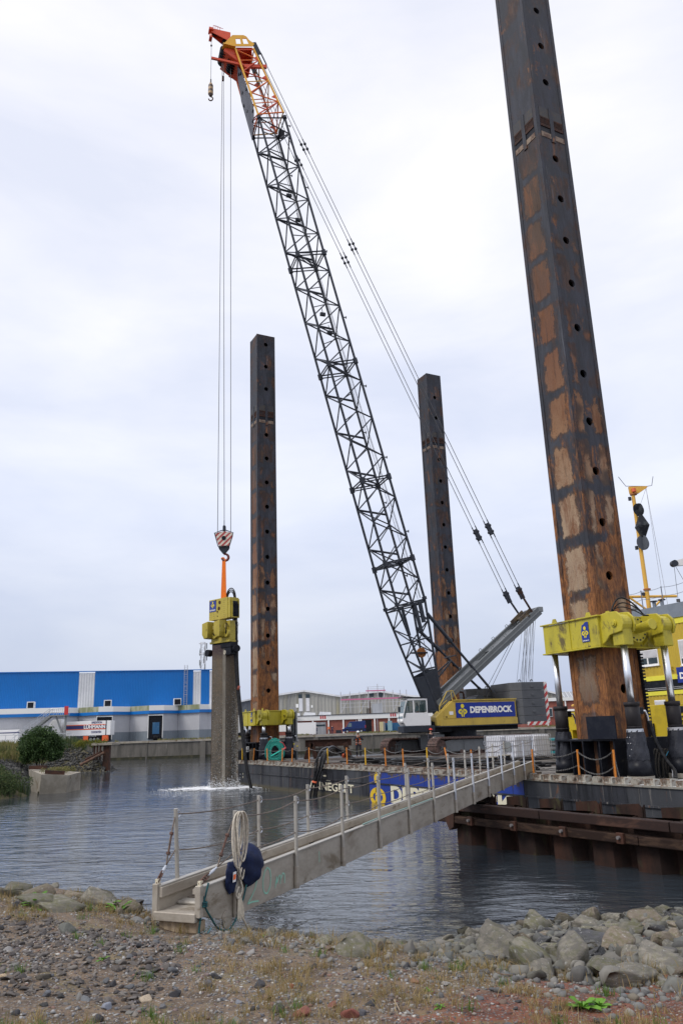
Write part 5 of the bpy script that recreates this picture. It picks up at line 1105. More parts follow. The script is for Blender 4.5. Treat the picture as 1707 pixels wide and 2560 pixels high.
q = MB().box(-6.72, -6.43, 1.70, 1.72, 2.1, 4.9).box(-6.72, -4.75, 1.80, 1.82, 1.83, 2.07); part(crane, 'hazard_board', q, STRIPE)
# cab on the near side in front
cabp = [(2.85, 2.05), (4.75, 2.05), (4.98, 2.4), (4.62, 3.78), (4.45, 3.9), (3.05, 3.88), (3.05, 2.8), (2.85, 2.6)]
lowp = [(2.85, 2.05), (4.75, 2.05), (4.98, 2.4), (4.87, 2.92), (3.05, 2.92), (3.05, 2.8), (2.85, 2.6)]
cb = part(crane, 'cab', MB().ext([(a, 1.75, b_) for a, b_ in lowp], (0, -1.05, 0)), WHITEP, bevel=.02)
part(cb, 'cab_roof', MB().ext([(a, 1.75, b_) for a, b_ in [(4.64, 3.77), (4.62, 3.8), (4.45, 3.9), (3.05, 3.88), (3.05, 3.77)]], (0, -1.05, 0)), WHITEP, bevel=.01)
for yy in (1.69, .72): part(cb, 'cab_pillar', MB().box(4.05, 4.14, yy, yy+.05, 2.925, 3.765), WHITEP); part(cb, 'cab_pillar', MB().ext([(4.87, yy, 2.925), (4.79, yy, 2.925), (4.55, yy, 3.765), (4.63, yy, 3.765)], (0, .05, 0)), WHITEP)
part(cb, 'cab_rear_wall', MB().box(3.05, 3.14, .72, 1.74, 2.925, 3.765), WHITEP)
part(cb, 'seat', MB().box(3.2, 3.35, 1.0, 1.5, 2.925, 3.5), BLACK, bevel=.03)
part(cb, 'side_window', MB().ext([(4.02, 1.76, 2.98), (4.05, 1.76, 3.78), (3.15, 1.76, 3.76), (3.13, 1.76, 2.98)], (0, -.008, 0)), CGL)
part(cb, 'door_window', MB().ext([(4.15, 1.74, 2.93), (4.79, 1.74, 2.93), (4.56, 1.74, 3.76), (4.15, 1.74, 3.76)], (0, -.006, 0)), CGL)
part(cb, 'front_window', MB().add([(4.955, .8, 2.55), (4.955, 1.68, 2.55), (4.66, 1.68, 3.72), (4.66, .8, 3.72)], [(0, 1, 2, 3)]).ext([(4.80, 1.762, 2.6), (4.90, 1.762, 2.6), (4.62, 1.762, 3.66), (4.52, 1.762, 3.66)], (0, .01, 0)), GLASSL)
part(cb, 'wiper', MB().beam((4.88, 1.79, 2.7), (4.62, 1.79, 3.6), .03, .02), BLACK)
part(cb, 'roof_visor', MB().ext([(4.8, 1.8, 3.98), (2.9, 1.8, 3.93), (2.9, 1.8, 3.97), (4.8, 1.8, 4.02)], (0, -1.2, 0)), DGREY)
part(cb, 'work_lamp', MB().tube((4.88, 1.3, 2.35), (5.1, 1.3, 2.35), .10, n=12).tube((4.88, 1.6, 2.35), (5.1, 1.6, 2.35), .10, n=12), WHITEP)
part(cb, 'mirror_bracket', MB().path([(4.9, 1.8, 2.2), (5.25, 1.85, 2.3), (5.25, 1.85, 3.3), (4.95, 1.8, 3.4)], .02, 5).box(5.15, 5.3, 1.8, 1.86, 3.0, 3.35), DGREY)
part(cb, 'cab_base', MB().box(2.6, 4.95, .7, 1.8, 1.62, 2.04), DGREY, bevel=.02)
part(crane, 'front_cylinders', MB().tube((2.2, .9, 1.7), (2.2, .9, 2.3), .26, n=14).tube((1.9, .6, 2.2), (2.6, .6, 2.2), .2, n=14).tube((2.7, 1.1, 1.2), (2.7, 1.1, 2.0), .13, n=12), BLACK, bevel=.01)
# boom
bd = Vector((.2389, 0, .9710)).normalized(); bs = Vector((0, 1, 0)); bp = Vector((-bd.z, 0, bd.x))    # along, towards viewer, back
def BC(z):  # boom centre at height z above deck
    return Vector((3.58+(z-10.75)*.2463, -.0, z))
Wd, Hd = 2.376/2, 2.26/2
def boom_section(z0, z1, n, mat_, name='boom_section', r=.085, rb=.045, lift=0.0, label=None, skip_near=False):
    sec = MB(); a, b_ = BC(z0), BC(z1)
    cs_ = [(1, -1), (1, 1), (-1, -1), (-1, 1)]   # (side towards viewer, back)
    K = lambda c, t: a.lerp(b_, t)+bs*(c[0]*Wd)+bp*(c[1]*Hd)
    holder = MB().path([K(c, .01) for c in ((1, -1), (1, 1), (-1, 1), (-1, -1))], .05, 6, close=True)
    s_ = part(crane, name, holder, mat_, label=label)
    for c in cs_:
        part(s_, 'chord', MB().tube(K(c, 0), K(c, 1), r, n=8), mat_)
        for p_, q2_ in ((K(c, 0), K(c, 0)+bd*.22), (K(c, 1)-bd*.22, K(c, 1))): part(s_, 'chord_joint', MB().tube(p_, q2_, r*1.9, n=8), mat_)
    e = .012
    faces = [((1, -1), (1, 1), 0), ((-1, -1), (-1, 1), 1), ((1, -1), (-1, -1), 0), ((1, 1), (-1, 1), 1)]
    for c1, c2, ph in faces:
        for i in range(n):
            t0, t1 = e+(1-2*e)*i/n, e+(1-2*e)*(i+1)/n
            p, q_ = (K(c1, t0), K(c2, t1)) if (i+ph) % 2 == 0 else (K(c2, t0), K(c1, t1)); part(s_, 'lattice_bar', MB().tube(p, q_, rb, n=6), mat_)
        for t in (e, 1-e): part(s_, 'lattice_bar', MB().tube(K(c1, t), K(c2, t), rb, n=6), mat_)
    for t in (e, 1-e): part(s_, 'lattice_bar', MB().tube(K((1, -1), t), K((-1, 1), t), rb*.8, n=6), mat_)
    for k in range(n):
        t = (k+.5)/n; part(s_, 'lattice_bar', MB().tube(K((1, -1), t-.5/n+.01), K((-1, 1), t+.5/n-.01), rb*.8, n=6), mat_)
        if k % 2 == 0: part(s_, 'heavy_brace', MB().tube(K((-1, 1), t), K((-1, -1), t+.5/n), rb*1.7, n=6), mat_)
    return s_, K
for z0, z1, n in ((10.75, 13.88, 2), (13.88, 20.17, 4), (20.17, 29.58, 6), (29.58, 38.96, 6), (38.96, 51.6, 8)):
    boom_section(z0, z1, n, DGREY, r=.10, rb=.055)
# tapered foot section with plated base
a0, a1 = BC(10.75), BC(3.0); hold = MB()
s0 = part(crane, 'boom_foot_section', MB().tube(BC(3.1)-bs*1.15, BC(3.1)+bs*1.15, .16, n=12), DGREY)
def KF(c, z):
    t = max(0, min(1, (z-3.0)/7.75)); k = .14+.86*t; return BC(z)+bs*(c[0]*Wd*(.85+.15*t))+bp*(c[1]*Hd*k)
CS = [(1, -1), (1, 1), (-1, -1), (-1, 1)]
for c in CS: part(s0, 'chord', MB().tube(KF(c, 10.75), KF(c, 3.0), .095, n=8), DGREY)
zl = [10.6, 9.3, 8.1, 7.0, 6.0]
for c1, c2, ph in (((1, -1), (1, 1), 0), ((-1, -1), (-1, 1), 1), ((1, -1), (-1, -1), 0), ((1, 1), (-1, 1), 1)):
    for i in range(len(zl)-1):
        p, q_ = (KF(c1, zl[i]), KF(c2, zl[i+1])) if (i+ph) % 2 == 0 else (KF(c2, zl[i]), KF(c1, zl[i+1])); part(s0, 'lattice_bar', MB().tube(p, q_, .05, n=6), DGREY)
    for z_ in (zl[0], zl[2], zl[-1]): part(s0, 'lattice_bar', MB().tube(KF(c1, z_), KF(c2, z_), .055, n=6), DGREY)
for sy in (1, -1):
    q = MB(); q.ext([KF((sy, -1), 5.7), KF((sy, 1), 5.9), KF((sy, 1), 3.0), KF((sy, -1), 3.0)], Vector((0, .04, 0))); part(s0, 'base_plate', q, DGREY)
part(s0, 'base_plate', MB().ext([KF((1, -1), 5.6), KF((-1, -1), 5.6), KF((-1, -1), 3.2), KF((1, -1), 3.2)], bp*.04), DGREY)
part(s0, 'cross_plate', MB().ext([KF((1, 1), 5.9), KF((-1, 1), 5.9), KF((-1, 1), 3.6), KF((1, 1), 3.6)], bp*.04), DGREY)
part(s0, 'winch_sheave', MB().tube(BC(7.2)+bs*.2+bp*.1, BC(7.2)+bs*.32+bp*.1, .36, n=20), mat('sheave_orange', (.4, .15, .03), (.3, .1, .02), 3, rough=.5)); part(s0, 'sheave_bracket', MB().box(*[v for v in (2.2, 3.4)], .1, .5, 7.15, 7.25), DGREY)
# stop cylinders housing and back stops
part(s0, 'stop_frame', MB().tube(KF((1, 1), 10.4)+bd*.3, KF((-1, 1), 10.4)+bd*.3, .12, n=8).beam(KF((1, .2), 10.7), KF((1, .2), 8.6), .25, .18).beam(KF((-1, .2), 10.7), KF((-1, .2), 8.6), .25, .18).beam(KF((1, .6), 10.7), KF((1, .6), 9.2), .12, .3), DGREY)
for sy, pe_ in ((1, (-2.53, 1.0, 4.36)), (-1, (-2.5, -1.1, 4.75))):
    p = KF((sy, 1), 9.75 if sy > 0 else 9.0); e_ = Vector(pe_); m1 = p.lerp(e_, .35)
    part(crane, 'back_stop', MB().tube(p, m1, .135, n=10).tube(m1, e_, .095, n=10).tube(m1-(e_-p).normalized()*.1, m1+(e_-p).normalized()*.1, .18, n=10).beam(e_+(e_-p).normalized()*.25+Vector((0, .12, 0)), e_+Vector((0, .12, 0)), .05, .12).beam(e_+(e_-p).normalized()*.25-Vector((0, .12, 0)), e_-Vector((0, .12, 0)), .05, .12), DGREY)
part(crane, 'back_stop_tie', MB().tube((.55, 1.0, 6.6), (1.95, .95, 5.1), .06, n=6).tube((-.2, -1.0, 6.7), (1.8, -.9, 5.2), .06, n=6).tube((.2, 1.0, 6.95), (.2, -1.0, 6.95), .05, n=6), DGREY)
# gantry (A-frame)
GANT = mat('gantry_grey', (.115, .125, .13), (.10, .108, .112), 2, .45, .7, .42, bump=.05)
for sy in (.95, -.95):
    p, q_ = Vector((1.9, sy, 3.4)), Vector((-7.2, sy, 10.35)); g_ = part(crane, 'gantry_leg', MB().beam(p, q_, .30, .62, (0, 0, 1)), GANT, bevel=.02)
    d_ = (q_-p).normalized(); n_ = Vector((-d_.z, 0, d_.x))
    if n_.z < 0: n_ = -n_
    part(g_, 'web_flange', MB().beam(p+n_*.02+Vector((0, .16, 0)), q_+n_*.02+Vector((0, .16, 0)), .02, .08), LGREY)
    q = MB()
    for t in (.35, .55, .68, .82): c = p.lerp(q_, t)+n_*.33; q.path([c-d_*.12, c-d_*.1+n_*.14, c+d_*.1+n_*.14, c+d_*.12], .025, 5)
    part(g_, 'lifting_eye', q, LGREY)
q = MB()
d_ = (Vector((-7.2, 0, 10.35))-Vector((1.9, 0, 3.4))).normalized(); n_ = Vector((-d_.z, 0, d_.x)); n_ = -n_ if n_.z < 0 else n_
for t0, t1 in ((.12, .46), (.56, .80)):
    a_, b2 = Vector((1.9, 0, 3.4)).lerp(Vector((-7.2, 0, 10.35)), t0), Vector((1.9, 0, 3.4)).lerp(Vector((-7.2, 0, 10.35)), t1)
    q.add([a_+bs*.9+n_*.1, a_-bs*.9+n_*.1, b2-bs*.9+n_*.1, b2+bs*.9+n_*.1], [(0, 1, 2, 3)])
part(crane, 'gantry_plate', q, MGREY)
top = Vector((-6.9, 0, 10.1)); q = MB()
for k in range(9): q.tube(top+bs*(-.8+.2*k), top+bs*(-.68+.2*k), .34, n=18)
part(crane, 'gantry_sheaves', q, DGREY); part(crane, 'gantry_sheave_pins', MB().tube(Vector((-6.2, -1.1, 9.9)), Vector((-6.2, 1.1, 9.9)), .12, n=10).beam((-5.6, .6, 9.6), (-6.7, .6, 10.5), .1, .3).beam((-5.6, -.6, 9.6), (-6.7, -.6, 10.5), .1, .3), mat('sheave_grime', (.12, .09, .05), (.06, .05, .045), 6, rough=.7))
part(crane, 'gantry_crosshead', MB().box(-7.5, -7.1, -1.1, 1.1, 10.25, 10.65), LGREY, bevel=.03)
q = MB()
for k in range(9): q.tube((-6.75-.1*(k % 2), -.8+.2*k, 9.8), (-5.5-.35*(k % 3), -.6+.15*k, 4.7), .013, n=5)
for k in range(6): q.tube((-7.0, -.8+.3*k, 9.9), (-6.1, -.7+.26*k, 4.85), .013, n=5)
part(crane, 'luffing_rope', q, mat('greasy_rope', (.16, .2, .2), (.22, .16, .17), 60, rough=.4, metal=.5))
part(crane, 'gantry_tie', MB().tube((-5.6, .5, 9.2), (-1.9, .5, 3.9), .018, n=5).tube((-5.9, .5, 9.4), (-2.3, .5, 3.9), .018, n=5), WIRE)
# boom head
HD, zt0, zt1 = None, 51.6, 58.35
HC = {(1, -1): ((14.77, 51.47), (16.70, 57.87)), (1, 1): ((12.60, 52.21), (15.15, 58.31)), (-1, -1): ((14.79, 51.37), (16.56, 58.44)), (-1, 1): ((12.64, 52.09), (14.95, 59.0))}
def KH(c, t):
    (f0, z0_), (f1, z1_) = HC[c]; return Vector((f0+(f1-f0)*t, c[0]*(Wd-.05*t), z0_+(z1_-z0_)*t))
hs_ = part(crane, 'boom_head_section', MB().tube(KH((1, -1), 0), KH((-1, -1), 0), .06, n=8), ORANGE, label='orange and red painted boom head section')
for c in HC: part(hs_, 'chord', MB().tube(KH(c, 0), KH(c, 1), .085, n=8), ORANGE if c[0] > 0 else RED)
for c1, c2, ph in (((1, -1), (1, 1), 0), ((-1, -1), (-1, 1), 1), ((1, -1), (-1, -1), 0), ((1, 1), (-1, 1), 1)):
    nb = 6
    for i in range(nb):
        t0, t1 = .01+.97*i/nb, .01+.97*(i+1)/nb; p, q_ = (KH(c1, t0), KH(c2, t1)) if (i+ph) % 2 == 0 else (KH(c2, t0), KH(c1, t1)); part(hs_, 'lattice_bar', MB().tube(p, q_, .05, n=6), ORANGE)
        if i % 2 == 0: part(hs_, 'lattice_bar', MB().tube(KH(c1, t1), KH(c2, t1), .04, n=6), RED)
    for t in (.01, .98): part(hs_, 'lattice_bar', MB().tube(KH(c1, t), KH(c2, t), .055, n=6), ORANGE)
for ch in list(hs_.children):
    if ch.name.startswith('chord'):
        ch.data.materials[0] = ORANGEY if sum(v.co.y for v in ch.data.vertices) > 0 else ORANGE
    elif ch.name.startswith('lattice_bar'): ch.data.materials[0] = random.choice([RED, ORANGE, ORANGE, ORANGEY])
for k in range(6):
    t = .06+.15*k; c = (1, 1) if k % 2 else (-1, 1)
    part(hs_, 'gusset_plate', MB().ext([KH(c, t), KH(c, t+.07), KH(c, t+.03)-bp*.45], bs*.04), RED)
# anti-twist sheet on the front chord face
def KL(u_, v_): return KH((1, -1), v_).lerp(KH((-1, -1), v_), (1-u_)/2)-bp*.14
q = MB(); q.ext([KL(-1.02, -.06), KL(-.1, .0), KL(.80, .10), KL(.95, .20), KL(.92, .66), KL(.5, .80), KL(-.2, .74), KL(-.98, .48)], bp*.03); sh_ = part(crane, 'guide_plate', q, mat('slate_plate', (.13, .135, .16), (.11, .115, .14), 1, rough=.6))
for uu, vv in ((.7, .66), (-.2, .5), (.75, .42), (-.3, .25), (.1, .05), (.6, .12), (-.7, .38), (.3, .7)):
    for d_y in (-.07, .07): p = KL(uu+d_y, vv); part(sh_, 'plate_clamp', MB().box(p.x-.05, p.x+.05, p.y-.05, p.y+.05, p.z-.09, p.z+.09), BLACK)
# head cheek plates
HB = BC(58.3)
def HP(a, b_, s_): return HB+bd*a+bp*b_+bs*s_       # along boom, back, side
OUT = [(17.58, 58.02), (17.58, 58.22), (16.97, 59.18), (16.02, 59.46), (15.77, 59.39), (15.51, 59.05), (15.07, 58.81), (15.21, 58.50), (16.68, 58.07)]
for sy in (1.16, -1.16):
    q = MB(); dz = 0 if sy > 0 else .35
    def strip(pl): q.ext([(a_, sy-.03, b_+dz) for a_, b_ in pl], bs*.06)
    strip([(17.58, 58.02), (17.58, 58.22), (16.97, 59.18), (16.70, 59.26), (16.70, 58.87), (16.63, 58.34), (16.68, 58.07)])
    strip([(16.70, 58.87), (16.70, 59.26), (16.10, 59.435), (16.11, 59.05)]); strip([(16.11, 59.05), (16.10, 59.435), (16.02, 59.46), (15.77, 59.39), (15.77, 59.15)])
    strip([(15.77, 59.15), (15.77, 59.39), (15.51, 59.05), (15.07, 58.81), (15.21, 58.50), (15.56, 58.40), (15.56, 58.65)])
    strip([(16.68, 58.07), (16.63, 58.34), (16.22, 58.46), (16.12, 58.235)]); strip([(16.12, 58.235), (16.22, 58.46), (16.01, 58.52), (15.56, 58.65), (15.56, 58.40)])
    strip([(16.32, 58.99), (16.11, 59.05), (16.01, 58.52), (16.22, 58.46)])
    part(crane, 'head_cheek', q, ORANGEY if sy > 0 else RED, bevel=.012)
part(crane, 'head_ledge', MB().box(16.7, 17.75, .5, 1.3, 57.93, 58.04), ORANGEY)
q = MB(); fr = [(16.72, 58.02), (16.9, 57.0), (16.66, 56.9), (15.15, 57.35), (14.95, 58.45), (15.25, 58.44)]
q.ext([(a_, -1.1, b_) for a_, b_ in fr], (0, .05, 0))
part(crane, 'head_bulkhead', q, RED)
part(crane, 'head_bulkhead', MB().ext([(16.70, -1.05, 58.04), (16.70, 1.08, 58.04), (15.22, 1.08, 58.45), (15.22, -1.05, 58.45)], (-.01, 0, -.05)), RED)
part(crane, 'head_bulkhead', MB().ext([(16.78, -1.05, 58.0), (16.78, 1.05, 58.0), (16.72, 1.05, 57.35), (16.72, -1.05, 57.2)], (.05, 0, 0)), RED)
part(crane, 'head_bulkhead', MB().ext([(15.30, -1.05, 58.35), (15.30, .9, 58.35), (15.25, .9, 57.75), (15.25, -1.05, 57.5)], (-.05, 0, 0)), RED)
part(crane, 'head_nose', MB().ext([HP(-1.7, -1.1, 1.0), HP(-.1, -1.3, 1.0), (HP(.1, -2.3, 1.0)), (HP(-.2, -2.5, 1.0))], bs*-.06).ext([HP(-1.7, -1.1, -1.0), HP(-.1, -1.3, -1.0), (HP(.1, -2.3, -1.0)), (HP(-.2, -2.5, -1.0))], bs*.06).ext([HP(-.2, -2.45, -1), HP(-1.7, -1.1, -1), HP(-1.7, -1.1, 1), HP(-.2, -2.45, 1)], bp*.05), RED)
q = MB()
for k in range(6): q.tube(HP(.15, -2.15, -.7+.26*k), HP(.15, -2.15, -.60+.26*k), .52, n=22)
for k in range(5): q.tube(HP(-.75, -1.75, -.55+.26*k), HP(-.75, -1.75, -.47+.26*k), .42, n=20)
part(crane, 'head_sheaves', q, BLACK)
part(crane, 'cross_spreader', MB().box(*sorted((HP(-1.6, -1.2, 0).x-.1, HP(-1.6, -1.2, 0).x+2.6)), .9, 1.05, HP(-1.6, -1.2, 0).z-.1, HP(-1.6, -1.2, 0).z+.1).beam(HP(-1.75, -1.1, 1.0), HP(-1.75, .9, 1.0), .2, .3), RED)
# jib pointing forward
J0 = Vector((17.0, -.05, 60.0)); J1_ = Vector((18.62, -.05, 60.35)); jd = (J1_-J0)
for sy in (-.42, .42):
    q = MB().ext([J0+bs*sy-Vector((0, 0, .75)), J0+bs*sy+Vector((0, 0, .25)), J1_+bs*sy*.4+Vector((0, 0, .16)), J1_+bs*sy*.4-Vector((0, 0, .25))], bs*.05); part(crane, 'jib_side', q, RED)
part(crane, 'jib_plate', MB().add([J0+bs*.42+Vector((0, 0, .3)), J0-bs*.42+Vector((0, 0, .3)), J1_-bs*.17+Vector((0, 0, .14)), J1_+bs*.17+Vector((0, 0, .14))], [(0, 1, 2, 3)]), mat('jib_red', (.62, .07, .04), None, rough=.45))
part(crane, 'jib_sheave', MB().tube(J1_+Vector((-.35, -.06, -.05)), J1_+Vector((-.35, .06, -.05)), .3, n=16).tube(HP(1.7, -1.5, -.2), HP(1.7, -1.5, -.1), .5, n=22), BLACK)
part(crane, 'jib_tip', MB().box(J1_.x-.15, J1_.x+.2, -.3, .3, J1_.z-.1, J1_.z+.12).box(J1_.x-.1, J1_.x+.15, -.25, .25, J1_.z-.9, J1_.z-.75).beam(J1_-Vector((0, 0, .75)), J1_, .08, .2), RED)
q = MB()
for k in (0, .5, 1.1, 1.7): p = J1_.lerp(J0, .1+.2*k)+Vector((0, .3, .15)); q.tube(p, p+Vector((0, 0, .3)), .02, n=5).tube(p+Vector((0, 0, .3)), p+Vector((-.3, 0, .3)), .02, n=5)
part(crane, 'jib_rail', q, RED)
# pendants
pk = DGREY; PB = [(-4.28, .75, 11.3), (-6.75, -.95, 10.55)]
def pend(mb, p, q_): mb.tube(p, q_, .021, n=5)
h1 = Vector((15.05, 1.05, 58.95)); h2 = Vector((15.0, -1.05, 59.05))
nodes = {}
for nm, sy, lo_e, hi in (('near', 1, Vector((-6.61, 1.0, 10.14)), h1), ('far', -1, Vector((-6.78, -1.0, 10.06)), h2)):
    a_ = Vector((-4.28+.0, .95, 11.3)) if sy > 0 else Vector((-6.75, -.95, 11.75))
    a_ = Vector((-5.68, sy*1.0, 11.72))
    dv_ = (hi-a_).normalized(); L_ = (hi-a_).length; sidev = Vector((-dv_.z, 0, dv_.x))*.17
    part(crane, 'pendant_link', MB().tube(lo_e, a_, .085, n=8).beam(a_-dv_*.1, a_+dv_*.35, .14, .42), RUST if sy > 0 else DGREY)
    ks = [.0, .106, .606, .796, 1.0]
    for i in range(4):
        t0, t1 = ks[i], ks[i+1]; p0, p1 = a_+dv_*L_*t0, a_+dv_*L_*t1; e0 = .35 if i != 0 else .3
        for sg in (-1, 1): part(crane, 'pendant_rope', MB().tube(p0+sidev*sg+dv_*e0, p1+sidev*sg-dv_*.35, .026, n=6), WIRE)
    for i, t in enumerate(ks[:-1]):
        p = a_+dv_*L_*t; mb = MB()
        for sg in (-1, 1):
            mb.tube(p+sidev*sg-dv_*.75*(i > 0), p+sidev*sg+dv_*.75, .045, n=6)
            mb.ball(p+sidev*sg+dv_*.25, .13, 8, 6); 
            if i: mb.ball(p+sidev*sg-dv_*.25, .13, 8, 6)
        if i <= 1: mb.beam(p-dv_*.5, p+dv_*.5, .12, .38)
        part(crane, 'pendant_socket', mb, DGREY)
    part(crane, 'pendant_socket', MB().beam(hi-dv_*1.1, hi+dv_*.1, .12, .34).tube(hi-dv_*2.2+sidev, hi-dv_*1.0+sidev, .06, n=6).tube(hi-dv_*2.2-sidev, hi-dv_*1.0-sidev, .06, n=6), DGREY)
# hoist and holding ropes along the boom
q = MB()
for (s_, o_) in ((.3, .35), (.1, .42), (-.2, .3)):
    q.tube(BC(11)+bp*(Hd+o_*.4)+bs*s_, Vector((15.3, s_, 58.7)), .018, n=5)
q.tube(Vector((1.2, .3, 3.4)), Vector((15.25, .4, 58.8)), .018, n=5)
part(crane, 'hoist_rope', q, WIRE)
for z_, sy in ((45.8, -1), (34.9, -1), (43.2, -.5), (33.1, -.6)):
    c = BC(z_)+bs*(sy*.9)+bp*.5; part(crane, 'boom_lamp', MB().box(c.x-.22, c.x+.22, c.y-.12, c.y+.12, c.z-.3, c.z-.05).tube(c, c+Vector((.1, 0, .5)), .03, n=5), DGREY)
for i in range(14):
    z_ = 13+i*2.9; c = BC(z_)+bs*(Wd+.02)*(1 if i % 2 else -1)+bp*Hd; part(crane, 'boom_bracket', MB().box(c.x-.28, c.x-.05, c.y-.03, c.y+.03, c.z-.03, c.z+.03).box(c.x-.3, c.x-.24, c.y-.05, c.y+.05, c.z-.09, c.z+.09), DGREY)
part(crane, 'boom_stay_bracket', MB().box(-.0+HP(-6.8, 1.4, 0).x-.3, HP(-6.8, 1.4, 0).x+.2, -1.3, -.9, HP(-6.8, 1.4, 0).z-.3, HP(-6.8, 1.4, 0).z+.35), BLACK)
# ------------------------------------------------------------------ falls, hook block and hammer
def kw(p): return f2w('K', p)
hx = Vector((-8.33, 53.64, 0)); zb_ = 18.0
blkz = 16.8
hk = thing('hook_block', 'crane hook block with red and white stripes holding an orange sling', 'hook block', (0, 0, blkz), 'V')
yv = 0
# face the viewer: the block turns roughly towards the camera, so build it in a rotated sub frame
FRAMES['H'] = (Vector((-8.40, 53.64, 0)), math.radians(4)); 
bpy.data.objects.remove(hk); hk = thing('hook_block', 'crane hook block with red and white stripes holding an orange sling', 'hook block', (0, 0, blkz), 'H')
def blk_z(y): return atY(560, y, 53.64).z
zt_, zm_, zl_ = blk_z(1335), blk_z(1366), blk_z(1384)
pl = [(-.62, zt_-.0), (-.14, zt_+.12), (.14, zt_+.12), (.62, zt_-.0), (.60, zt_-.12), (.36, zm_-.0), (-.36, zm_), (-.60, zt_-.12)]
for yy in (-.26, .24): part(hk, 'side_plate', MB().ext([(a, yy, b_) for a, b_ in pl], (0, .03, 0)), STRIPEH)
part(hk, 'plate_rim', MB().path([(a, -.27, b_) for a, b_ in [(-.66, zt_+.02), (-.15, zt_+.2), (.15, zt_+.2), (.66, zt_+.02), (.40, zm_-.05), (-.40, zm_-.05)]], .035, 6, close=True), DGREY)
part(hk, 'sheave', MB().tube((-.06, -.2, zt_-.33), (-.06, .22, zt_-.33), .42, n=24), BLACK); part(hk, 'axle_boss', MB().tube((-.0, -.30, zt_-.36), (-.0, -.26, zt_-.36), .15, n=18), BLACK)
part(hk, 'hook_housing', MB().ext([(-.40, -.18, zm_-.06), (.40, -.18, zm_-.06), (.34, -.18, zm_-.2), (.08, -.18, zl_), (-.08, -.18, zl_), (-.34, -.18, zm_-.2)], (0, .36, 0)), DGREY, bevel=.02)
part(hk, 'rope_socket', MB().tube((0, 0, zt_+.12), (0, 0, zt_+.62), .09, n=8).box(-.1, .12, -.08, .08, zt_+.3, zt_+.55).tube((0, 0, zt_+.6), (0, 0, zt_+1.0), .03, n=6), DGREY)
zc_ = blk_z(1393.5); q = MB(); q.path([(.08+.235*math.cos(a)*1.0, 0, zc_+.235*math.sin(a)) for a in [math.radians(d) for d in range(115, -171, -15)]], [.06+.035*math.sin(pi*i/19) for i in range(20)], 8)
part(hk, 'hook', q, mat('hook_red', (.22, .05, .04), (.10, .04, .035), 5, rough=.6), smooth=True)
q = MB(); 
ropes = MB(); tipw = w2f('H', kw(Vector((17.0, .0, 59.0))))
for dx, dy in ((-.47, .05), (0, .0), (.47, -.05)):
    topx = (-.35, .05, .62)[(-.47, 0, .47).index(dx)]
    w1 = w2f('H', atY(*((556.3, 128), (558.8, 128), (577, 160))[(-.47, 0, .47).index(dx)], 53.64))
    ropes.tube((dx, dy, zt_+.05+(.95 if dx == 0 else 0)), w1, .024, n=6)
hr = solo('hoist_falls', 'three long vertical hoist ropes between the boom head and the striped hook block', 'wire rope', ropes, WIRE, (0, 0, 35), 'H')
sl = thing('lifting_sling', 'bright orange webbing sling between the hook and the vibro hammer', 'sling', (0, 0, blk_z(1480)), 'H')
zs0, zs1 = zc_-.22, blk_z(1503)
q = MB().ext([(-.12, -.04, zs0+.1), (.10, -.04, zs0+.1), (.085, -.04, zs1), (-.20, -.04, zs1)], (0, .06, 0)); part(sl, 'webbing', q, SLING, bevel=.01)
q = MB().ext([(.02, -.08, zs0+.08), (.13, -.08, zs0+.06), (.20, -.08, zs1), (.02, -.08, zs1)], (0, .05, 0)); part(sl, 'webbing', q, SLING, bevel=.01)
q = MB().path([(-.08+.1*math.cos(a), -.02, zs0+.1+.09*math.sin(a)) for a in [pi*k/8 for k in range(9)]], .05, 8); part(sl, 'eye', q, SLING)
# auxiliary hook
ax = kw((18.62, 0, 0)); ahz = atY(527, 225, ax.y).z
ah = thing('auxiliary_hook', 'small overhaul ball hook with worn tan stripes hanging at the boom tip', 'hook', (ax.x, ax.y, ahz)); 
zt1_, zt2_ = atY(527, 207, ax.y).z, atY(527, 240, ax.y).z; xx_ = atY(527, 225, ax.y).x; H_ = zt1_-zt2_
q = MB().tube((xx_, ax.y, zt2_+H_*.0), (xx_, ax.y, zt2_+H_*.15), .12, .22, n=16).tube((xx_, ax.y, zt2_+H_*.15), (xx_, ax.y, zt2_+H_*.8), .22, .20, n=16).tube((xx_, ax.y, zt2_+H_*.8), (xx_, ax.y, zt1_), .20, .08, n=16)
part(ah, 'ball_weight', q, striped('worn_tan_bands', (.42, .28, .14), (.09, .06, .05), 2.2, 'Z', 0.0), smooth=False)
part(ah, 'swivel', MB().tube((xx_, ax.y, zt1_), (xx_, ax.y, zt1_+.35), .06, n=8), DGREY)
part(ah, 'hook', MB().path([(xx_+.02+.17*math.cos(a), ax.y, zt2_-.28+.2*math.sin(a)) for a in [math.radians(d) for d in range(100, -181, -20)]], .05, 7), RUST)
solo('auxiliary_rope', 'thin rope holding the small hook below the jib tip', 'wire rope', MB().tube((xx_, ax.y, zt1_+.3), (xx_, ax.y, atY(527, 98, ax.y).z), .022, n=6).ball((xx_, ax.y, atY(527, 114, ax.y).z), .09, 8, 6), WIRE, (xx_, ax.y, 56))
lw = kw((17.3, .6, 0)); solo('limit_weight', 'small dark limit switch weight hanging on a wire beside the hoist ropes', 'weight', MB().tube((atY(558, 197, lw.y).x, lw.y, atY(558, 197, lw.y).z-.2), (atY(558, 197, lw.y).x, lw.y, atY(558, 197, lw.y).z+.25), .09, n=10).tube((atY(558, 197, lw.y).x, lw.y, atY(558, 197, lw.y).z+.2), (atY(571, 145, lw.y).x, lw.y, atY(571, 145, lw.y).z), .012, n=5), RUST, (-9, lw.y, 54))
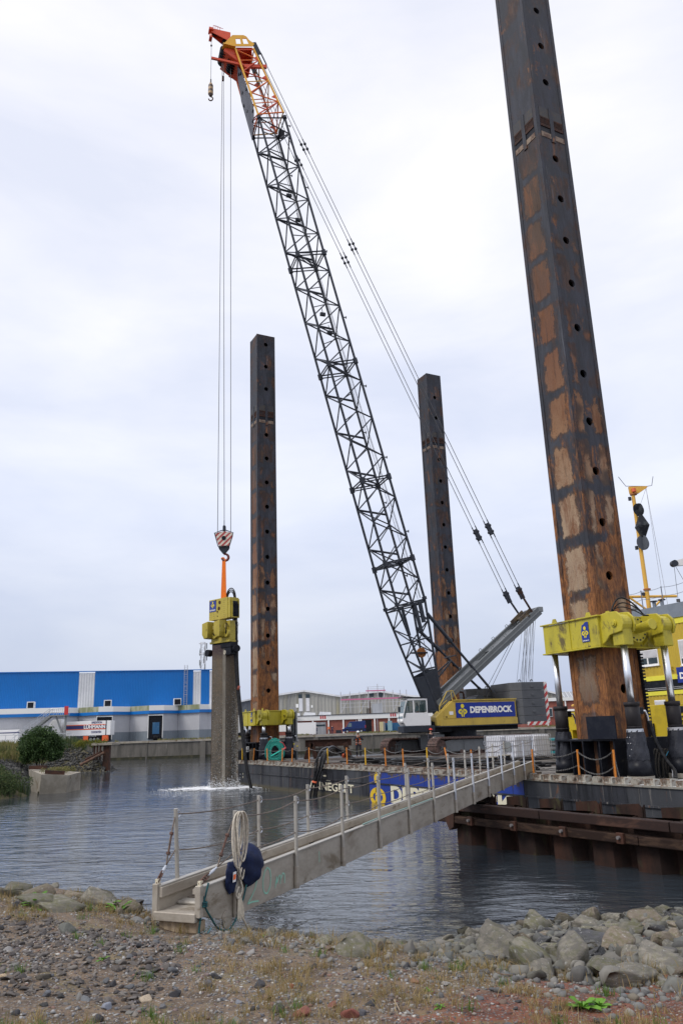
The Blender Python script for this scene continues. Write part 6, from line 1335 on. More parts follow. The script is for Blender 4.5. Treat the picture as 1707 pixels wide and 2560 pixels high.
# vibro hammer (frame V: x along its long side towards the right and the viewer)
VF = FRAMES['V'][0]
def vz(y, x=560): return atY(x, y, 53.64).z
vh = thing('vibratory_hammer', 'yellow vibratory pile hammer with blue label clamped on the hanging pile', 'pile hammer', (0, 0, vz(1560)), 'V')
zu1, zu0, zg1, zg0 = vz(1499), vz(1549), vz(1552), vz(1603)
Y_HAM = mat('hammer_yellow', (.44, .355, .05), (.36, .28, .04), 1.4, .42, .7, .5, bump=.05, c3=(.16, .11, .03), amount3=.66, sc3=2.5)
hb_ = part(vh, 'spring_housing', MB().box(-1.12, 1.10, -.46, .30, zu0, zu1), Y_HAM, bevel=.02)
part(hb_, 'cover_plate', MB().box(-1.13, .85, -.49, -.465, zu0-.02, zu1+.03), Y_HAM, bevel=.008)
lb = part(hb_, 'label_plate', MB().box(-1.08, -.36, -.505, -.493, zu1-.82, zu1-.05), BLUE)
part(lb, 'figure_mark', logo(MB(), (-.72, -.51, zu1-.56), (1, 0, 0), (0, 0, 1), .46, depth=0), LOGOY); part(lb, 'lettering', text('DEPENBROCK', .13, (-1.03, -.51, zu1-.75), (1, 0, 0), (0, 0, 1), bold=.03, width=.62, depth=0), LETTER)
for xx, zz, rx in ((.02, zu1-.25, .12), (-.05, zu1-.66, .13), (-.22, zu1-.86, .065), (-.2, zu1-1.18, .045), (-.4, zu1-.08, .06)):
    part(hb_, 'plate_opening', MB().tube((xx, -.49, zz), (xx, -.505, zz), rx, n=12), mat('dark_red_recess', (.06, .02, .012), (.03, .015, .01), 8, rough=.8))
q = MB()
for k, xx in enumerate((-1.0, -.85, -.62, .2, .42, .52)):
    for j in range(9): q.box(xx, xx+.025, -.497, -.492, zu0+.08+j*.14, zu0+.11+j*.14)
part(hb_, 'rivet_row', q, BLACK)
part(hb_, 'end_recess', MB().box(1.105, 1.115, -.30, .22, zu0+.1, zu1-.25), BLACK)
q = MB()
for yy in (-.2, -.07, .06, .17): q.tube((1.17, yy, zu0+.12), (1.17, yy, zu1-.55), .05, n=8).tube((1.17, yy, zu1-.55), (1.17, yy, zu1-.4), .028, n=8)
part(hb_, 'hose_coupling', q, BLACK); part(hb_, 'end_guard', MB().box(1.11, 1.2, -.34, -.30, zu0+.0, zu1-.1).box(1.11, 1.2, .24, .28, zu0+.0, zu1-.1).box(1.11, 1.2, -.3, .24, zu0-.0, zu0+.05), Y_HAM)
gc = part(vh, 'exciter_case', MB().box(-1.05, .95, -.35, .32, zg0, zg1-.08), Y_HAM, bevel=.03)
for x0 in (-1.28, .0):
    q = MB().ext([(x0, -.98, zg1-.15), (x0+.62, -.98, zg1-.05), (x0+.62, -.98, zg0+.55), (x0+.5, -.90, zg0+.25), (x0+.12, -.90, zg0+.2), (x0, -.98, zg0+.5)], (0, .62, 0)); part(gc, 'motor_housing', q, Y_HAM, bevel=.02)
q = MB()
for x0 in (-.5, .75): q.tube((x0, -.36, zg0+.45), (x0, -.55, zg0+.45), .26, n=16)
q.tube((-.35, -.4, zg1-.3), (.0, -.5, zg1-.3), .1, n=10); part(gc, 'gear_cover', q, Y_HAM)
q = MB()
for k in range(4):
    x0 = -.45+.05*k if k < 2 else .78; q.path([(x0, -.5, zg1-.25), (x0+.1, -.62, zg1-.5-.1*k), (x0-.08+.05*k, -.6, zg0+.5), (x0, -.5, zg0+.3)], .028, 6)
q.path([(.75+.22*math.cos(a), -.5, zg1-.55+.25*math.sin(a)) for a in [2*pi*k/12 for k in range(10)]], .02, 6)
part(gc, 'small_hose', q, HOSE)
for x0 in (-.47, .8): part(gc, 'brass_valve', MB().tube((x0, -.62, zg0+.8), (x0, -.62, zg0+1.05), .045, n=8), mat('brass', (.5, .4, .12), None, rough=.4, metal=.6))
part(vh, 'base_flange', MB().box(-1.12, .98, -.42, .38, zg0-.14, zg0-.0), Y_HAM, bevel=.015)
part(vh, 'clamp_beam', MB().box(-1.0, 1.0, -.30, .30, zg0-.5, zg0-.15).box(-.98, -.5, -.28, .28, zg0-.95, zg0-.5).box(.35, .98, -.28, .28, zg0-1.0, zg0-.5), BLACK, bevel=.03)
part(vh, 'clamp_cylinder', MB().tube((-1.05, -.35, zg0-.75), (-1.05, -.72, zg0-.75), .24, n=16), BLACK, bevel=.02)
part(vh, 'clamp_cylinder', MB().tube((1.15, -.0, zg0-.6), (1.42, -.1, zg0-.62), .24, n=16), BLACK, bevel=.02)
part(vh, 'shackle', MB().path([(.62+.07*math.cos(a), -.5, zg0-.85+.12*math.sin(a)) for a in [2*pi*k/10 for k in range(10)]], .035, 6, close=True), mat('pale_shackle', (.55, .5, .4), None, rough=.6))
q = MB()
for r_ in (.62, .52, .42): q.path([(.55+r_*1.05*math.cos(a)*.8, .05, zu1-.05+r_*1.25*math.sin(a)) for a in [pi*k/14 for k in range(15)]], .038, 8)
part(vh, 'hose_loop', q, HOSE, smooth=True)
q = MB().path([(1.15, -.2, zu0-.05), (1.4, -.25, zu0-.5), (1.62, -.25, zu0-.75), (1.7, -.2, zu0-.5), (1.45, -.2, zu0-.2)], .012, 5).path([(1.2, .1, zu0-.1), (1.28, .1, zu0-.9), (1.2, .1, zu0-1.3)], .012, 5); part(vh, 'loose_cable', q, WIRE)
# the pile
pz = vz(1613); FRAMES['P'] = (Vector((-8.27, 53.64, 0)), 0.0)
def pile_mat():
    b = NB('wet_muddy_pile'); s = b.sepx(); z = s[2]
    n1 = b.noise(1.4, 6, .7, b.co((1, 1, .3)), .3); f = b.noise(26, 4, .75); n2 = b.noise(7, 5, .75)
    c = b.mix(b.sm(n1, .38, .60), (.055, .048, .038), (.12, .10, .075))
    c = b.mix(b.sm(b.ma('ADD', n1, b.ma('MULTIPLY', z, -.035)), .38, .15), c, (.135, .10, .06))
    c = b.mix(b.ma('MULTIPLY', b.sm(n2, .50, .60), .6), c, (.20, .145, .095))
    c = b.mix(b.ma('MULTIPLY', b.sm(b.noise(11, 4, .8, b.co((1, 1, 1), (5, 6, 6))), .56, .62), .5), c, (.03, .026, .022))
    c = b.mix(b.ma('MULTIPLY', b.sm(z, 8.1, 8.9), b.sm(n2, .35, .5)), c, (.055, .03, .032))
    spk = b.sm(b.noise(13, 3, .8, b.co((1.2, 1.2, .8), (3, 3, 3))), .66, .72)
    c = b.mix(b.ma('MULTIPLY', spk, b.sm(b.ma('ADD', s[0], b.ma('MULTIPLY', n1, .5)), .2, .75)), c, (.55, .54, .5))
    c = b.mix(b.sm(b.noise(5, 5, .8, b.co((1, 1, .5), (9, 2, 1))), .70, .74), c, (.5, .49, .45))
    hs2 = b.n('ShaderNodeHueSaturation', {'Color': c, 'Value': b.ma('ADD', .72, b.ma('MULTIPLY', f, .56))}); b.bump(b.ma('ADD', f, n2), .45, .02)
    return b.out(hs2.outputs[0], .55)
PM = pile_mat()
pil = thing('sheet_pile', 'tall muddy double sheet pile hanging from the hammer and entering the water', 'pile', (0, 0, 0), 'P')
def prof_wall(pts, th=.035):
    q = MB(); n = len(pts); v = []
    for z_ in (-2.5, pz): v += [(a, b_, z_) for a, b_ in pts]+[(a, b_+th, z_) for a, b_ in reversed(pts)]
    m_ = 2*n; q.add(v, [tuple(range(m_-1, -1, -1)), tuple(range(m_, 2*m_))]+[(j, (j+1) % m_, m_+(j+1) % m_, m_+j) for j in range(m_)]); return q
part(pil, 'pile_panel', prof_wall([(-.86, -.06), (-.84, -.12), (-.12, -.20), (-.02, -.16)]), PM)
part(pil, 'interlock_strip', prof_wall([(-.12, -.215), (.08, -.235), (.10, -.16)]), mat('pale_interlock', (.21, .19, .155), (.15, .13, .10), 3, .4, .65, .6, stretch=(1, 1, .3), bump=.2))  # narrow strip coloured paler than the panels on either side
part(pil, 'pile_panel', prof_wall([(.08, -.20), (.22, -.12), (.50, .15), (.62, .22), (.80, .22), (.865, .12)]), PM)
part(pil, 'edge_strip', prof_wall([(-.885, -.0), (-.87, -.10)], .1), RUSTO)
part(pil, 'flange', prof_wall([(.72, .20), (.86, .02), (.90, .02)]), PM)
# barnacles on the right edge
rsb = np.random.RandomState(9); n = 2200; P = []; 
for i in range(n):
    z_ = rsb.uniform(.05, 6.3)*rsb.uniform(.4, 1)**.3; k = rsb.rand()
    if k < .75: x = rsb.uniform(.44, .885); y = np.interp(x, [.22, .5, .62, .8, .87], [-.12, .15, .22, .10, .0])-.03
    else: x = rsb.uniform(-.8, .4); y = np.interp(x, [-.84, -.12, .1, .22, .5], [-.12, -.20, -.22, -.12, .15])-.015
    P.append((x, y, z_))
V, F = pile_stones(rsb, np.array(P), rsb.uniform(.008, .028, n), 1, 8)
V = V; o = np_obj('barnacles', V, F, island('barnacle_white', [(.5, .5, .47), (.32, .32, .31), (.62, .62, .6)], .8, 0), 'stuff'); o.parent = pil
# white water round the pile
rsf = np.random.RandomState(21); n = 5200; a = rsf.uniform(0, 2*pi, n); r_ = 1.0+np.abs(rsf.normal(size=n))*.75; sx_ = np.where(np.cos(a) > 0, 1.9, 1.55)
X = -8.27+np.cos(a)*r_*sx_; Yv = 53.6+np.sin(a)*r_*1.35; Zv = np.abs(rsf.normal(size=n))*.05*np.exp(-(r_-1)*1.4)+.012
k = (np.sin(X*3.1+1)*np.sin(Yv*4.0)+rsf.normal(size=n)*.5 > -.45)
P = np.stack([X, Yv, Zv], -1)[k]
V, F = pile_stones(rsf, P, rsf.uniform(.012, .05, len(P)), 1, 12, .3)
V[:, 2] = np.minimum(V[:, 2], .25)
FOAM = island('foam', [(.78, .8, .82), (.6, .63, .66), (.85, .86, .88)], .6, 0)
def foam_mat():
    b = NB('foam_sheet'); s = b.sepx(b.co(kind='Generated')); r_ = b.ma('SQRT', b.ma('ADD', b.ma('POWER', b.ma('SUBTRACT', s[0], .5), 2.0), b.ma('POWER', b.ma('SUBTRACT', s[1], .5), 2.0)))
    n_ = b.noise(2.4, 7, .78, b.co((1, 1.3, 1)), .8); a_ = b.sm(b.ma('ADD', n_, b.ma('MULTIPLY', b.ma('SUBTRACT', .42, r_), .62)), .48, .57)
    b.set(b.b.inputs['Alpha'], a_); return b.out((.80, .82, .85), .7)
n1_, n2_ = 90, 60; gx_, gy_ = np.meshgrid(np.linspace(-4.2, 3.4, n1_), np.linspace(-2.2, 2.0, n2_)); gzv = .035+.03*np.sin(gx_*5+gy_*3)*np.sin(gy_*7)+.02*rsf.rand(n2_, n1_)
I_ = np.arange(n1_*n2_).reshape(n2_, n1_); FF_ = np.stack([I_[:-1, :-1], I_[:-1, 1:], I_[1:, 1:], I_[1:, :-1]], -1).reshape(-1, 4)
np_obj('foam_sheet', np.stack([gx_-8.2, gy_+53.5, gzv], -1).reshape(-1, 3), FF_, foam_mat(), 'stuff', 'ragged sheet of white foam spreading on the water round the pile', 'foam', smooth=True)
np_obj('foam', V, F, FOAM, 'stuff', 'white churned foam ring on the water round the pile', 'foam', group=None)
n = 900; P = np.stack([-8.27+rsf.uniform(-1.0, 1.1, n), 53.4+rsf.uniform(-.5, .2, n), np.abs(rsf.normal(size=n))*.32+.02], -1); V, F = pile_stones(rsf, P, rsf.uniform(.008, .03, n), 1, 6, .9)
np_obj('splash', V, F, FOAM, 'stuff', 'splashing droplets at the foot of the pile', 'splash')
# long hoses from the hammer into the water
def w3(x, y, Y): return atY(x, y, Y)
hp = [w3(590, 1545, 53.2), w3(591, 1600, 53.2), w3(593, 1660, 53.1), w3(596, 1716, 53.0), w3(603, 1790, 52.7), w3(610, 1860, 52.4), w3(615, 1905, 52.2), w3(622, 1945, 52.0), w3(632, 1978, 51.8)]
hp[-1].z = -.3
hs3 = thing('water_hose', 'long black hose bundle hanging from the hammer down into the foam', 'hose', (hp[3].x, hp[3].y, hp[3].z))
part(hs3, 'hose', MB().path(sub(hp), .105, 10), HOSE, smooth=True)
part(hs3, 'hose', MB().path(sub([p+Vector((-.17+.02*i, .05, 0)) for i, p in enumerate(hp[:7])]+[hp[7]+Vector((-.05, 0, 0))]), .07, 8), HOSE, smooth=True)
part(hs3, 'tie_band', MB().tube(w3(594, 1719, 52.9), w3(599, 1721, 52.9), .15, n=10), mat('brown_tie', (.25, .06, .04), None, rough=.7))
# ================================================================== GANGWAY (frame G: x to the right, y along towards the barge)
gw = thing('gangway', 'long narrow aluminium gangway from the stony bank to the barge', 'gangway', (-.3, 10, 1.0), 'G')
SL = .48/20.9; SP = 20.9/12
def gzz(y): return 1.02+SL*y
Y0, Y1, GH, WX = -.80, 21.35, .48, -.60
def gir(x0, x1, y0, y1, z0, z1, mb=None):
    mb = mb or MB(); return mb.add([(x, y, gzz(y)+z) for z in (z0, z1) for y in (y0, y1) for x in (x0, x1)], [(0, 2, 3, 1), (4, 5, 7, 6), (0, 1, 5, 4), (2, 6, 7, 3), (0, 4, 6, 2), (1, 3, 7, 5)])
for nm, x in (('near', 0), ('far', WX)):
    sg = 1 if nm == 'near' else -1
    q = MB(); th = .05
    q.ext([(x-th/2, Y0, gzz(Y0)+GH), (x-th/2, Y1, gzz(Y1)+GH), (x-th/2, Y1, gzz(Y1)), (x-th/2, Y0+.66, gzz(Y0)+.0), (x-th/2, Y0+.1, gzz(Y0)+.15), (x-th/2, Y0, gzz(Y0)+.18)] if nm == 'near' else
          [(x-th/2, Y0, gzz(Y0)+GH), (x-th/2, Y1, gzz(Y1)+GH), (x-th/2, Y1, gzz(Y1)), (x-th/2, Y0+.5, gzz(Y0)), (x-th/2, Y0, gzz(Y0)+.10)], (th, 0, 0))
    g_ = part(gw, 'side_girder', q, ALU, bevel=.006)
    part(g_, 'top_flange', gir(x-.045, x+.045, Y0, Y1, GH+.001, GH+.018), ALUP)
    if nm == 'far':
        part(g_, 'inner_rail', gir(x+.026, x+.07, Y0, Y1, GH-.12, GH-.002), ALU, bevel=.006)
        for i in range(13): part(g_, 'girder_stiffener', gir(x+.026, x+.06, i*SP+.12, i*SP+.42, .06, GH-.13), ALU, bevel=.004); part(g_, 'rope_slot', gir(x+.026, x+.03, i*SP-.02, i*SP+.10, .10, GH-.14), BLACK)
    else: part(g_, 'inner_rail', gir(x-.07, x-.026, Y0, Y1, GH-.06, GH-.002), ALU)
for i in range(13):
    gir_ = gir(.026, .03, i*SP-.012, i*SP+.012, .02, GH-.01); part(gw, 'panel_weld', gir_, ALUP)
part(gw, 'walkway_deck', gir(WX+.03, -.03, Y0+.551, Y1, .21, .24), ALU)
for i in range(52):
    y = Y0+.95+i*.42
    if y < Y1: part(gw, 'tread_cleat', gir(WX+.04, -.04, y, y+.03, .241, .262), ALUP)
part(gw, 'entry_step', gir(WX+.03, -.03, Y0+.02, Y0+.50, .16, .205), ALU, bevel=.01); part(gw, 'entry_plate', gir(WX-.02, .0, Y0-.05, Y0+.02, .105, .21), ALU, bevel=.01)
part(gw, 'step_nosing', gir(WX+.04, -.04, Y0+.36, Y0+.55, .206, .25), ALUP, bevel=.02)
for i in range(3): part(gw, 'diamond_plate', gir(WX+.05, -.04, Y0+.58+.2*i, Y0+.74+.2*i, .241, .25), mat('tread_plate', (.25, .21, .17), (.15, .12, .09), 18, .45, .55, .6, .3, bump=.6))
part(gw, 'wooden_skid', MB().box(WX+.02, -.02, Y0+.02, Y0+.22, gzz(Y0)-.03, gzz(Y0)+.10), mat('pale_skid_timber', (.42, .33, .23), (.30, .23, .16), 3, .4, .6, .85, stretch=(5, 1, 1), bump=.3), bevel=.015)
part(gw, 'foot_bracket', MB().tube((.03, Y0+.62, gzz(Y0)+.02), (.05, Y0+.62, gzz(Y0)+.02), .11, n=18).tube((.05, Y0+.56, gzz(Y0)+.03), (.06, Y0+.56, gzz(Y0)+.03), .03, n=10), ALU)
part(gw, 'end_post', MB().box(WX-.06, WX+.02, Y0-.03, Y0+.05, gzz(Y0)+.09, gzz(Y0)+GH+.04), ALU, bevel=.008); part(gw, 'end_post', MB().box(-.02, .06, Y0-.03, Y0+.05, gzz(Y0)+.16, gzz(Y0)+GH+.04), ALU, bevel=.008)
part(gw, 'cable_lug', MB().box(WX-.04, WX+.0, Y0, Y0+.06, gzz(Y0)+GH+.02, gzz(Y0)+GH+.09).box(-.0, .04, Y0, Y0+.06, gzz(Y0)+GH+.02, gzz(Y0)+GH+.09), mat('cream_lug', (.6, .55, .42), None, rough=.6))
# posts
ptn, ptf = [], []
for i in range(13):
    y = i*SP; h_ = 1.30; lean = (.03, .0, .0, .01, 0, .01, -.01, -.06, -.09, -.11, -.12, -.13, -.14)[i]
    b_ = (.06, y, gzz(y)-.01); t_ = (.06, y-lean, gzz(y)+h_); ptn.append(t_)
    m_ = RAILW if i >= 6 else ALUP
    p_ = part(gw, 'railing_post', MB().tube(b_, t_, .028, n=12), m_, smooth=False); part(p_, 'post_sleeve', MB().tube(b_, (b_[0], b_[1], b_[2]+.30), .040, n=12), ALU)
    part(p_, 'rope_eye', MB().path([(t_[0], t_[1]+.065+.04*math.cos(a), t_[2]-.07+.045*math.sin(a)) for a in [2*pi*k/10 for k in range(11)]], .008, 5), RAILW)
    if i < 12:
        yf = y+ (-.28 if i == 0 else .10); b2 = (WX-.05, yf, gzz(yf)+.1); t2 = (WX-.05, yf-(.10 if i == 0 else lean), gzz(yf)+h_+(.0 if i else .06)); ptf.append(t2)
        p_ = part(gw, 'railing_post', MB().tube(b2, t2, .028, n=12), ALUP); part(p_, 'rope_eye', MB().path([(t2[0], t2[1]+.065+.04*math.cos(a), t2[2]-.07+.045*math.sin(a)) for a in [2*pi*k/10 for k in range(11)]], .008, 5), RAILW)
        part(p_, 'rope_eye', MB().path([(t2[0], t2[1]+.065+.04*math.cos(a), t2[2]-.52+.045*math.sin(a)) for a in [2*pi*k/10 for k in range(11)]], .008, 5), RAILW)
q = MB()
for P_, first in ((ptn, None), (ptf, None)):
    for dz in (-.07, -.52):
        for a_, b_ in zip(P_[:-1], P_[1:]): q.path(catenary((a_[0], a_[1]+.03, a_[2]+dz), (b_[0], b_[1]+.03, b_[2]+dz), random.uniform(.02, .07), 8), .009, 5)
el, er = (WX-.02, Y0+.03, gzz(Y0)+GH+.07), (.02, Y0+.03, gzz(Y0)+GH+.07)
for P_, e_ in ((ptf, el), (ptn, er)):
    a_ = Vector(P_[0]); e_ = Vector(e_); j = e_.lerp(Vector((a_.x, a_.y, a_.z-.5)), .48)
    q.path([a_+Vector((0, 0, -.07)), a_.lerp(j, .5)+Vector((0, -.02, -.03)), j], .010, 5); q.path([a_+Vector((0, 0, -.52)), j], .009, 5)
part(gw, 'guard_rope', q, WIREB)
q = MB(); q2 = MB()
for P_, e_ in ((ptf, el), (ptn, er)):
    a_ = Vector(P_[0]); e_ = Vector(e_); j = e_.lerp(Vector((a_.x, a_.y, a_.z-.5)), .48); m1 = e_.lerp(j, .45); q.tube(m1, e_.lerp(j, .95), .014, n=8).tube(e_.lerp(j, .6), e_.lerp(j, .8), .02, n=8)
    for k in range(4):
        c = e_.lerp(m1, (k+.5)/4); d_ = (m1-e_).normalized(); s_ = d_.cross(Vector((1, 0, 0)) if k % 2 else Vector((0, 1, .3))).normalized(); q2.path([c+d_*.05*math.cos(a)+s_*.025*math.sin(a) for a in [2*pi*k_/8 for k_ in range(8)]], .009, 5, close=True)
    u1, u2 = a_.lerp(j, .45), a_.lerp(j, .80); q2.tube(u1, u2, .014, n=6); d_ = (u2-u1).normalized(); q2.tube(u1-d_*.015, u1+d_*.015, .028, n=8).tube(u2-d_*.015, u2+d_*.015, .028, n=8)
part(gw, 'turnbuckle', q, RAILW); part(gw, 'shackle_chain', q2, mat('rusty_chain', (.12, .06, .045), (.07, .04, .03), 20, rough=.8))
# chalk lettering 20m on the near girder: strokes as thin paint ribbons
def stroke(pts, r=.012): return pts
q = MB(); cx0, cz0 = .30, .10     # y along girder, z
def S_(a, b_): y = cx0+a; return (.030, cx0+a*1.25, gzz(y)+cz0-.03+b_*1.2)
def ribbon(mb, pts, w_=.011):
    P_ = [Vector(S_(*p)) for p in pts]
    for i in range(len(P_)-1):
        d = (P_[i+1]-P_[i]).normalized(); n_ = Vector((1, 0, 0)).cross(d)*w_; mb.add([P_[i]-n_, P_[i+1]-n_, P_[i+1]+n_, P_[i]+n_], [(0, 1, 2, 3)])
ribbon(q, [(.05, .22), (.08, .28), (.16, .31), (.23, .27), (.24, .2), (.2, .12), (.12, .05), (.04, .0), (.14, -.0), (.28, -.02)])
ribbon(q, [(.48, .30), (.42, .27), (.38, .18), (.38, .09), (.42, .03), (.48, .02), (.54, .08), (.56, .17), (.54, .26), (.48, .30)])
ribbon(q, [(.66, .04), (.70, .16), (.70, .08), (.76, .16), (.79, .15), (.78, .06)]); ribbon(q, [(.78, .10), (.85, .17), (.89, .15), (.89, .05)])
q.v = [(x, y, z) for x, y, z in q.v]; part(gw, 'chalk_lettering', q, CHALK)
q = MB(); 
def mk(y, z, w_, h_): q.box(.0505, .0515, y, y+w_, gzz(y)+z, gzz(y)+z+h_)
part(gw, 'grime_streak', MB().box(.0255, .0258, 2.6, 2.62, gzz(2.6)+.2, gzz(2.6)+.36), CHALK)
# teal rope on the gangway end, white rope coil and jacket
yR = Y0+.06
tr = thing('mooring_rope', 'dark teal rope looped and knotted round the gangway entry corner', 'rope', (.05, yR, gzz(yR)+.3), 'G')
q = MB(); zt = gzz(yR)+GH
q.path(sub([(.0, yR, zt+.08), (-.03, yR-.01, zt+.0), (.06, yR, zt-.12), (.05, yR-.02, zt-.2), (.02, yR-.04, zt-.45), (.03, yR-.05, zt-.70), (.0, yR-.08, zt-.78)]), .013, 7)
q.path(sub([(.10, yR+.03, zt+.06), (.08, yR+.0, zt-.08), (.06, yR, zt-.18), (.09, yR+.12, zt-.36), (.09, yR+.30, zt-.52), (.10, yR+.55, zt-.56), (.10, yR+.8, zt-.36), (.10, yR+.95, zt-.1), (.09, yR+1.0, zt+.05), (.05, yR+.96, zt+.12), (-.03, yR+.9, zt+.1)]), .012, 7)
for k in range(3): q.path([(.06+.035*math.cos(a), yR+.0+.035*math.sin(a), zt-.16-.02*k) for a in [2*pi*j/8 for j in range(8)]], .012, 6, close=True)
for k in range(4): q.path([(.02+.05*math.cos(a), yR-.05+.05*math.sin(a), zt-.60-.025*k) for a in [2*pi*j/8 for j in range(8)]], .014, 6, close=True)
part(tr, 'rope_loop', q, ROPED, smooth=True)
q = MB(); rs7 = np.random.RandomState(7)
for k in range(26): a = rs7.uniform(0, 2*pi); q.path([(.05, yR-.04, zt-.60), (.05+.1*math.cos(a)+.04, yR-.04+.05*math.sin(a), zt-.56+.04*rs7.normal())], .004, 4)
part(tr, 'frayed_end', q, mat('bright_teal_fibre', (.01, .26, .36), None, rough=.8))
yP = 0.0
co = thing('rope_coil', 'pale natural rope coil hung over the first near railing post', 'rope', (.06, 0, gzz(0)+1), 'G', rz=0)
q = MB(); topz = gzz(0)+1.28
for k in range(6):
    w_ = (.085, .12, .15, .11, .075, .13)[k]; ln = (.52, .78, .70, .84, .46, .62)[k]; dx = (.0, .03, -.03, .05, -.02, .03)[k]; n = 28
    q.path([(.09+.012*k+.02*math.sin(a*2), dx+w_*math.sin(a)*(1.0-.25*math.cos(a)), topz-ln/2+ln/2*math.cos(a)) for a in [2*pi*i/n for i in range(n)]], .0115, 7, close=True)
q.path(sub([(.1, -.02, topz-.75), (.13, .05, topz-.95), (.12, -.03, topz-1.06), (.11, -.07, topz-1.0), (.12, -.02, topz-.92)]), .0115, 7)
part(co, 'rope_loops', q, ROPEW, smooth=True)
q = MB()
for k in range(11): q.path(sub([(.11, -.02+.01*(k % 4), topz-1.0), (.12, -.04+.012*k, topz-1.15), (.12, -.05+.016*k, topz-1.30-.02*(k % 3))]), .008, 5)
q.path(sub([(.12, .04, topz-1.28), (.12, .12, topz-1.36), (.11, .22, topz-1.47), (.11, .27, topz-1.52)]), .013, 6)
part(co, 'frayed_tail', q, mat('frayed_rope', (.62, .56, .45), (.5, .45, .36), 20, rough=.9))
jk = thing('jacket', 'navy blue jacket with orange badge stuffed behind the rope coil', 'jacket', (.05, 0, gzz(0)+.45), 'G')
V_ = ICO[3][0].copy(); r8 = np.random.RandomState(8)
def lump(c, sc_, amp, seed):
    r9 = np.random.RandomState(seed); v = ICO[4][0].copy() if 4 in ICO else V_; ph = r9.uniform(0, 6, 6)
    for _ in range(9):
        n_ = r9.normal(size=3); n_ /= np.linalg.norm(n_); d = r9.uniform(.5, .9); v = v-np.maximum(0, v@n_-d)[:, None]*n_*.85
    fold = amp*np.sin(v[:, 1]*7+v[:, 2]*5+ph[0])*np.sin(v[:, 2]*4-v[:, 1]*3+ph[1]); v = v*(1+fold[:, None]); return v*np.array(sc_)+np.array(c)
off = Vector(TH_[jk.name])
for c, sc_, sd in (((.02, .34, gzz(0)+.56), (.20, .30, .27), 1), ((.06, -.12, gzz(0)+.48), (.07, .14, .20), 2)):
    v = lump(c, sc_, .07, sd)-np.array(off); o = bpy.data.objects.new('jacket_body' if sd == 1 else 'sleeve', np_mesh('jacket', v, ICO[4][1], NAVY, True)); COL.objects.link(o); o.parent = jk
part(jk, 'badge', MB().add([(.135, -.20, gzz(0)+.44), (.135, -.12, gzz(0)+.44), (.13, -.10, gzz(0)+.56), (.13, -.18, gzz(0)+.56)], [(0, 1, 2, 3)]), WHITEP)
part(jk, 'badge_mark', MB().add([(.138, -.19, gzz(0)+.47), (.138, -.13, gzz(0)+.47), (.134, -.115, gzz(0)+.53), (.134, -.175, gzz(0)+.53)], [(0, 1, 2, 3)]), HIVIS)
solo('green_line', 'thin green rope lying along the near girder of the gangway', 'rope', MB().path(sub([(.0, SP*2.6, gzz(SP*2.6)+GH+.03), (.03, SP*3.2, gzz(SP*3.2)+GH+.05), (.0, SP*4.0, gzz(SP*4)+GH+.03), (.02, SP*5, gzz(SP*5)+GH+.03)]), .014, 6), mat('pale_green_rope', (.25, .36, .33), None, rough=.8), (0, SP*3, gzz(SP*3)+GH), 'G')
# ================================================================== NEAR BANK: boulders, stones, gravel, grass
rs = np.random.RandomState(42)
def in_view(x, y, z, pad=.0):
    p = Vector((x, y, z-EYE)); zc = p.dot(FW); u = 853.5+1942*p.dot(RT)/zc; v = 1280-1942*p.dot(UP)/zc; return zc > 0 and -60-pad < u < 1767+pad and v < 2640+pad
def rockmat(name, c1, c2, lichen):
    b = NB(name); n1 = b.noise(2.2, 6, .65, b.co((1, 1, 2.2)), .5); f = b.noise(30, 4, .75); s = b.n('ShaderNodeNewGeometry').outputs['Normal']; nz_ = b.sepx(s)[2]
    oi = b.n('ShaderNodeObjectInfo').outputs['Random']
    c = b.mix(b.sm(n1, .38, .66), c1, c2); c = b.mix(b.sm(b.noise(5, 4, .7), .62, .66), c, (.36, .36, .34))
    g = b.ma('MULTIPLY', b.sm(b.noise(3.1, 5, .7, b.co((1, 1, 1), (4, 4, 4))), .45, .62), lichen); c = b.mix(g, c, (.10, .105, .035))
    wz = b.sepx(b.n('ShaderNodeNewGeometry').outputs['Position'])[2]; c = b.mix(b.ma('MULTIPLY', b.sm(b.ma('ADD', wz, b.ma('MULTIPLY', n1, .2)), .42, .22), .8), c, (.028, .026, .018))
    hs2 = b.n('ShaderNodeHueSaturation', {'Color': c, 'Value': b.ma('ADD', b.ma('MULTIPLY', f, .6), b.ma('ADD', .52, b.ma('MULTIPLY', oi, .45)))}); b.bump(b.ma('ADD', f, b.ma('MULTIPLY', n1, 1.5)), .55, .02)
    return b.out(hs2.outputs[0], .88, spec=.3)
RM = [rockmat('granite_grey', (.13, .122, .108), (.235, .215, .18), .3), rockmat('granite_green', (.135, .13, .105), (.20, .185, .15), .6), rockmat('granite_warm', (.165, .135, .105), (.22, .19, .155), .5), rockmat('basalt_dark', (.055, .055, .06), (.095, .095, .10), .15)]
BL = {k: [] for k in range(4)}
for k in range(4):
    for j in range(5):
        v = rock_v(3, rs, 15, .34, .68, .015)*1.35; BL[k].append(np_mesh('boulder', v, ICO[3][1], RM[k], False))
cell = {}
def free(x, y, r_):
    for i in range(int((x-1)*2)-1, int((x+1)*2)+2):
        for j in range(int((y-1)*2)-1, int((y+1)*2)+2):
            for (a, b_, c) in cell.get((i, j), ()):
                if math.hypot(a-x, b_-y) < (c+r_)*.80: return False
    cell.setdefault((int(x*2), int(y*2)), []).append((x, y, r_)); return True
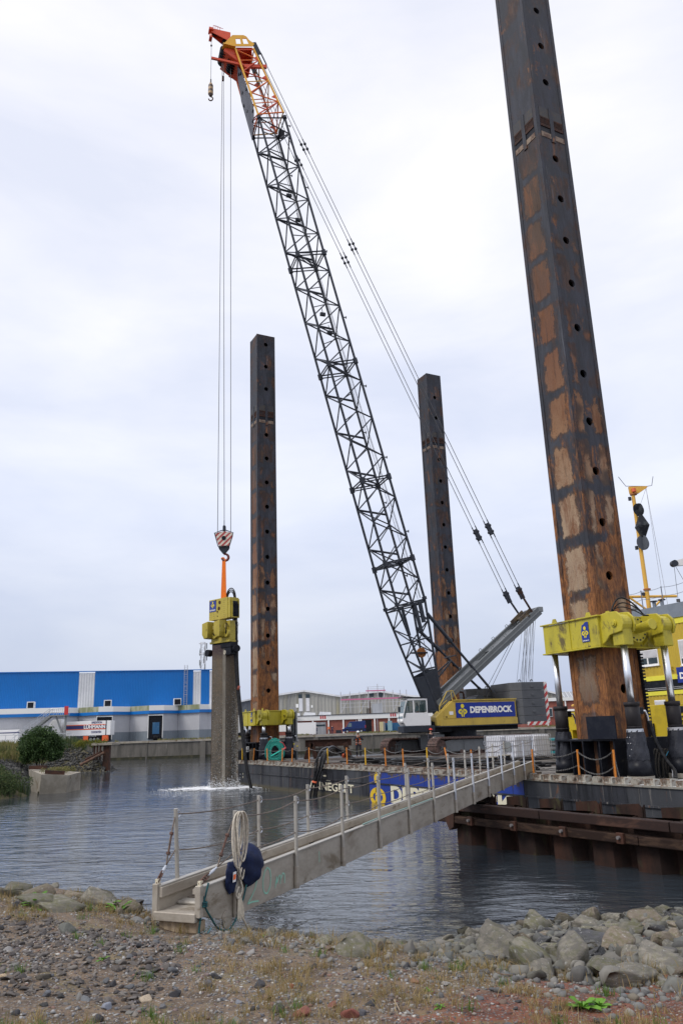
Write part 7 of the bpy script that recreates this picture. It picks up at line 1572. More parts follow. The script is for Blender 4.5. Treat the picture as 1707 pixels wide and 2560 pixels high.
def boulder(x, y, r_, k, label, group='boulders of the right shore', rot=None, sc=None, sink=.35, me=None):
    z = float(gz(x, y)); o = bpy.data.objects.new('boulder', me or random.choice(BL[k])); COL.objects.link(o)
    sc = sc or (1, random.uniform(.65, .95), random.uniform(.42, .66)); o.scale = [r_*s_ for s_ in sc]; o.rotation_euler = rot or (random.gauss(0, .3), random.gauss(0, .3), random.uniform(0, 6.28))
    o.location = (x, y, z+r_*sc[2]*(1-sink)-r_*.25); return tag(o, label, 'rock', group)
def groundpt(px_, py_):   # where a direction meets the ground surface
    d = ray(px_, py_); t = 3.0
    for _ in range(900):
        p = Vector((0, 0, EYE))+d*t
        if p.z < float(gz(p.x, p.y)): return p
        t += .02
    return p
SP_ = [  # distinctive boulders  (px, py, half width px, material, aspect, label)
 (1135, 2342, 85, 1, (1, .7, .62), 'large flat topped grey boulder with dark mossy side left of the cracked one', (0, .1, .3)),
 (1240, 2392, 84, 0, (1, .8, .62), 'big sharp edged grey boulder with a dark diagonal crack in the right foreground', (.25, -.35, .5)),
 (1330, 2405, 75, 1, (1.1, .6, .6), 'green stained slab leaning on the cracked boulder from the right', (.2, .45, -.4)),
 (1475, 2360, 98, 3, (1.2, .85, .42), 'very large dark flat boulder in the middle of the right shore', (.1, .05, .2)),
 (1160, 2330, 50, 2, (1, .7, .55), 'brownish rounded boulder behind the flat topped one', (0, .2, .8)),
 (1430, 2418, 55, 0, (.8, .8, .95), 'upright grey boulder just below the dark flat boulder', (.1, .2, .1)),
 (1520, 2440, 60, 1, (1, .8, .6), 'lichen spotted boulder below the dark flat boulder, to its right', (.1, .2, 1.1)),
 (1555, 2378, 60, 2, (1, .8, .6), 'pale boulder right beside the dark flat boulder', (0, .2, 2.1)),
 (1640, 2420, 85, 0, (1.1, .8, .6), 'broad grey boulder near the right edge above the small stones', (.2, .1, .6)),
 (1560, 2455, 85, 0, (1.1, .7, .45), 'low pale blue grey slab at the lower right edge of the boulders', (.1, .15, .2)),
 (1350, 2335, 42, 1, (1, .8, .8), 'small pointed boulder at the water edge behind the dark flat boulder', (.3, .1, .2)),
 (1310, 2325, 45, 2, (1, .8, .6), 'dark wet boulder touching the water left of the flat boulder', (.1, .3, .9)),
 (1470, 2325, 50, 0, (1, .8, .6), 'grey boulder at the water side of the dark flat boulder', (.2, .2, .3)),
 (700, 2290, 48, 3, (1, .8, .7), 'dark boulder under the near girder of the gangway', (.1, .2, .3)),
 (640, 2290, 38, 3, (1, .8, .8), 'dark angular boulder beside the gangway foot bracket', (.2, .2, .3)),
 (375, 2225, 55, 1, (.7, .8, 1.0), 'tall dark boulder standing left of the gangway entry', (.1, .1, .2)),
 (335, 2245, 42, 0, (.8, .7, .9), 'grey boulder leaning on the tall one left of the gangway', (.2, .1, .2)),
 (165, 2277, 62, 1, (1, .7, .45), 'long low grey boulder on the left bank above the grass', (0, .1, .3)),
 (50, 2240, 50, 1, (1, .7, .65), 'wide rounded boulder at the far left of the bank', (.1, .1, .4)),
 (105, 2268, 60, 1, (1, .6, .5), 'lichen covered slab right of the far left boulder', (0, .3, .1)),
 (245, 2260, 50, 0, (1, .7, .55), 'grey block between the long low boulder and the gangway', (.1, .2, .2)),
 (170, 2222, 45, 2, (1, .7, .55), 'brownish boulder on the bank crest against the water', (.1, .1, .3)),
]
def pxr(p, w_): return w_*((p-Vector((0, 0, EYE))).dot(FW))/1942
for (px_, py_, hw_, k, asp, lab, rot) in SP_:
    p = groundpt(px_, py_); r_ = pxr(p, hw_)/asp[0]*1.05; free(p.x, p.y, r_*.8); boulder(p.x, p.y, r_, k, lab, None, rot, asp, .3)
cnt = 0
def rlab(kind_, r_, x, y, sc_, noun, area):
    size = 'small' if r_ < .19 else 'medium' if r_ < .27 else 'large'; z_ = y-float(np.interp(x, CX, CC)); dd_ = float(np.interp(x, CX, CW))-y
    row = 'touching the water' if dd_ < .9 else 'in the upper row' if z_ < 1.3 else 'in the middle of the slope' if z_ < 4 else 'near the water'
    q_ = x/max(y, 1); col_ = 'below the gangway' if q_ < .05 else 'left of the cracked one' if q_ < .17 else 'around the dark flat one' if q_ < .30 else 'towards the right edge'
    if area == 'left': col_ = 'at the far left' if q_ < -.38 else 'left of the gangway' if q_ < -.24 else 'close to the gangway entry' if q_ < -.12 else 'right of the gangway entry'; row = 'on the crest' if z_ > 0 else 'just below the crest'
    return '%s %s %s %s, %s' % (size, kind_, noun, row, col_)
gl = ['grey angular shore boulder among many alike on the right shore', 'greenish shore boulder among many alike on the right shore', 'warm toned shore boulder among many alike on the right shore', 'dark shore boulder among many alike on the right shore']
for trial in range(9000):
    x = rs.uniform(-.2, 8.0); y = rs.uniform(6.0, 15.6); yc = float(np.interp(x, CX, CC)); yw = float(np.interp(x, CX, CW))
    lo = yc+.05 if x > 1.3 else yc+.2
    if not (lo < y < yw+.05): continue
    r_ = rs.choice([.15, .20, .26, .33], p=[.3, .3, .25, .15])*(1.0 if x > 1.6 else .7)*(.62+.055*(y-6))
    if abs(x) > .47*y+.6: continue
    if cnt > 240 or not free(x, y, r_): continue
    k = rs.choice(4, p=[.42, .28, .2, .10]); lb3 = rlab(('grey', 'greenish', 'warm toned', 'dark')[k], r_, x, y, None, 'boulder', 'right'); boulder(x, y, r_*rs.uniform(.9, 1.15), k, lb3, lb3); cnt += 1
gl2 = ['grey stone block on the left bank crest among several alike', 'mossy stone block on the left bank crest among several alike', 'brown stone block on the left bank crest among several alike', 'dark stone block on the left bank crest among several alike']
c2 = 0
for trial in range(6000):
    x = rs.uniform(-6.4, .3); yc = float(np.interp(x, CX, CC)); y = yc+rs.uniform(-.9, 1.6)
    if -2.9 < x < -1.2 and y < 11.8: continue
    r_ = rs.choice([.10, .16, .23], p=[.4, .4, .2])
    if c2 > 55 or not free(x, y, r_): continue
    k = rs.choice(4, p=[.4, .3, .12, .18]); lb3 = rlab(('grey', 'mossy', 'brown', 'dark')[k], r_, x, y, None, 'stone block', 'left'); boulder(x, y, r_, k, lb3, lb3); c2 += 1
P = []; Z = []
while len(P) < 2600:
    x = rs.uniform(-1, 7.8); y = rs.uniform(6.3, 15.8)
    if abs(x) > .47*y+.6 or not (float(np.interp(x, CX, CC))+.1 < y < float(np.interp(x, CX, CW))+.15): continue
    P.append((x, y, float(gz(x, y))+.02)); Z.append(rs.uniform(.05, .17))
V, F = pile_stones(rs, np.array(P), np.array(Z), 2, 30, .75)
np_obj('shore_rubble', V, F, island('shore_rubble_stone', [(.10, .105, .10), (.16, .16, .145), (.07, .07, .07), (.20, .19, .17), (.13, .13, .11), (.09, .085, .075)], .85, .4, 12), 'stuff', 'smaller broken rocks filling the gaps between the right shore boulders', 'rubble')
# individually placed foreground stones
SB = {}
def stone(px_, py_, hw_, col, lab, asp=(1, .8, .6), grp=None, name='stone', sink=.3):
    key = 'stone_%.2f_%.2f_%.2f' % col
    if key not in SB:
        SB[key] = mat(key, col, (col[0]*.7, col[1]*.7, col[2]*.72), 9, .4, .65, .88, bump=.5, c3=(min(1, col[0]*1.5), min(1, col[1]*1.5), min(1, col[2]*1.5)), amount3=.64, sc3=9)
    p = groundpt(px_, py_); r_ = pxr(p, hw_)/asp[0]
    o = bpy.data.objects.new(name, np_mesh(name, rock_v(3, rs, 13, .38, .7, .015)*1.3, ICO[3][1], SB[key])); COL.objects.link(o)
    o.scale = [r_*a for a in asp]; o.rotation_euler = (rs.normal()*.2, rs.normal()*.2, rs.uniform(0, 6)); o.location = (p.x, p.y, p.z+r_*asp[2]*(.6-sink)); return tag(o, lab, 'stone', grp)
FS = [(362, 2503, 21, (.46, .38, .28), 'pale cream stone in the bottom middle left foreground'), (266, 2522, 18, (.25, .27, .32), 'blue grey striped stone left of the cream stone'), (440, 2492, 17, (.05, .05, .055), 'black stone right of the cream stone'), (407, 2520, 14, (.15, .15, .155), 'grey round stone below the black stone'),
 (752, 2541, 26, (.24, .09, .065), 'large red brick coloured stone at the bottom centre'), (692, 2530, 20, (.06, .06, .06), 'dark porous stone left of the red stone'), (648, 2468, 19, (.075, .075, .08), 'dark rounded stone in the middle foreground'), (598, 2510, 13, (.20, .21, .24), 'light grey stone with flat top in the middle foreground'),
 (112, 2448, 19, (.085, .075, .06), 'flat brown slate on the grass at lower left'), (115, 2490, 15, (.13, .14, .16), 'dark blue grey stone below the brown slate'), (150, 2495, 13, (.05, .05, .05), 'small black stone on the grass at lower left'), (213, 2500, 17, (.16, .17, .18), 'flat grey stone on the grass right of the black one'),
 (112, 2516, 15, (.06, .06, .06), 'dark stone at the bottom left grass edge'), (8, 2445, 14, (.52, .40, .26), 'cream broken stone at the left edge'), (520, 2468, 15, (.10, .10, .11), 'flat dark grey stone in the middle of the gravel'), (730, 2470, 12, (.28, .11, .05), 'small rusty orange stone right of the dark rounded stone'),
 (752, 2467, 12, (.09, .10, .12), 'bluish stone next to the rusty orange stone'), (175, 2332, 30, (.14, .145, .13), 'wide flat lichen grey stone on the left gravel'), (345, 2305, 20, (.17, .17, .165), 'grey stone left of the gangway skid'), (700, 2322, 20, (.17, .17, .16), 'grey flat stone below the gangway'),
 (962, 2422, 14, (.09, .09, .095), 'dark oval stone on the gravel slope'), (1048, 2422, 12, (.21, .18, .15), 'upright beige stone on the gravel slope'), (1070, 2385, 14, (.27, .14, .08), 'reddish brown stone near the boulders'), (1105, 2440, 14, (.15, .12, .10), 'grey brown stone on the red soil'),
 (880, 2545, 24, (.22, .075, .055), 'broken red brick lump at the bottom edge'), (905, 2538, 13, (.10, .10, .115), 'dark grey stone beside the broken brick lump'), (1340, 2492, 13, (.32, .34, .38), 'pale blue grey cube shaped stone on the gravel'), (1268, 2493, 7, (.07, .075, .09), 'small round dark pebble on the red soil'),
 (1035, 2457, 13, (.30, .16, .10), 'orange brown stone on the red soil edge'), (1685, 2478, 22, (.22, .22, .22), 'grey boulder piece at the right edge of the soil'), (1427, 2517, 9, (.33, .33, .31), 'small pale stone beside the green plant'), (40, 2270, 16, (.06, .06, .065), 'black stone below the far left boulder'),
 (395, 2535, 10, (.30, .20, .16), 'pinkish pebble under the cream stone'), (352, 2528, 11, (.20, .21, .22), 'light grey pebble under the cream stone'), (833, 2518, 14, (.22, .085, .065), 'red brick piece between the two red lumps')]
for a in FS: stone(*a)
# many loose pebbles: the larger ones each an object, the rest one mass
ST2 = [island('gravel_mixed', [(.09, .095, .11), (.19, .19, .20), (.28, .27, .26), (.14, .13, .12), (.24, .20, .16), (.36, .36, .36), (.11, .11, .125), (.22, .13, .10), (.16, .17, .19), (.50, .48, .44)], .85, .3, 30), island('gravel_dark', [(.055, .05, .05), (.10, .09, .085), (.15, .135, .125), (.075, .065, .06), (.20, .18, .16)], .85, .3, 30), island('gravel_red', [(.20, .08, .055), (.13, .06, .05), (.09, .08, .08), (.26, .14, .09), (.16, .15, .15), (.30, .28, .26)], .9, .3, 30)]
def dens(n, f, x0=-6.5, x1=7.5, y0=3.7, y1=11.6, lo=.008, hi=.035, pw=2.2):
    P = []; Z = []
    while len(P) < n:
        x = rs.uniform(x0, x1, 3000); y = rs.uniform(y0, y1, 3000); k = f(x, y)*(np.abs(x) < .5*y+.9)
        yc = np.interp(x, CX, CC); k = k & (y < yc+.6)
        s_ = lo+(hi-lo)*rs.rand(3000)**pw; z = gz(x, y)
        for a, b_, c, d, e in zip(x, y, z, s_, k):
            if e: P.append((a, b_, c+d*.15)); Z.append(d)
    return np.array(P[:n]), np.array(Z[:n])
nzf = lambda x, y: np.sin(x*1.3+2)*np.sin(y*1.9+1)+.5*np.sin(x*3.1+y*2.3)
p, z = dens(15000, lambda x, y: (nzf(x, y)+rs.normal(size=x.shape)*.7 > -.1) & ~((x > .8+rs.normal(size=x.shape)*.3) & (y < 7.2) & (rs.rand(len(x)) < .85)), lo=.005, hi=.027)
V, F = pile_stones(rs, p, z, 1, 30, .7); np_obj('gravel', V, F, ST2[0], 'stuff', 'mixed grey gravel covering the middle of the near bank', 'gravel')
p, z = dens(3000, lambda x, y: (x < -1.6) & (y > 6.3+.5*np.sin(x*2)) & (y < 9.9) & (x+y*.55 < 2.9+rs.normal(size=x.shape)*.4), x0=-6.5, x1=-1, y0=6, y1=10.0, lo=.015, hi=.07, pw=2.0)
V, F = pile_stones(rs, p, z, 2, 40, .55); np_obj('dark_rubble', V, F, ST2[1], 'stuff', 'dark broken stones heaped on the left of the near bank', 'rubble')
p, z = dens(2600, lambda x, y: (x > .3+rs.normal(size=x.shape)*.4) & (y < 7.5), x0=-.5, x1=7.5, lo=.004, hi=.022, pw=3)
V, F = pile_stones(rs, p, z, 1, 20, .8); np_obj('red_gravel', V, F, ST2[2], 'stuff', 'red brick rubble and gravel at the lower right', 'gravel')
p, z = dens(1300, lambda x, y: (y > np.interp(x, CX, CC)-.8+.3*rs.normal(size=x.shape)) & (rs.rand(len(x)) < .8), lo=.015, hi=.06, y0=5.5, pw=1.8)
V, F = pile_stones(rs, p, z, 1, 30, .8); np_obj('edge_gravel', V, F, island('gravel_pale', [(.13, .135, .14), (.2, .2, .19), (.09, .09, .09), (.26, .25, .23), (.17, .15, .12)], .85, .3, 30), 'stuff', 'coarse gravel between the boulders along the bank crest', 'gravel')
k = 0; tries = 0
peb = {c: [np_mesh('pebble', rock_v(2, rs, 12, .34, .7, .01)*1.3, ICO[2][1], mat('pebble_%d' % i, c, (c[0]*.7, c[1]*.7, c[2]*.7), 12, .4, .65, .88, bump=.4, c3=(c[0]*1.4, c[1]*1.4, c[2]*1.4), amount3=.64, sc3=12)) for _ in range(4)] for i, c in enumerate([(.11, .115, .125), (.19, .185, .175), (.06, .06, .065), (.17, .12, .095), (.27, .26, .25)])}
nmz = ['mid grey', 'light grey', 'near black', 'brownish', 'pale']
while k < 215:
    x = rs.uniform(-5, 5); y = 4.0+rs.rand()**1.3*5.6; 
    if abs(x) > .47*y+.3 or y > float(np.interp(x, CX, CC))-.2: continue
    c = list(peb)[rs.choice(5, p=[.34, .24, .16, .14, .12])]; s_ = rs.uniform(.016, .040)*(1+.12*(y-4)); o = bpy.data.objects.new('pebble', random.choice(peb[c])); COL.objects.link(o)
    o.scale = (s_, s_*rs.uniform(.6, .95), s_*rs.uniform(.4, .7)); o.rotation_euler = (rs.normal()*.2, rs.normal()*.2, rs.uniform(0, 6)); o.location = (x, y, float(gz(x, y))+s_*.2)
    i_ = list(peb).index(c); q_ = x/y; lb3 = '%s %s pebble on the %s of the near bank, %s' % (('small', 'larger')[s_ > .035], nmz[i_], 'nearest strip' if y < 5.2 else 'middle strip' if y < 6.8 else 'upper strip', 'at the left' if q_ < -.2 else 'left of centre' if q_ < 0 else 'right of centre' if q_ < .2 else 'at the right'); tag(o, lb3, 'pebble', lb3); k += 1
# grass and small plants
def gpts(n, f, y0=3.8, y1=12):
    P = []
    while len(P) < n:
        x = rs.uniform(-6.5, 7.5, 4000); y = rs.uniform(y0, y1, 4000); yc = np.interp(x, CX, CC); k = f(x, y) & (np.abs(x) < .5*y+.9) & (y < yc+.8); z = gz(x, y); P += [(a, b_, c) for a, b_, c, e in zip(x, y, z, k) if e]
    return np.array(P[:n])
def tufts(n, f, per, rad, **k):
    c = gpts(n, f, **k); P = []
    for q_ in c:
        m_ = int(per*rs.uniform(.5, 1.6)); r_ = np.abs(rs.normal(size=m_))*rad; a = rs.uniform(0, 2*pi, m_); xx, yy = q_[0]+r_*np.cos(a), q_[1]+r_*np.sin(a); P.append(np.stack([xx, yy, gz(xx, yy)], -1))
    return np.concatenate(P)
DRY = island('straw_grass', [(.36, .26, .12), (.24, .17, .07), (.46, .35, .18), (.17, .16, .05), (.30, .19, .08)], .9, 0, 3, .25)
GRN = island('fresh_grass', [(.08, .17, .025), (.13, .24, .04), (.06, .12, .02), (.16, .26, .06), (.11, .15, .05)], .7, 0, 3, .4)
p = tufts(680, lambda x, y: (nzf(x*1.1, y) > -.45) & ~((x < -1.3) & (y > 6.2) & (y < 9.6)) & ~((x > 2) & (y < 5.5)), 42, .075); blades('straw_grass', p, rs.uniform(.025, .115, len(p)), DRY, .0018, .9, rs, 'dry straw coloured grass tufts scattered over the gravel', 'grass')
p = tufts(170, lambda x, y: (x < -.3) & (y < 5.9), 60, .09); blades('dry_matted_grass', p, rs.uniform(.02, .09, len(p)), DRY, .0018, 1.4, rs, 'matted dry grass at the lower left', 'grass')
p = tufts(200, lambda x, y: ((x < -.6) & (y < 6)) | (rs.rand(len(x)) < .12), 34, .05); blades('green_grass', p, rs.uniform(.03, .12, len(p)), GRN, .0022, .7, rs, 'fresh green grass tufts at the lower left and between the stones', 'grass')
p = tufts(30, lambda x, y: (x > 3) & (y > 5.4), 26, .05); blades('shore_grass', p, rs.uniform(.06, .2, len(p)), GRN, .003, .5, rs, 'thin green grass growing between the right shore boulders', 'grass')
p = gpts(900, lambda x, y: nzf(x, y*1.3) > 0.1); blades('twigs', p, rs.uniform(.02, .06, len(p)), island('twigs', [(.10, .06, .04), (.05, .03, .025), (.2, .14, .09)], .9, 0), .0016, 2.6, rs, 'scattered dry stalks and twigs on the gravel', 'twigs')
p = tufts(40, lambda x, y: (y > np.interp(x, CX, CC)-.9) , 40, .12, y0=6); blades('crest_grass', p, rs.uniform(.05, .22, len(p)), DRY, .0025, .6, rs, 'dry stalks along the crest of the near bank', 'grass')
# leafy plants
LP = island('bright_leaf', [(.10, .26, .02), (.16, .34, .04), (.08, .20, .02)], .5, 0, 3, .2)
def plant(px_, py_, h_, n, lab, wd=.3, name='leafy_plant'):
    p = groundpt(px_, py_); t = thing(name, lab, 'plant', tuple(p)); mb = MB()
    for i in range(n):
        a = 2*pi*i/n+rs.uniform(-.3, .3); el = rs.uniform(.25, 1.1); L = h_*rs.uniform(.7, 1.15); w_ = L*wd; d = Vector((math.cos(a)*math.cos(el), math.sin(a)*math.cos(el), math.sin(el))); s_ = Vector((-math.sin(a), math.cos(a), 0))*w_
        b0 = Vector(p); pts = [b0+d*L*t_-Vector((0, 0, L*.45*t_*t_)) for t_ in (0, .35, .65, .88, 1)]; ws = (.12, .75, 1, .65, .05); v = []
        for q_, w2 in zip(pts, ws): v += [q_-s_*w2*.5, q_+Vector((0, 0, -w_*.12)), q_+s_*w2*.5]
        mb.add(v, [(3*j, 3*j+1, 3*j+4, 3*j+3) for j in range(4)]+[(3*j+1, 3*j+2, 3*j+5, 3*j+4) for j in range(4)])
    part(t, 'leaves', mb, LP); part(t, 'stem', MB().tube(Vector(p), Vector(p)+Vector((0, 0, h_*.3)), h_*.03), GR_G)
plant(1455, 2522, .17, 12, 'bright green leafy dock plant on the red soil at lower right', .42); plant(1498, 2518, .13, 10, 'second smaller leafy plant touching the bright green dock', .5)
plant(92, 2268, .34, 13, 'bright green long leaved plant among the left boulders', .16); plant(297, 2280, .30, 14, 'green leafy plant in front of the boulder left of the gangway', .22); plant(275, 2262, .2, 10, 'small green plant on the rocks left of the gangway plant', .3)
plant(1100, 2520, .07, 9, 'small rosette weed on the red soil', .25); plant(1070, 2480, .06, 9, 'tiny rosette weed near the orange brown stone', .25); plant(255, 2400, .09, 9, 'small grey green rosette on the gravel', .3); plant(660, 2345, .08, 8, 'single green blade plant below the gangway', .15)
pr_ = groundpt(1245, 2545); 
q = MB()
for (a, b_, c_, d) in ((480, 2552, 500, 2546), (985, 2505, 1000, 2535), (1240, 2438, 1285, 2445), (1110, 2460, 1170, 2452)):
    p0, p1 = groundpt(a, b_), groundpt(c_, d); q.tube(p0+Vector((0, 0, .015)), p1+Vector((0, 0, .02)), .006, .004, 6)
solo('driftwood_sticks', 'a few pale and dark sticks lying on the near ground', 'sticks', q, mat('stick', (.3, .23, .16), (.12, .08, .06), 8, rough=.9), (0, 4.5, 1.6))
# ================================================================== PEOPLE
def skin_mesh(parent, name, verts, edges, radii, m_, sub=1, label=None):
    off = TH_.get(root(parent).name) or Vector((0, 0, 0)); me = bpy.data.meshes.new(name); me.from_pydata([tuple(Vector(v)) for v in verts], edges, []); me.materials.append(m_)
    o = bpy.data.objects.new(name, me); COL.objects.link(o); o.parent = parent
    s_ = o.modifiers.new('skin', 'SKIN'); s_.use_smooth_shade = True
    sv = me.skin_vertices[0].data
    for i, r_ in enumerate(radii): sv[i].radius = (r_, r_) if not isinstance(r_, tuple) else r_
    sv[0].use_root = True
    u_ = o.modifiers.new('sub', 'SUBSURF'); u_.levels = sub; u_.render_levels = sub
    return o
def person(label, base, face, arms, H=1.78, jacket=CLOTH, legs=CLOTH, helmet=None, vest=False, lean=0.0, feet=None, group=None, fine=True):
    """face: world heading of the front; arms: two lists (elbow, hand) in local metres (x right, y forward, z up)"""
    t = thing('person', label, 'person', tuple(base), 'W', group, rz=face); k = H/1.78
    feet = feet or [(-.12, .0), (.13, .05)]
    V = [(0, 0, .95), (0, .0, 1.12), (0, .01+lean, 1.32), (0, .0+lean, 1.45), (0, .02+lean, 1.53), (0, .035+lean, 1.60), (0, .05+lean, 1.69)]
    Rr = [(.135, .10), (.13, .095), (.165, .10), (.12, .07), .052, .075, .082]
    E = [(0, 1), (1, 2), (2, 3), (3, 4), (4, 5), (5, 6)]
    for sx, (el, ha), (fx, fy) in ((-1, arms[0], feet[0]), (1, arms[1], feet[1])):
        i = len(V); V += [(sx*.18, lean, 1.42), el, ha, (ha[0]+(ha[0]-el[0])*.18, ha[1]+(ha[1]-el[1])*.18, ha[2]+(ha[2]-el[2])*.18)]; Rr += [.06, .045, .034, .036]; E += [(3, i), (i, i+1), (i+1, i+2), (i+2, i+3)]
        i = len(V); V += [(sx*.10, 0, .90), (sx*.11+fx*.2, fy*.5+.03, .50), (fx, fy-.02, .09), (fx, fy+.14, .04)]; Rr += [.085, .062, .048, .042]; E += [(0, i), (i, i+1), (i+1, i+2), (i+2, i+3)]
    V = [tuple(c*k for c in v) for v in V]; Rr = [tuple(c*k for c in r_) if isinstance(r_, tuple) else r_*k for r_ in Rr]
    skin_mesh(t, 'body', V, E, Rr, SKIN, 2 if fine else 1)
    g = 1.16
    # jacket with sleeves
    idx = [0, 1, 2, 3]+[7, 8, 9]+[15, 16, 17]; mp_ = {a: b_ for b_, a in enumerate(idx)}
    skin_mesh(t, 'jacket', [V[i] for i in idx], [(0, 1), (1, 2), (2, 3), (3, 4), (4, 5), (5, 6), (3, 7), (7, 8), (8, 9)], [tuple(c*g for c in Rr[i]) if isinstance(Rr[i], tuple) else Rr[i]*1.3 for i in idx], jacket, 2 if fine else 1)
    idx = [0, 11, 12, 13, 19, 20, 21]
    skin_mesh(t, 'trousers', [V[i] for i in idx], [(0, 1), (1, 2), (2, 3), (0, 4), (4, 5), (5, 6)], [tuple(c*1.1 for c in Rr[0])]+[Rr[i]*1.25 for i in idx[1:]], legs, 2 if fine else 1)
    q = MB()
    for i in (13, 21): x, y, z = V[i]; q.box(x-.055, x+.055, y-.08, y+.21, 0, .10)
    boots = q; lo = part_local(t, 'boots', boots, BLACK, .02)
    hx_, hy_, hz_ = V[6]
    if vest:
        n = 20; L = []
        for z_, rx, ry in ((.88, .205, .16), (1.0, .195, .15), (1.15, .185, .145), (1.30, .205, .15), (1.42, .17, .12), (1.48, .10, .09)):
            L.append([(rx*k*math.cos(2*pi*i/n), (ry*math.sin(2*pi*i/n)+lean*(z_-.9)*1.6)*k, z_*k) for i in range(n)])
        q = MB(); q.add([p for r_ in L for p in r_], [(j*n+i, j*n+(i+1) % n, (j+1)*n+(i+1) % n, (j+1)*n+i) for j in range(5) for i in range(n) if not (3 < (i+.5) < 6.5)]); v_ = part_local(t, 'hi_vis_vest', q, HIVIS, 0)
        for z_ in (.98, 1.12): q = MB(); rr = .205; q.add([(rr*k*math.cos(2*pi*i/n), (.158*math.sin(2*pi*i/n)+lean*(z_-.9)*1.6)*k, (z_+dz)*k) for dz in (0, .05) for i in range(n)], [(i, (i+1) % n, n+(i+1) % n, n+i) for i in range(n) if not (3 < (i+.5) < 6.5)]); part_local(v_, 'reflective_band', q, REFL, 0)
    if fine:
        q = MB().ext([(hx_-.012, hy_+.075*k, hz_-.02), (hx_+.012, hy_+.075*k, hz_-.02), (hx_, hy_+.108*k, hz_-.045)], (0, 0, -.01)); part_local(t, 'nose', q, SKIN, 0)
        for sx in (-1, 1): part_local(t, 'eye', MB().ball((hx_+sx*.032, hy_+.078*k, hz_+.0), .010, 6, 4), BLACK, 0)
        part_local(t, 'hair', MB().ball((hx_, hy_-.02, hz_+.02), .088*k, 12, 8, sc=(1, 1.05, 1)), mat('hair_dark', (.04, .03, .02), None, rough=.9, bump=0), 0)
        for sgn, ia in ((-1, 10), (1, 18)):
            e_, h_ = Vector(V[ia-2]), Vector(V[ia-1]); d_ = (h_-e_).normalized(); s_ = d_.cross(Vector((0, 1, .2))).normalized(); q = MB(); b0 = Vector(V[ia])
            for j, (o_, L_) in enumerate(((-.030, .055), (-.010, .066), (.010, .063), (.030, .048))): q.path([b0+s_*o_, b0+s_*o_+d_*L_*.6, b0+s_*o_+d_*L_*.8+Vector((0, .02, -.02))], .0095, 5)
            q.path([b0+s_*sgn*.035-d_*.03, b0+s_*sgn*.06+d_*.0, b0+s_*sgn*.06+d_*.03], .011, 5); part_local(t, 'fingers', q, SKIN, 0)
    if helmet:
        q = MB(); n = 18; L = []
        for j in range(7):
            a = pi/2*j/6; L.append([(hx_+.118*k*math.cos(a)*math.cos(2*pi*i/n), hy_-.005+.135*k*math.cos(a)*math.sin(2*pi*i/n), hz_+.035*k+.115*k*math.sin(a)) for i in range(n)])
        q.add([p for r_ in L for p in r_], [(j*n+i, j*n+(i+1) % n, (j+1)*n+(i+1) % n, (j+1)*n+i) for j in range(6) for i in range(n)]); q.ext([(hx_-.09, hy_+.09, hz_+.04), (hx_+.09, hy_+.09, hz_+.04), (hx_+.06, hy_+.19, hz_+.03), (hx_-.06, hy_+.19, hz_+.03)], (0, 0, .012)); part_local(t, 'helmet', q, helmet, 0)
    return t
def part_local(parent, name, mb, m_, bev=0):
    o = bpy.data.objects.new(name, mkmesh(name, mb, m_, None, name in ('helmet', 'hi_vis_vest', 'hair'))); COL.objects.link(o); o.parent = parent
    if bev: bv(o, bev)
    return o
HW = mat('helmet_white', (.8, .8, .8), None, rough=.35, bump=0); HR = mat('helmet_red', (.62, .04, .03), None, rough=.35, bump=0)
p1 = f2w('B', (0, 0, 0)); pw = atZ(897, 1891, DZ); pw = Vector((pw.x*.965, pw.y*.965, DZ+.0))
ph_ = [((-.34, .10, 1.18), (-.06, .30, 1.40)), ((.34, .12, 1.17), (.07, .30, 1.38))]
person('worker in white helmet and orange hi-vis vest holding a phone to the face', pw, pi, ph_, 1.80, CLOTH, CLOTH, HW, True)
wk = person('worker in red helmet and dark jacket standing behind the near crawler track with a notepad', kw(T(3.35, .9, 0)), pi+.5, [((-.26, .16, 1.1), (-.02, .42, 1.16)), ((.27, .1, 1.1), (.12, .40, 1.12))], 1.80, CLOTH, CLOTH, HR, False)
wp_ = kw(T(3.35, .9, 0)); c = Vector((wp_.x, wp_.y, wp_.z)); d = Matrix.Rotation(pi+.5, 3, 'Z')
q = MB().box(-.1, .12, .44, .46, 1.05, 1.28); o = bpy.data.objects.new('notepad', mkmesh('notepad', q, WHITE)); COL.objects.link(o); o.location = wp_; o.rotation_euler = (.3, 0, pi+.5); o.location.z += .0; o.rotation_euler = (0, 0, pi+.5); tag(o, 'pale notepad held by the worker in the red helmet', 'notepad')
q = MB().box(-.035, .035, .33, .34, 1.36, 1.50); o = bpy.data.objects.new('phone', mkmesh('phone', q, BLACK)); COL.objects.link(o); o.location = pw; o.rotation_euler = (0, 0, pi); tag(o, 'dark phone held up by the worker in the hi-vis vest', 'phone')
def qp(x, Y, z=2.86): v = atY(x, 1830, Y); return Vector((v.x, Y, z))
rl_ = [((-.28, .0, 1.15), (-.3, .1, .9)), ((.28, 0, 1.15), (.28, .1, .9))]
person('distant worker in orange hi-vis clothing on the far quay left of the van', qp(822.5, 176), pi+.3, rl_, 1.75, HIVIS, CLOTH, None, False, fine=False)
person('distant person in dark clothes right beside the orange clad worker on the quay', qp(830.5, 176), pi-.2, rl_, 1.8, NAVY, NAVY, None, False, fine=False)
person('distant person in dark clothes standing at the right end of the white container', qp(792, 177.5), pi/2, rl_, 1.75, NAVY, NAVY, None, False, fine=False)
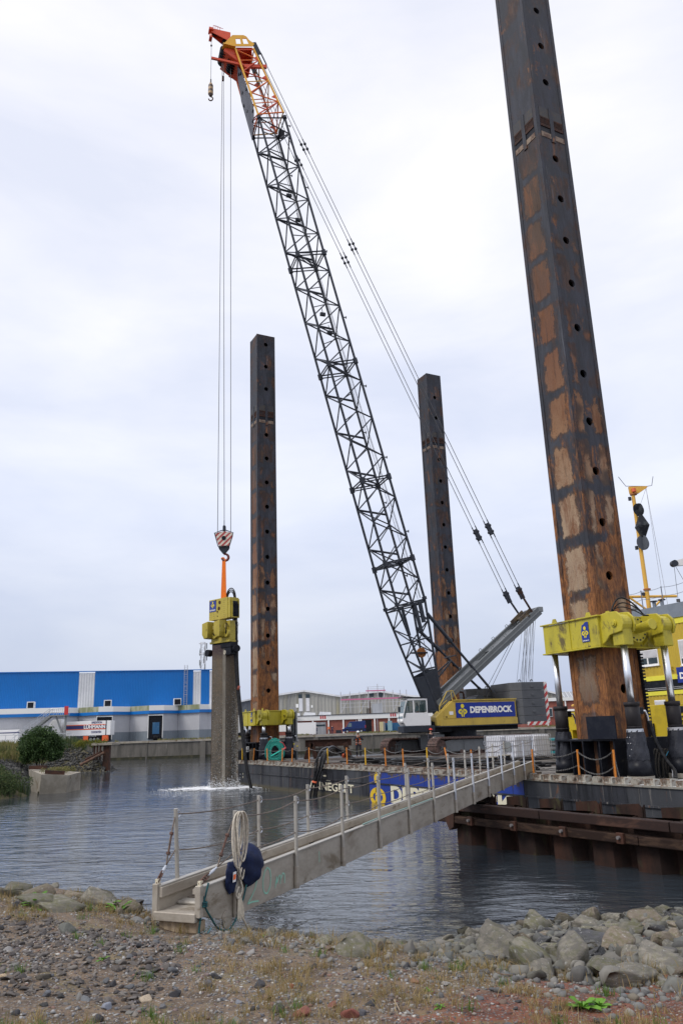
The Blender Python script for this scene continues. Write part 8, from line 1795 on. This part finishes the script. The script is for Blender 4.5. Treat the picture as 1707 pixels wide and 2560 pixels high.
person('crane driver in pale shirt seated behind the cab window', kw((3.62, 1.3, 2.0)), -.3+pi/2, [((-.24, .1, 1.15), (-.2, .35, 1.1)), ((.24, .1, 1.15), (.2, .35, 1.1))], 1.72, mat('pale_shirt', (.3, .42, .45), None, rough=.8), NAVY, None, False, fine=False)
# ================================================================== THINGS ON THE BARGE DECK
def Bp(x, y, Z=DZ): return w2f('B', atZ(x, y, Z))
# rusty H beam trestle
def yb(px_, py_, Y): return w2f('B', atY(px_, py_, Y))
t = thing('steel_trestle', 'rusty steel H-beam lying on splayed trestle legs behind the hose bundle', 'trestle', (8, 38, DZ), 'B')
TY = 58.0
a, b_ = yb(763, 1851, TY), yb(878, 1847, TY+.6); zt = a.z
q = MB().beam(a+Vector((0, 0, -.22)), b_+Vector((0, 0, -.22)), .03, .40).beam(a, b_, .34, .035).beam(a-Vector((0, 0, .44)), b_-Vector((0, 0, .44)), .34, .035); part(t, 'h_beam', q, RUST)
for (x0, y0_, x1) in ((778, 1862, 765), (862, 1862, 875), (780, 1862, 790)):
    q = MB().beam(yb(x0, 1857, TY), Vector((yb(x1, 1891, TY).x, yb(x1, 1891, TY).y, DZ)), .35, .35 if x1 != 790 else .3); part(t, 'trestle_leg', q, RUST)
part(t, 'brace', MB().beam(yb(822, 1857, TY), yb(790, 1889, TY), .14, .16).beam(yb(824, 1857, TY), yb(868, 1889, TY), .14, .2), RUST)
# scrap behind it
q = MB(); r3 = np.random.RandomState(3)
for k in range(16): c = yb(790+r3.uniform(0, 80), 1872+r3.uniform(-6, 10), TY+2.2); q.box(c.x-.3, c.x+.3, c.y-.12, c.y+.12, max(DZ, c.z-.3), c.z+.02)
solo('loose_gear', 'jumble of dark rigging gear stowed under the rusty trestle', 'gear', q, mat('gear_mix', (.10, .09, .08), (.04, .035, .03), 3, .4, .6, .8), (8, 40, DZ), 'B')
# black hose bundle over the edge and along the deck
hz = lambda x, y, Y: tuple(yb(x, y, Y))
t = thing('hose_bundle', 'thick bundle of black hoses arching over the barge edge and snaking across the deck', 'hose', tuple(Bp(820, 1900)), 'B')
ctl = [hz(782, 1978, 43.9), hz(790, 1950, 43.9), hz(796, 1925, 43.9), hz(803, 1895, 44.2), hz(815, 1877, 45.2), hz(828, 1872, 46.6), hz(842, 1878, 47.6), hz(858, 1888, 47.8), hz(880, 1898, 47.5), hz(905, 1904, 46), hz(940, 1905, 45.5), hz(980, 1903, 45), hz(1040, 1900, 44), hz(1100, 1904, 42), hz(1170, 1906, 40), hz(1235, 1908, 38)]
for k, (dx, dy, dz_) in enumerate(((0, 0, 0), (.16, .1, .05), (-.12, .15, .1), (.05, -.18, .12), (.22, .2, -.02))):
    P_ = []
    for i, c_ in enumerate(ctl): P_.append((c_[0]+dx*(1+.4*math.sin(i*1.3+k)), c_[1]+dy*(1+.6*math.sin(i+k*2)), (c_[2] if i < 9 else DZ+.22)+dz_*(.6+.4*math.sin(i*.9+k))))
    P_[0] = (P_[0][0], P_[0][1], -.2); part(t, 'hose', MB().path(sub(P_, 6), .062, 8), HOSE, smooth=True)
c0 = hz(797, 1922, 46.2)
part(t, 'loose_strand', MB().path(sub([hz(786, 1960, 43.8), hz(786, 1925, 43.8), hz(790, 1900, 44.1), hz(806, 1884, 45)]), .035, 7), HOSE, smooth=True)
OT = mat('orange_tie', (.7, .14, .06), None, rough=.7)
part(t, 'orange_tie', MB().tube(hz(788, 1953, 43.9), hz(787, 1957, 43.9), .17, n=10).tube(hz(860, 1887, 47.75), hz(862, 1889, 47.7), .17, n=10), OT)
q = MB()
for k in range(9):
    pts = [(1.2+r3.uniform(0, 2.2)+.3*math.sin(i*.8+k), 23-i*1.35+r3.uniform(-.2, .2), DZ+.16+.03*k) for i in range(12)]; q.path(sub(pts, 4), .045, 6)
solo('deck_hoses', 'several thin black hoses lying lengthwise on the deck timbers', 'hose', q, HOSE, (2, 16, DZ), 'B', smooth=True)
# litter and small bits
q = MB()
for k in range(60): a_, b2 = r3.uniform(1.2, 3.6), r3.uniform(14, 24); s_ = r3.uniform(.03, .08); q.box(a_-s_, a_+s_, b2-s_, b2+s_, DZ+.09, DZ+.13+s_*.5)
solo('deck_debris', 'pale chips and small debris scattered on the deck timbers', 'debris', q, mat('pale_chips', (.45, .42, .38), (.2, .17, .15), 6, rough=.9), (2, 18, DZ), 'B', kind='stuff')
# bollard bins (grey drums) by the gangway end
for (x, y, lab) in ((1230, 1921, 'left of two short dark steel bollards near the gangway end'), (1263, 1915, 'right of two short dark steel bollards near the gangway end')):
    g = Bp(x, y+2); t = thing('bollard', lab, 'bollard', tuple(g), 'B'); part(t, 'drum', MB().tube(g, g+Vector((0, 0, .50)), .27, n=20), BLACK, bevel=.01); part(t, 'cap', MB().tube(g+Vector((0, 0, .50)), g+Vector((0, 0, .54)), .29, n=20), CONCL)
# teal rope coil with notice, posts and lockers around the far left leg
c_ = w2f('B', atY(688, 1876, 53.2)); rcx, rcy = c_.x, c_.y
t = thing('teal_rope_coil', 'big coil of teal mooring rope hung up in front of the far left leg', 'rope', (rcx, rcy, DZ), 'B')
q = MB(); cc = w2f('B', atY(690, 1876, 53.2)); cz = cc.z; ccx = cc.x
vd = (w2f('B', Vector((1, 0, 0))+FRAMES['B'][0])-w2f('B', FRAMES['B'][0])).normalized()   # horizontal axis across the view
for k in range(16):
    rx, rz_ = .30+.022*k, .36+.028*k; n = 30; d0 = r3.uniform(-.05, .05); ph = r3.uniform(-.06, .06)
    q.path([Vector((cc.x, cc.y, 0))+vd*(rx*math.cos(a)*(1.0-.12*math.sin(a))+ph)+Vector((r3.uniform(-.01, .01)-.15+.02*k*0, d0-.2, cz-.05+rz_*math.sin(a)*(.85 if math.sin(a) < 0 else 1.05))) for a in [2*pi*i/n for i in range(n)]], .022, 6, close=True)
part(t, 'rope_loops', q, ROPET, smooth=True)
part(t, 'spliced_eye', MB().tube(Vector((cc.x, cc.y-.3, cz-.35))+vd*-.45, Vector((cc.x, cc.y-.3, cz+.05))+vd*.35, .05, n=8), mat('teal_sleeve', (.02, .45, .36), None, rough=.6)); part(t, 'pink_whipping', MB().tube(Vector((cc.x, cc.y-.32, cz+.05))+vd*.35, Vector((cc.x, cc.y-.32, cz+.14))+vd*.52, .055, n=8).path([Vector((cc.x, cc.y-.32, cz+.14))+vd*.52, Vector((cc.x, cc.y-.3, cz+.45))+vd*.35, Vector((cc.x, cc.y-.3, cz+.55))+vd*.12], .02, 5), mat('pink_cord', (.55, .09, .10), None, rough=.7))
def upright(name, lab, cat, x0, y0_, x1, y1_, dep, m_, Y=None, zb=None, bevel=.01):
    Yv = Y; a, b2 = atY(x0, y1_, Yv), atY(x1, y0_, Yv); z0 = a.z if zb is None else zb; t = thing(name, lab, cat, (a.x, Yv, z0)); part(t, 'body', MB().box(a.x, b2.x, Yv, Yv+dep, z0, b2.z), m_, bevel=bevel); return t, a, b2
t, a, b2 = upright('steel_column', 'dark open steel column rising behind the control box', 'column', 728, 1768, 738, 1895, .3, BLACK, 58.0, DZ)
part(t, 'bright_edge', MB().box(a.x+.1, a.x+.15, 57.97, 57.995, DZ, b2.z-.2).box(a.x+.22, a.x+.26, 57.97, 57.995, DZ, b2.z-.2), LGREY); part(t, 'head_plate', MB().box(a.x-.03, b2.x+.03, 57.93, 57.96, b2.z-.35, b2.z+.02), SCAF)
t, a, b2 = upright('pipe_post', 'thin grey pipe with cable beside the dark steel column', 'post', 740.5, 1778, 742.5, 1890, .06, LGREY, 57.9, DZ)
t, a, b2 = upright('control_box', 'grey electric control box mounted by the steel column', 'control box', 724, 1853.5, 746, 1875, .3, mat('control_box_grey', (.32, .29, .26), (.27, .25, .22), 2, rough=.6), 57.3)
part(t, 'yellow_label', MB().box(a.x+.25, a.x+.36, 57.28, 57.295, b2.z-.2, b2.z-.12).box(a.x+.5, a.x+.6, 57.28, 57.295, b2.z-.35, b2.z-.27), LOGOY); part(t, 'box_lid', MB().box(a.x-.02, b2.x+.02, 57.25, 57.6, b2.z, b2.z+.03), LGREY)
t, a, b2 = upright('rack_rail', 'black toothed guide rail at the right of the far left leg', 'rail', 716, 1805, 720, 1895, .15, BLACK, 58.6, DZ)
t, a, b2 = upright('steel_locker', 'black steel locker with pale lid edge below the teal rope coil', 'locker', 657, 1884.5, 679, 1903, .5, BLACK, 54.8, DZ); part(t, 'lid_edge', MB().box(a.x-.02, b2.x+.02, 54.77, 55.3, b2.z, b2.z+.02), SCAF)
t, a, b2 = upright('notice_board', 'small white notice on the left end of the barge', 'notice', 616, 1866.5, 622.5, 1880, .03, WHITEP, 57.5); part(t, 'printed_block', MB().box(a.x+.03, b2.x-.03, 57.47, 57.49, a.z+.05, a.z+.18).box(a.x+.05, b2.x-.05, 57.47, 57.49, a.z+.24, a.z+.33), DGREY)
q = MB()
for k in range(12): x = 625+k*.85; a = atY(x, 1905, 57.0); q.tube((a.x, 57.0+.1*(k % 3), DZ), (a.x+.02, 57.0, atY(x, 1872+r3.uniform(-2, 4), 57).z), .035, n=6)
solo('fender_rope', 'frayed brown rope fender standing upright at the left end of the barge', 'fender', q, mat('brown_rope', (.16, .12, .08), (.08, .06, .04), 12, rough=.95, stretch=(3, 3, .5)), (atY(630, 1905, 57).x, 57, DZ))
q = MB(); c = atY(606, 1888, 58.5); q.tube((c.x-.25, 58.4, DZ+.42), (c.x+.1, 58.7, DZ+.42), .42, n=20); solo('tyre_fender', 'black tyre lying at the left end of the barge behind the water hose', 'tyre', q, RUBBER, (c.x, 58.4, DZ))
# IBC tanks in cages
def ibc(lab, w0, u0, plate=False, rz=0.0):
    t = thing('tank_cage', lab, 'tank', (w0, u0, DZ), 'B', 'white tanks in wire cages'); L, Wd_, H_ = 1.35, 1.1, 1.28
    z0 = DZ+.28; part(t, 'tank', MB().box(w0+.03, w0+Wd_-.03, u0+.03, u0+L-.03, z0, z0+1.05), IBCP, bevel=.06); part(t, 'pallet', MB().box(w0, w0+Wd_, u0, u0+L, DZ+.10, DZ+.14).box(w0, w0+Wd_, u0, u0+.12, DZ, DZ+.1).box(w0, w0+Wd_, u0+L-.12, u0+L, DZ, DZ+.1).box(w0, w0+Wd_, u0, u0+L, DZ+.22, DZ+.26), DGREY)
    q = MB(); r_ = .014
    for k in range(10): y = u0+L*k/9; q.tube((w0, y, z0-.02), (w0, y, z0+1.08), r_, n=5)
    for k in range(8): x = w0+Wd_*k/7; q.tube((x, u0, z0-.02), (x, u0, z0+1.08), r_, n=5)
    for k in range(5): z_ = z0+1.08*k/4; q.path([(w0, u0, z_), (w0+Wd_, u0, z_), (w0+Wd_, u0+L, z_), (w0, u0+L, z_)], r_, 5, close=True)
    part(t, 'wire_cage', q, SCAF)
    if plate: part(t, 'label_plate', MB().box(w0-.03, w0-.02, u0+.35, u0+.95, z0+.3, z0+.75), LGREY)
g = [w2f('B', atZ(x, y, DZ)) for x, y in ((1240, 1884), (1300, 1884), (1357, 1882))]
# place the row by its measured near corner directions at a fixed inward offset
def on_w(px_, w_, Z=DZ+1):
    best = min(((abs(prj(f2w('B', (w_, u_, Z)))[0]-px_), u_) for u_ in np.arange(2, 38, .05))); return best[1]
def prj(p): q_ = Vector(p)-Vector((0, 0, EYE)); z_ = q_.dot(FW); return (853.5+1942*q_.dot(RT)/z_, 1280-1942*q_.dot(UP)/z_)
for nm, px_, w_, lab, pl in (('a', 1277, 7.6, 'left of the two white liquid tanks in wire cages, with a grey plate', True), ('b', 1325, 8.7, 'right of the two white liquid tanks in wire cages', False)): 
    u_ = on_w(px_, w_); ibc(lab, w_, u_-.3, pl)
u_ = on_w(1248, 7.4); ibc('leftmost white caged tank, behind the gangway posts', 7.3, u_-.2)
u_ = on_w(1372, 11.0); t = thing('teal_pallet_stack', 'stack of teal steel plates on a wooden pallet right of the white tanks', 'plate stack', (11, u_, DZ), 'B')
for k in range(4): part(t, 'teal_plate', MB().box(11, 12.2, u_-1.0, u_+1.0, DZ+.32+.22*k, DZ+.44+.22*k), TEALP if k in (0, 3) else MGREY, bevel=.01)
for k in range(3): part(t, 'pallet_block', MB().box(11, 12.2, u_-.9+.75*k, u_-.75+.75*k+.1, DZ, DZ+.15), WOOD)
part(t, 'pallet_deck', MB().box(11, 12.2, u_-1, u_+1, DZ+.16, DZ+.2), WOOD); part(t, 'lashing', MB().box(10.97, 10.99, u_+.55, u_+.65, DZ+.3, DZ+1.1), WHITE)
# black rope coil on near cylinder bracket
c = w2f('B', atZ(1651, 1944, DZ)); 
rc = thing('black_rope_coil', 'thick black twisted rope hung in long loops beside the near leg cylinders', 'rope', (c.x, c.y, DZ), 'B')
a0_ = yb(1651, 1872, f2w('B', c).y); zt = a0_.z; q = MB()
for k in range(6):
    n = 26; w_ = .16+.02*(k % 3); ln = 1.0+.06*(k % 4); of = (-.16+.07*k)
    path_ = [Vector((a0_.x, a0_.y, 0))+vd*(of+w_*math.sin(a)*(1-.3*math.cos(a)))+Vector((-.05+.02*k, -.04*k, zt-ln/2*1.0+ln/2*math.cos(a))) for a in [2*pi*i/n for i in range(n)]]
    for s3 in range(3):
        pp = []; fine_ = sub(path_+[path_[0]], 4)
        for i, p_ in enumerate(fine_): an = i*.9+s3*2*pi/3; pp.append(p_+vd*(.016*math.cos(an))+Vector((0, .016*math.sin(an), .008*math.sin(an))))
        q.path(pp, .017, 5)
part(rc, 'twisted_loops', q, mat('black_twisted_rope', (.045, .04, .035), (.02, .02, .02), 30, rough=.7, bump=.3), smooth=True)
part(rc, 'blue_tie', MB().tube(Vector((a0_.x-.1, a0_.y-.2, zt-.02))+vd*.2, Vector((a0_.x-.1, a0_.y-.2, zt-.22))+vd*.05, .015, n=6), mat('blue_cord', (.03, .25, .42), None, rough=.7))
bl = w2f('B', atZ(1690, 1946, DZ))
t = thing('hydraulic_manifold', 'row of white tipped hose valves on the white deck at the right', 'valve block', (bl.x, bl.y, DZ), 'B')
for k in range(4): part(t, 'valve', MB().tube((bl.x+.06*k, bl.y+.12-.11*k, DZ), (bl.x+.06*k, bl.y+.12-.11*k, DZ+.14), .04, n=10).tube((bl.x+.06*k, bl.y+.12-.11*k, DZ+.14), (bl.x+.06*k, bl.y+.12-.11*k, DZ+.3), .022, n=8), WHITEP)
solo('deck_bolt', 'small rusty bolt end standing on the deck edge right of the near leg', 'bolt', MB().tube((.35, 1.95, DZ), (.35, 1.95, DZ+.14), .03, n=8), RUST, (.35, 1.95, DZ), 'B')
# ================================================================== ACCOMMODATION BLOCK (yellow)
WA = 14.6
def wpl(x, y, w_=WA):
    o_, a_ = FRAMES['B']; d = ray(x, y); nx_, ny_ = math.cos(a_), math.sin(a_); px0, py0 = o_.x+nx_*w_, o_.y+ny_*w_
    t_ = (px0*nx_+py0*ny_)/(d.x*nx_+d.y*ny_); return w2f('B', Vector((d.x*t_, d.y*t_, EYE+d.z*t_)))
ua, ub = wpl(1560, 1560).y, wpl(1800, 1540).y
zr = wpl(1643, 1575).z; zt_y = wpl(1680, 1558).z
zmid1, zmid0 = wpl(1650, 1690).z, wpl(1650, 1738).z
acc = thing('accommodation_block', 'two storey yellow accommodation containers with white roller blinds at the right', 'site container', (WA, (ua+ub)/2, DZ), 'B')
ztop = zt_y
def wall_c(z0, z1, m_, name='cladding_panel'):
    q = MB(); n = 0; u = ub
    q.corr((WA, ua), (WA, ub), z0, z1, .22, .025); return part(acc, name, q, m_)
wall_c(zmid1+.02, ztop-.05, Y_WALL); wall_c(DZ+.3, zmid0, Y_WALL)
part(acc, 'structure_box', MB().box(WA+.03, WA+6, ub, ua, DZ+.25, ztop), Y_WALL)
for z0, z1, m_ in ((ztop-.05, ztop+.26, Y_BRIGHT), (zmid1-.22, zmid1+.02, Y_BRIGHT), (zmid0+.0, zmid0+.2, Y_BRIGHT)): part(acc, 'bright_trim', MB().box(WA-.06, WA+.02, ub, ua, z0, z1), m_)
part(acc, 'shadow_gap', MB().box(WA-.02, WA+.0, ub, ua, zmid0+.2, zmid1-.22), BLACK)
part(acc, 'cable_tray', MB().tube((WA-.09, ub, zmid0+.28), (WA-.09, ua, zmid0+.28), .02, n=6).tube((WA-.09, ub, zmid0+.36), (WA-.09, ua, zmid0+.36), .015, n=6), SCAF)
part(acc, 'roof_edge', MB().box(WA-.12, WA+6, ub, ua, ztop+.26, ztop+.55), GREYM); part(acc, 'roof_edge', MB().box(WA-.02, WA+6, ub, ua+.1, ztop+.56, ztop+1.0), GREYM)
def window(x0, y0_, x1, y1_, blind, label=None):
    a, b2 = wpl(x0, y0_), wpl(x1, y1_); u0, u1 = min(a.y, b2.y), max(a.y, b2.y); z1, z0 = a.z, b2.z; z1, z0 = max(z1, z0), min(z1, z0)
    f_ = part(acc, 'window', MB().box(WA-.05, WA+.0, u0, u1, z0, z1), WHITEP); zb2 = z1-(z1-z0)*blind
    for k in range(int((z1-.05-zb2)/.06)): part(f_, 'blind_slat', MB().box(WA-.075, WA-.05, u0+.04, u1-.04, z1-.05-.06*(k+1)+.006, z1-.05-.06*k), SHUTTER)
    um = (u0+u1)/2
    for (p0, p1) in ((u0+.07, um-.05), (um+.05, u1-.07)): part(f_, 'pane', MB().box(WA-.056, WA-.051, p0, p1, z0+.09, zb2-.02), GLASS)
    part(f_, 'sill', MB().box(WA-.1, WA-.0, u0-.03, u1+.03, z0-.04, z0), WHITEP)
wl, wr = wpl(1588, 1652), wpl(1649, 1640); window(1590, 1628, 1648, 1662, .5); window(1694, 1600, 1740, 1660, .72)
window(1636, 1751, 1668, 1790, .95)
sg = wpl(1695, 1700); zs1, zs0 = wpl(1700, 1668).z, wpl(1700, 1707).z; us = wpl(1694.5, 1690).y
sn = part(acc, 'company_sign', MB().box(WA-.09, WA-.05, us-3.2, us, zs0, zs1), BLUE); part(sn, 'lettering', text('DEPENBROCK', .42, (WA-.1, us-.15, (zs0+zs1)/2-.18), (0, -1, 0), (0, 0, 1), bold=.05, depth=0, width=2.9), LETTER)
part(acc, 'wall_lamp', MB().box(WA-.2, WA-.05, us+.2, us+.35, zmid1+.25, zmid1+.4).path([(WA-.1, us+.2, zmid1+.3), (WA-.1, us+.05, zmid1+.1), (WA-.1, us-.05, zmid1-.1)], .02, 5), Y_WALL)
zR = ztop+1.0; q = MB(); prev = None
for k, x in enumerate((1560, 1600, 1652, 1712)):
    u_ = wpl(x, 1520).y; q.tube((WA+.2, u_, zR-.4), (WA+.2, u_, zR+1.05), .03, n=6)
    if prev: 
        for dz in (.55, 1.0): q.path(catenary((WA+.2, prev, zR+dz), (WA+.2, u_, zR+dz), .06, 6), .012, 5)
    prev = u_
part(acc, 'roof_railing', q, mat('rail_slate', (.16, .18, .22), None, rough=.5))
# roof equipment
lf = wpl(1698, 1522, WA+1); lb_ = thing('liferaft_canister', 'red orange liferaft canister strapped on the roof at the right edge', 'liferaft', (WA+1, lf.y, zR), 'B')
lz = lf.z; part(lb_, 'canister', MB().tube((WA+1, lf.y+.42, lz), (WA+1, lf.y-.8, lz), .29, n=24), mat('faded_red_shell', (.62, .13, .08), (.55, .11, .07), 2, rough=.45), bevel=.06)
part(lb_, 'strap', MB().tube((WA+1, lf.y-.15, lz), (WA+1, lf.y-.2, lz), .30, n=24), mat('tan_strap', (.6, .45, .3), None, rough=.7)); part(lb_, 'seam', MB().box(WA+.69, WA+.73, lf.y-.8, lf.y+.45, lz-.03, lz+.03), BLACK); part(lb_, 'cradle', MB().box(WA+.85, WA+1.15, lf.y-.7, lf.y+.2, zR, lz-.2), GREYM)
dm = wpl(1579, 1516, WA+1.2); t = thing('satellite_dome', 'white satellite dome on a post above the accommodation roof', 'satellite dome', (WA+1.2, dm.y, zR-.5), 'B')
part(t, 'dome', MB().ball((WA+1.2, dm.y, dm.z+.02), .27, 20, 12), WHITEP, smooth=True); part(t, 'base_dish', MB().tube((WA+1.2, dm.y, dm.z-.32), (WA+1.2, dm.y, dm.z-.2), .18, .28, n=20), LGREY); part(t, 'post', MB().tube((WA+1.2, dm.y, zR-.5), (WA+1.2, dm.y, dm.z-.3), .05, n=8), BLACK)
for (x, lab) in ((1637, 'left of two small exhaust stubs on the roof behind the mast'), (1657, 'right small roof vent beside the railing post')):
    v = wpl(x, 1530, WA+1); t = thing('roof_vent', lab, 'vent', (WA+1, v.y, zR), 'B'); part(t, 'pipe', MB().tube((WA+1, v.y, zR), (WA+1, v.y, zR+.45), .10, n=10), GREYM); part(t, 'cowl', MB().tube((WA+1, v.y, zR+.45), (WA+1, v.y, zR+.5), .2, n=12), DGREY)
# signal mast with day shapes
MYY = 43.0; mB, mT = atY(1629, 1560, MYY), atY(1580, 1228, MYY); mB = Vector((mT.x+.0, MYY, mB.z)); 
ma = thing('signal_mast', 'amber yellow signal mast with crossbar rising behind the near leg', 'mast', (mT.x, MYY, ztop), 'W')
mxx = mT.x; zT = mT.z; zB = ztop
part(ma, 'pole', MB().tube((mxx, MYY, zB-2), (mxx, MYY, zT), .13, .10, n=12), Y_MAST, smooth=False)
yz = atY(1620, 1492, MYY).z; xl, xr_ = atY(1540, 1478, MYY).x, atY(1691, 1497, MYY).x
part(ma, 'crossbar', MB().tube((xl, MYY, yz+.05), (xr_, MYY, yz-.02), .075, n=8).tube((mxx-1.0, MYY, yz), (mxx-.1, MYY, yz-.75), .06, n=8).tube((mxx+.95, MYY, yz), (mxx+.1, MYY, yz-.75), .06, n=8), Y_MAST)
part(ma, 'mast_head', MB().ext([(mxx-.18, MYY-.08, zT-.15), (mxx+.32, MYY-.08, zT-.15), (mxx+.85, MYY-.08, zT+.18), (mxx+.85, MYY-.08, zT+.26), (mxx-.2, MYY-.08, zT+.26)], (0, .16, 0)), Y_MAST); part(ma, 'signal_lamp', MB().tube((mxx-.0, MYY-.2, zT-.1), (mxx-.0, MYY-.2, zT+.1), .12, n=10), OT)
part(ma, 'antenna', MB().path([(mxx-.7, MYY, zT+.9), (mxx-.35, MYY, zT+.32), (mxx+.9, MYY, zT+.27)], .018, 5).path([(mxx+.9, MYY, zT+.27), (mxx+1.15, MYY, zT+.3), (mxx+1.3, MYY, zT+.85)], .018, 5), DGREY)
for k, dz in enumerate((.45, 3.35, 6.0)): part(ma, 'navigation_lamp', MB().tube((mxx-.22, MYY, zT-dz-.1), (mxx-.22, MYY, zT-dz+.1), .09, n=10), DGREY); part(ma, 'lamp_shelf', MB().tube((mxx+.03, MYY, zT-dz+.22), (mxx+.03, MYY, zT-dz+.30), .2, n=12), mat('shelf_rust', (.38, .13, .04), None, rough=.7))
part(ma, 'stay_wire', MB().tube((mxx+.8, MYY, zT+.15), (mxx+.25, MYY, zT-1.0), .012, n=4).tube((mxx+.8, MYY, zT+.15), (mxx+1.1, MYY, zB), .012, n=4).tube((mxx+.8, MYY, zT+.15), (mxx+.85, MYY, zB), .01, n=4), SCAF)
def ds(y): return atY(1600, y, MYY-.3).z
DSM = mat('day_shape_black', (.02, .022, .028), (.05, .055, .06), 3, rough=.6)
def dsx(x, y): return atY(x, y, MYY-.3).x
for (x, y, r_, kind_, lab) in ((1595, 1274, .37, 'ball', 'upper black ball day shape hoisted beside the amber mast'), (1604, 1316, .46, 'diamond', 'black diamond day shape in the middle of the hoist'), (1606, 1357, .42, 'ball2', 'lower grey ball day shape hoisted beside the amber mast')):
    cx, cz = dsx(x, y), ds(y); t = thing('day_shape', lab, 'signal shape', (cx, MYY-.3, cz)); 
    if kind_ == 'diamond': part(t, 'cone_pair', MB().tube((cx, MYY-.3, cz-.85), (cx, MYY-.3, cz), .02, .44, n=4).tube((cx, MYY-.3, cz), (cx, MYY-.3, cz+.85), .44, .02, n=4), DSM)
    else:
        for a in (0.35, 1.9): part(t, 'disc', MB().tube((cx-.012*math.cos(a), MYY-.3-.012*math.sin(a), cz), (cx+.012*math.cos(a), MYY-.3+.012*math.sin(a), cz), r_, n=24), DSM if kind_ == 'ball' else mat('day_shape_grey', (.09, .10, .12), None, rough=.5))
# deck crane arm at the right edge with hook
CYY = 40.; t = thing('deck_crane_arm', 'white slender crane arm tip with hook line at the right edge', 'crane', (atY(1700, 1405, CYY).x, CYY, 12)); a, b2 = atY(1683, 1408, CYY), atY(1800, 1393, CYY)
part(t, 'arm', MB().ext([a+Vector((0, 0, -.15)), a+Vector((0, 0, .12)), b2+Vector((0, 0, .4)), b2+Vector((0, 0, -.25))], (0, .2, 0)), WHITE); part(t, 'winch_end', MB().tube(a+Vector((.05, -.05, 0)), a+Vector((.05, .25, 0)), .17, n=14), DGREY)
hk_ = atY(1694, 1500, CYY); part(t, 'hook_line', MB().tube(a, (hk_.x, CYY, hk_.z+.1), .012, n=4).tube(a, atY(1707, 1450, CYY), .012, n=4).tube((hk_.x, CYY, hk_.z+.05), (hk_.x, CYY, hk_.z-.1), .1, n=8), WIRE); part(t, 'hook', MB().path([(hk_.x+.06*math.cos(b3), CYY, hk_.z-.25+.1*math.sin(b3)) for b3 in [2*pi*k/8 for k in range(8)]], .02, 5), DGREY)
# yellow generator with louvres behind the near leg
WG = 8.2; t = thing('generator_container', 'mustard yellow generator container with louvres behind the near leg', 'generator', (WG, 0, DZ), 'B')
MUST = mat('mustard_paint', (.52, .38, .01), (.44, .32, .01), 1.5, rough=.45, c3=(.2, .12, .02), amount3=.7)
g0, g1 = wpl(1400, 1790, WG), wpl(1760, 1760, WG); zg = wpl(1625, 1763, WG).z
part(t, 'body', MB().box(WG, WG+2.4, g1.y, wpl(1612, 1790, WG).y+.9, DZ+.1, zg), MUST, bevel=.02)
def lou(x0, x1, y0_, y1_, n):
    a, b2 = wpl(x0, y0_, WG), wpl(x1, y1_, WG); u0, u1 = min(a.y, b2.y), max(a.y, b2.y)
    for k in range(n): z_ = a.z+(b2.z-a.z)*(k+.5)/n; part(t, 'louvre', MB().ext([(WG-.01, u0, z_-.03), (WG-.09, u0, z_-.045), (WG-.01, u0, z_+.04)], (0, u1-u0, 0)), MUST); part(t, 'louvre_gap', MB().box(WG-.012, WG-.004, u0, u1, z_-.075, z_-.035), BLACK)
lou(1613, 1625, 1790, 1823, 6); lou(1671, 1686, 1775, 1850, 7); lou(1695, 1730, 1770, 1860, 8)
part(t, 'door_seam', MB().box(WG-.008, WG-.003, wpl(1628, 1800, WG).y, wpl(1628, 1800, WG).y+.02, DZ+.2, zg-.1).box(WG-.008, WG-.003, wpl(1690, 1800, WG).y, wpl(1690, 1800, WG).y+.02, DZ+.2, zg-.1), DGREY); part(t, 'door_bar', MB().box(WG-.07, WG-.03, wpl(1634, 1800, WG).y, wpl(1634, 1800, WG).y+.05, DZ+.5, zg-.75), BLACK)
t2 = thing('yellow_cabinet', 'mustard yellow machine cabinet left of the near leg behind the tank', 'cabinet', (WG, 5, DZ), 'B')
c0, c1 = wpl(1408, 1790, 9.5), wpl(1446, 1790, 9.5); zc = wpl(1425, 1778, 9.5).z; zc0 = wpl(1425, 1826, 9.5).z
part(t2, 'cabinet', MB().box(9.5, 10.8, c1.y-.6, c0.y, zc0, zc), MUST, bevel=.02); part(t2, 'leg', MB().box(9.5, 10.8, c0.y-.5, c0.y-.2, DZ, zc0).box(9.5, 10.8, c1.y-.5, c1.y-.3, DZ, zc0), MUST); part(t2, 'yellow_pipe', MB().tube((9.4, c0.y-.8, zc+.25), (9.4, c1.y-.6, zc+.4), .06, n=8), Y_MAST); part(t2, 'seam', MB().box(9.48, 9.495, c1.y+.2, c1.y+.22, zc0+.05, zc-.1), DGREY)
part(t2, 'white_lid', MB().box(9.45, 10.8, c1.y+.1, c0.y, zc+.002, zc+.1), WHITEP)
# winch and yellow rail at right edge
wv = w2f('B', atZ(1700, 1870, DZ+.5)); solo('rusty_winch', 'rusty brown winch drum behind the hydraulic hoses at the right edge', 'winch', MB().tube((6.2, -.9, DZ+.6), (6.2, .6, DZ+.6), .42, n=18).box(5.9, 6.5, -1, -.9, DZ, DZ+1.1).box(5.9, 6.5, .6, .7, DZ, DZ+1.1), RUST, (6.2, 0, DZ), 'B', bevel=.01)
print('objects', len(bpy.data.objects))
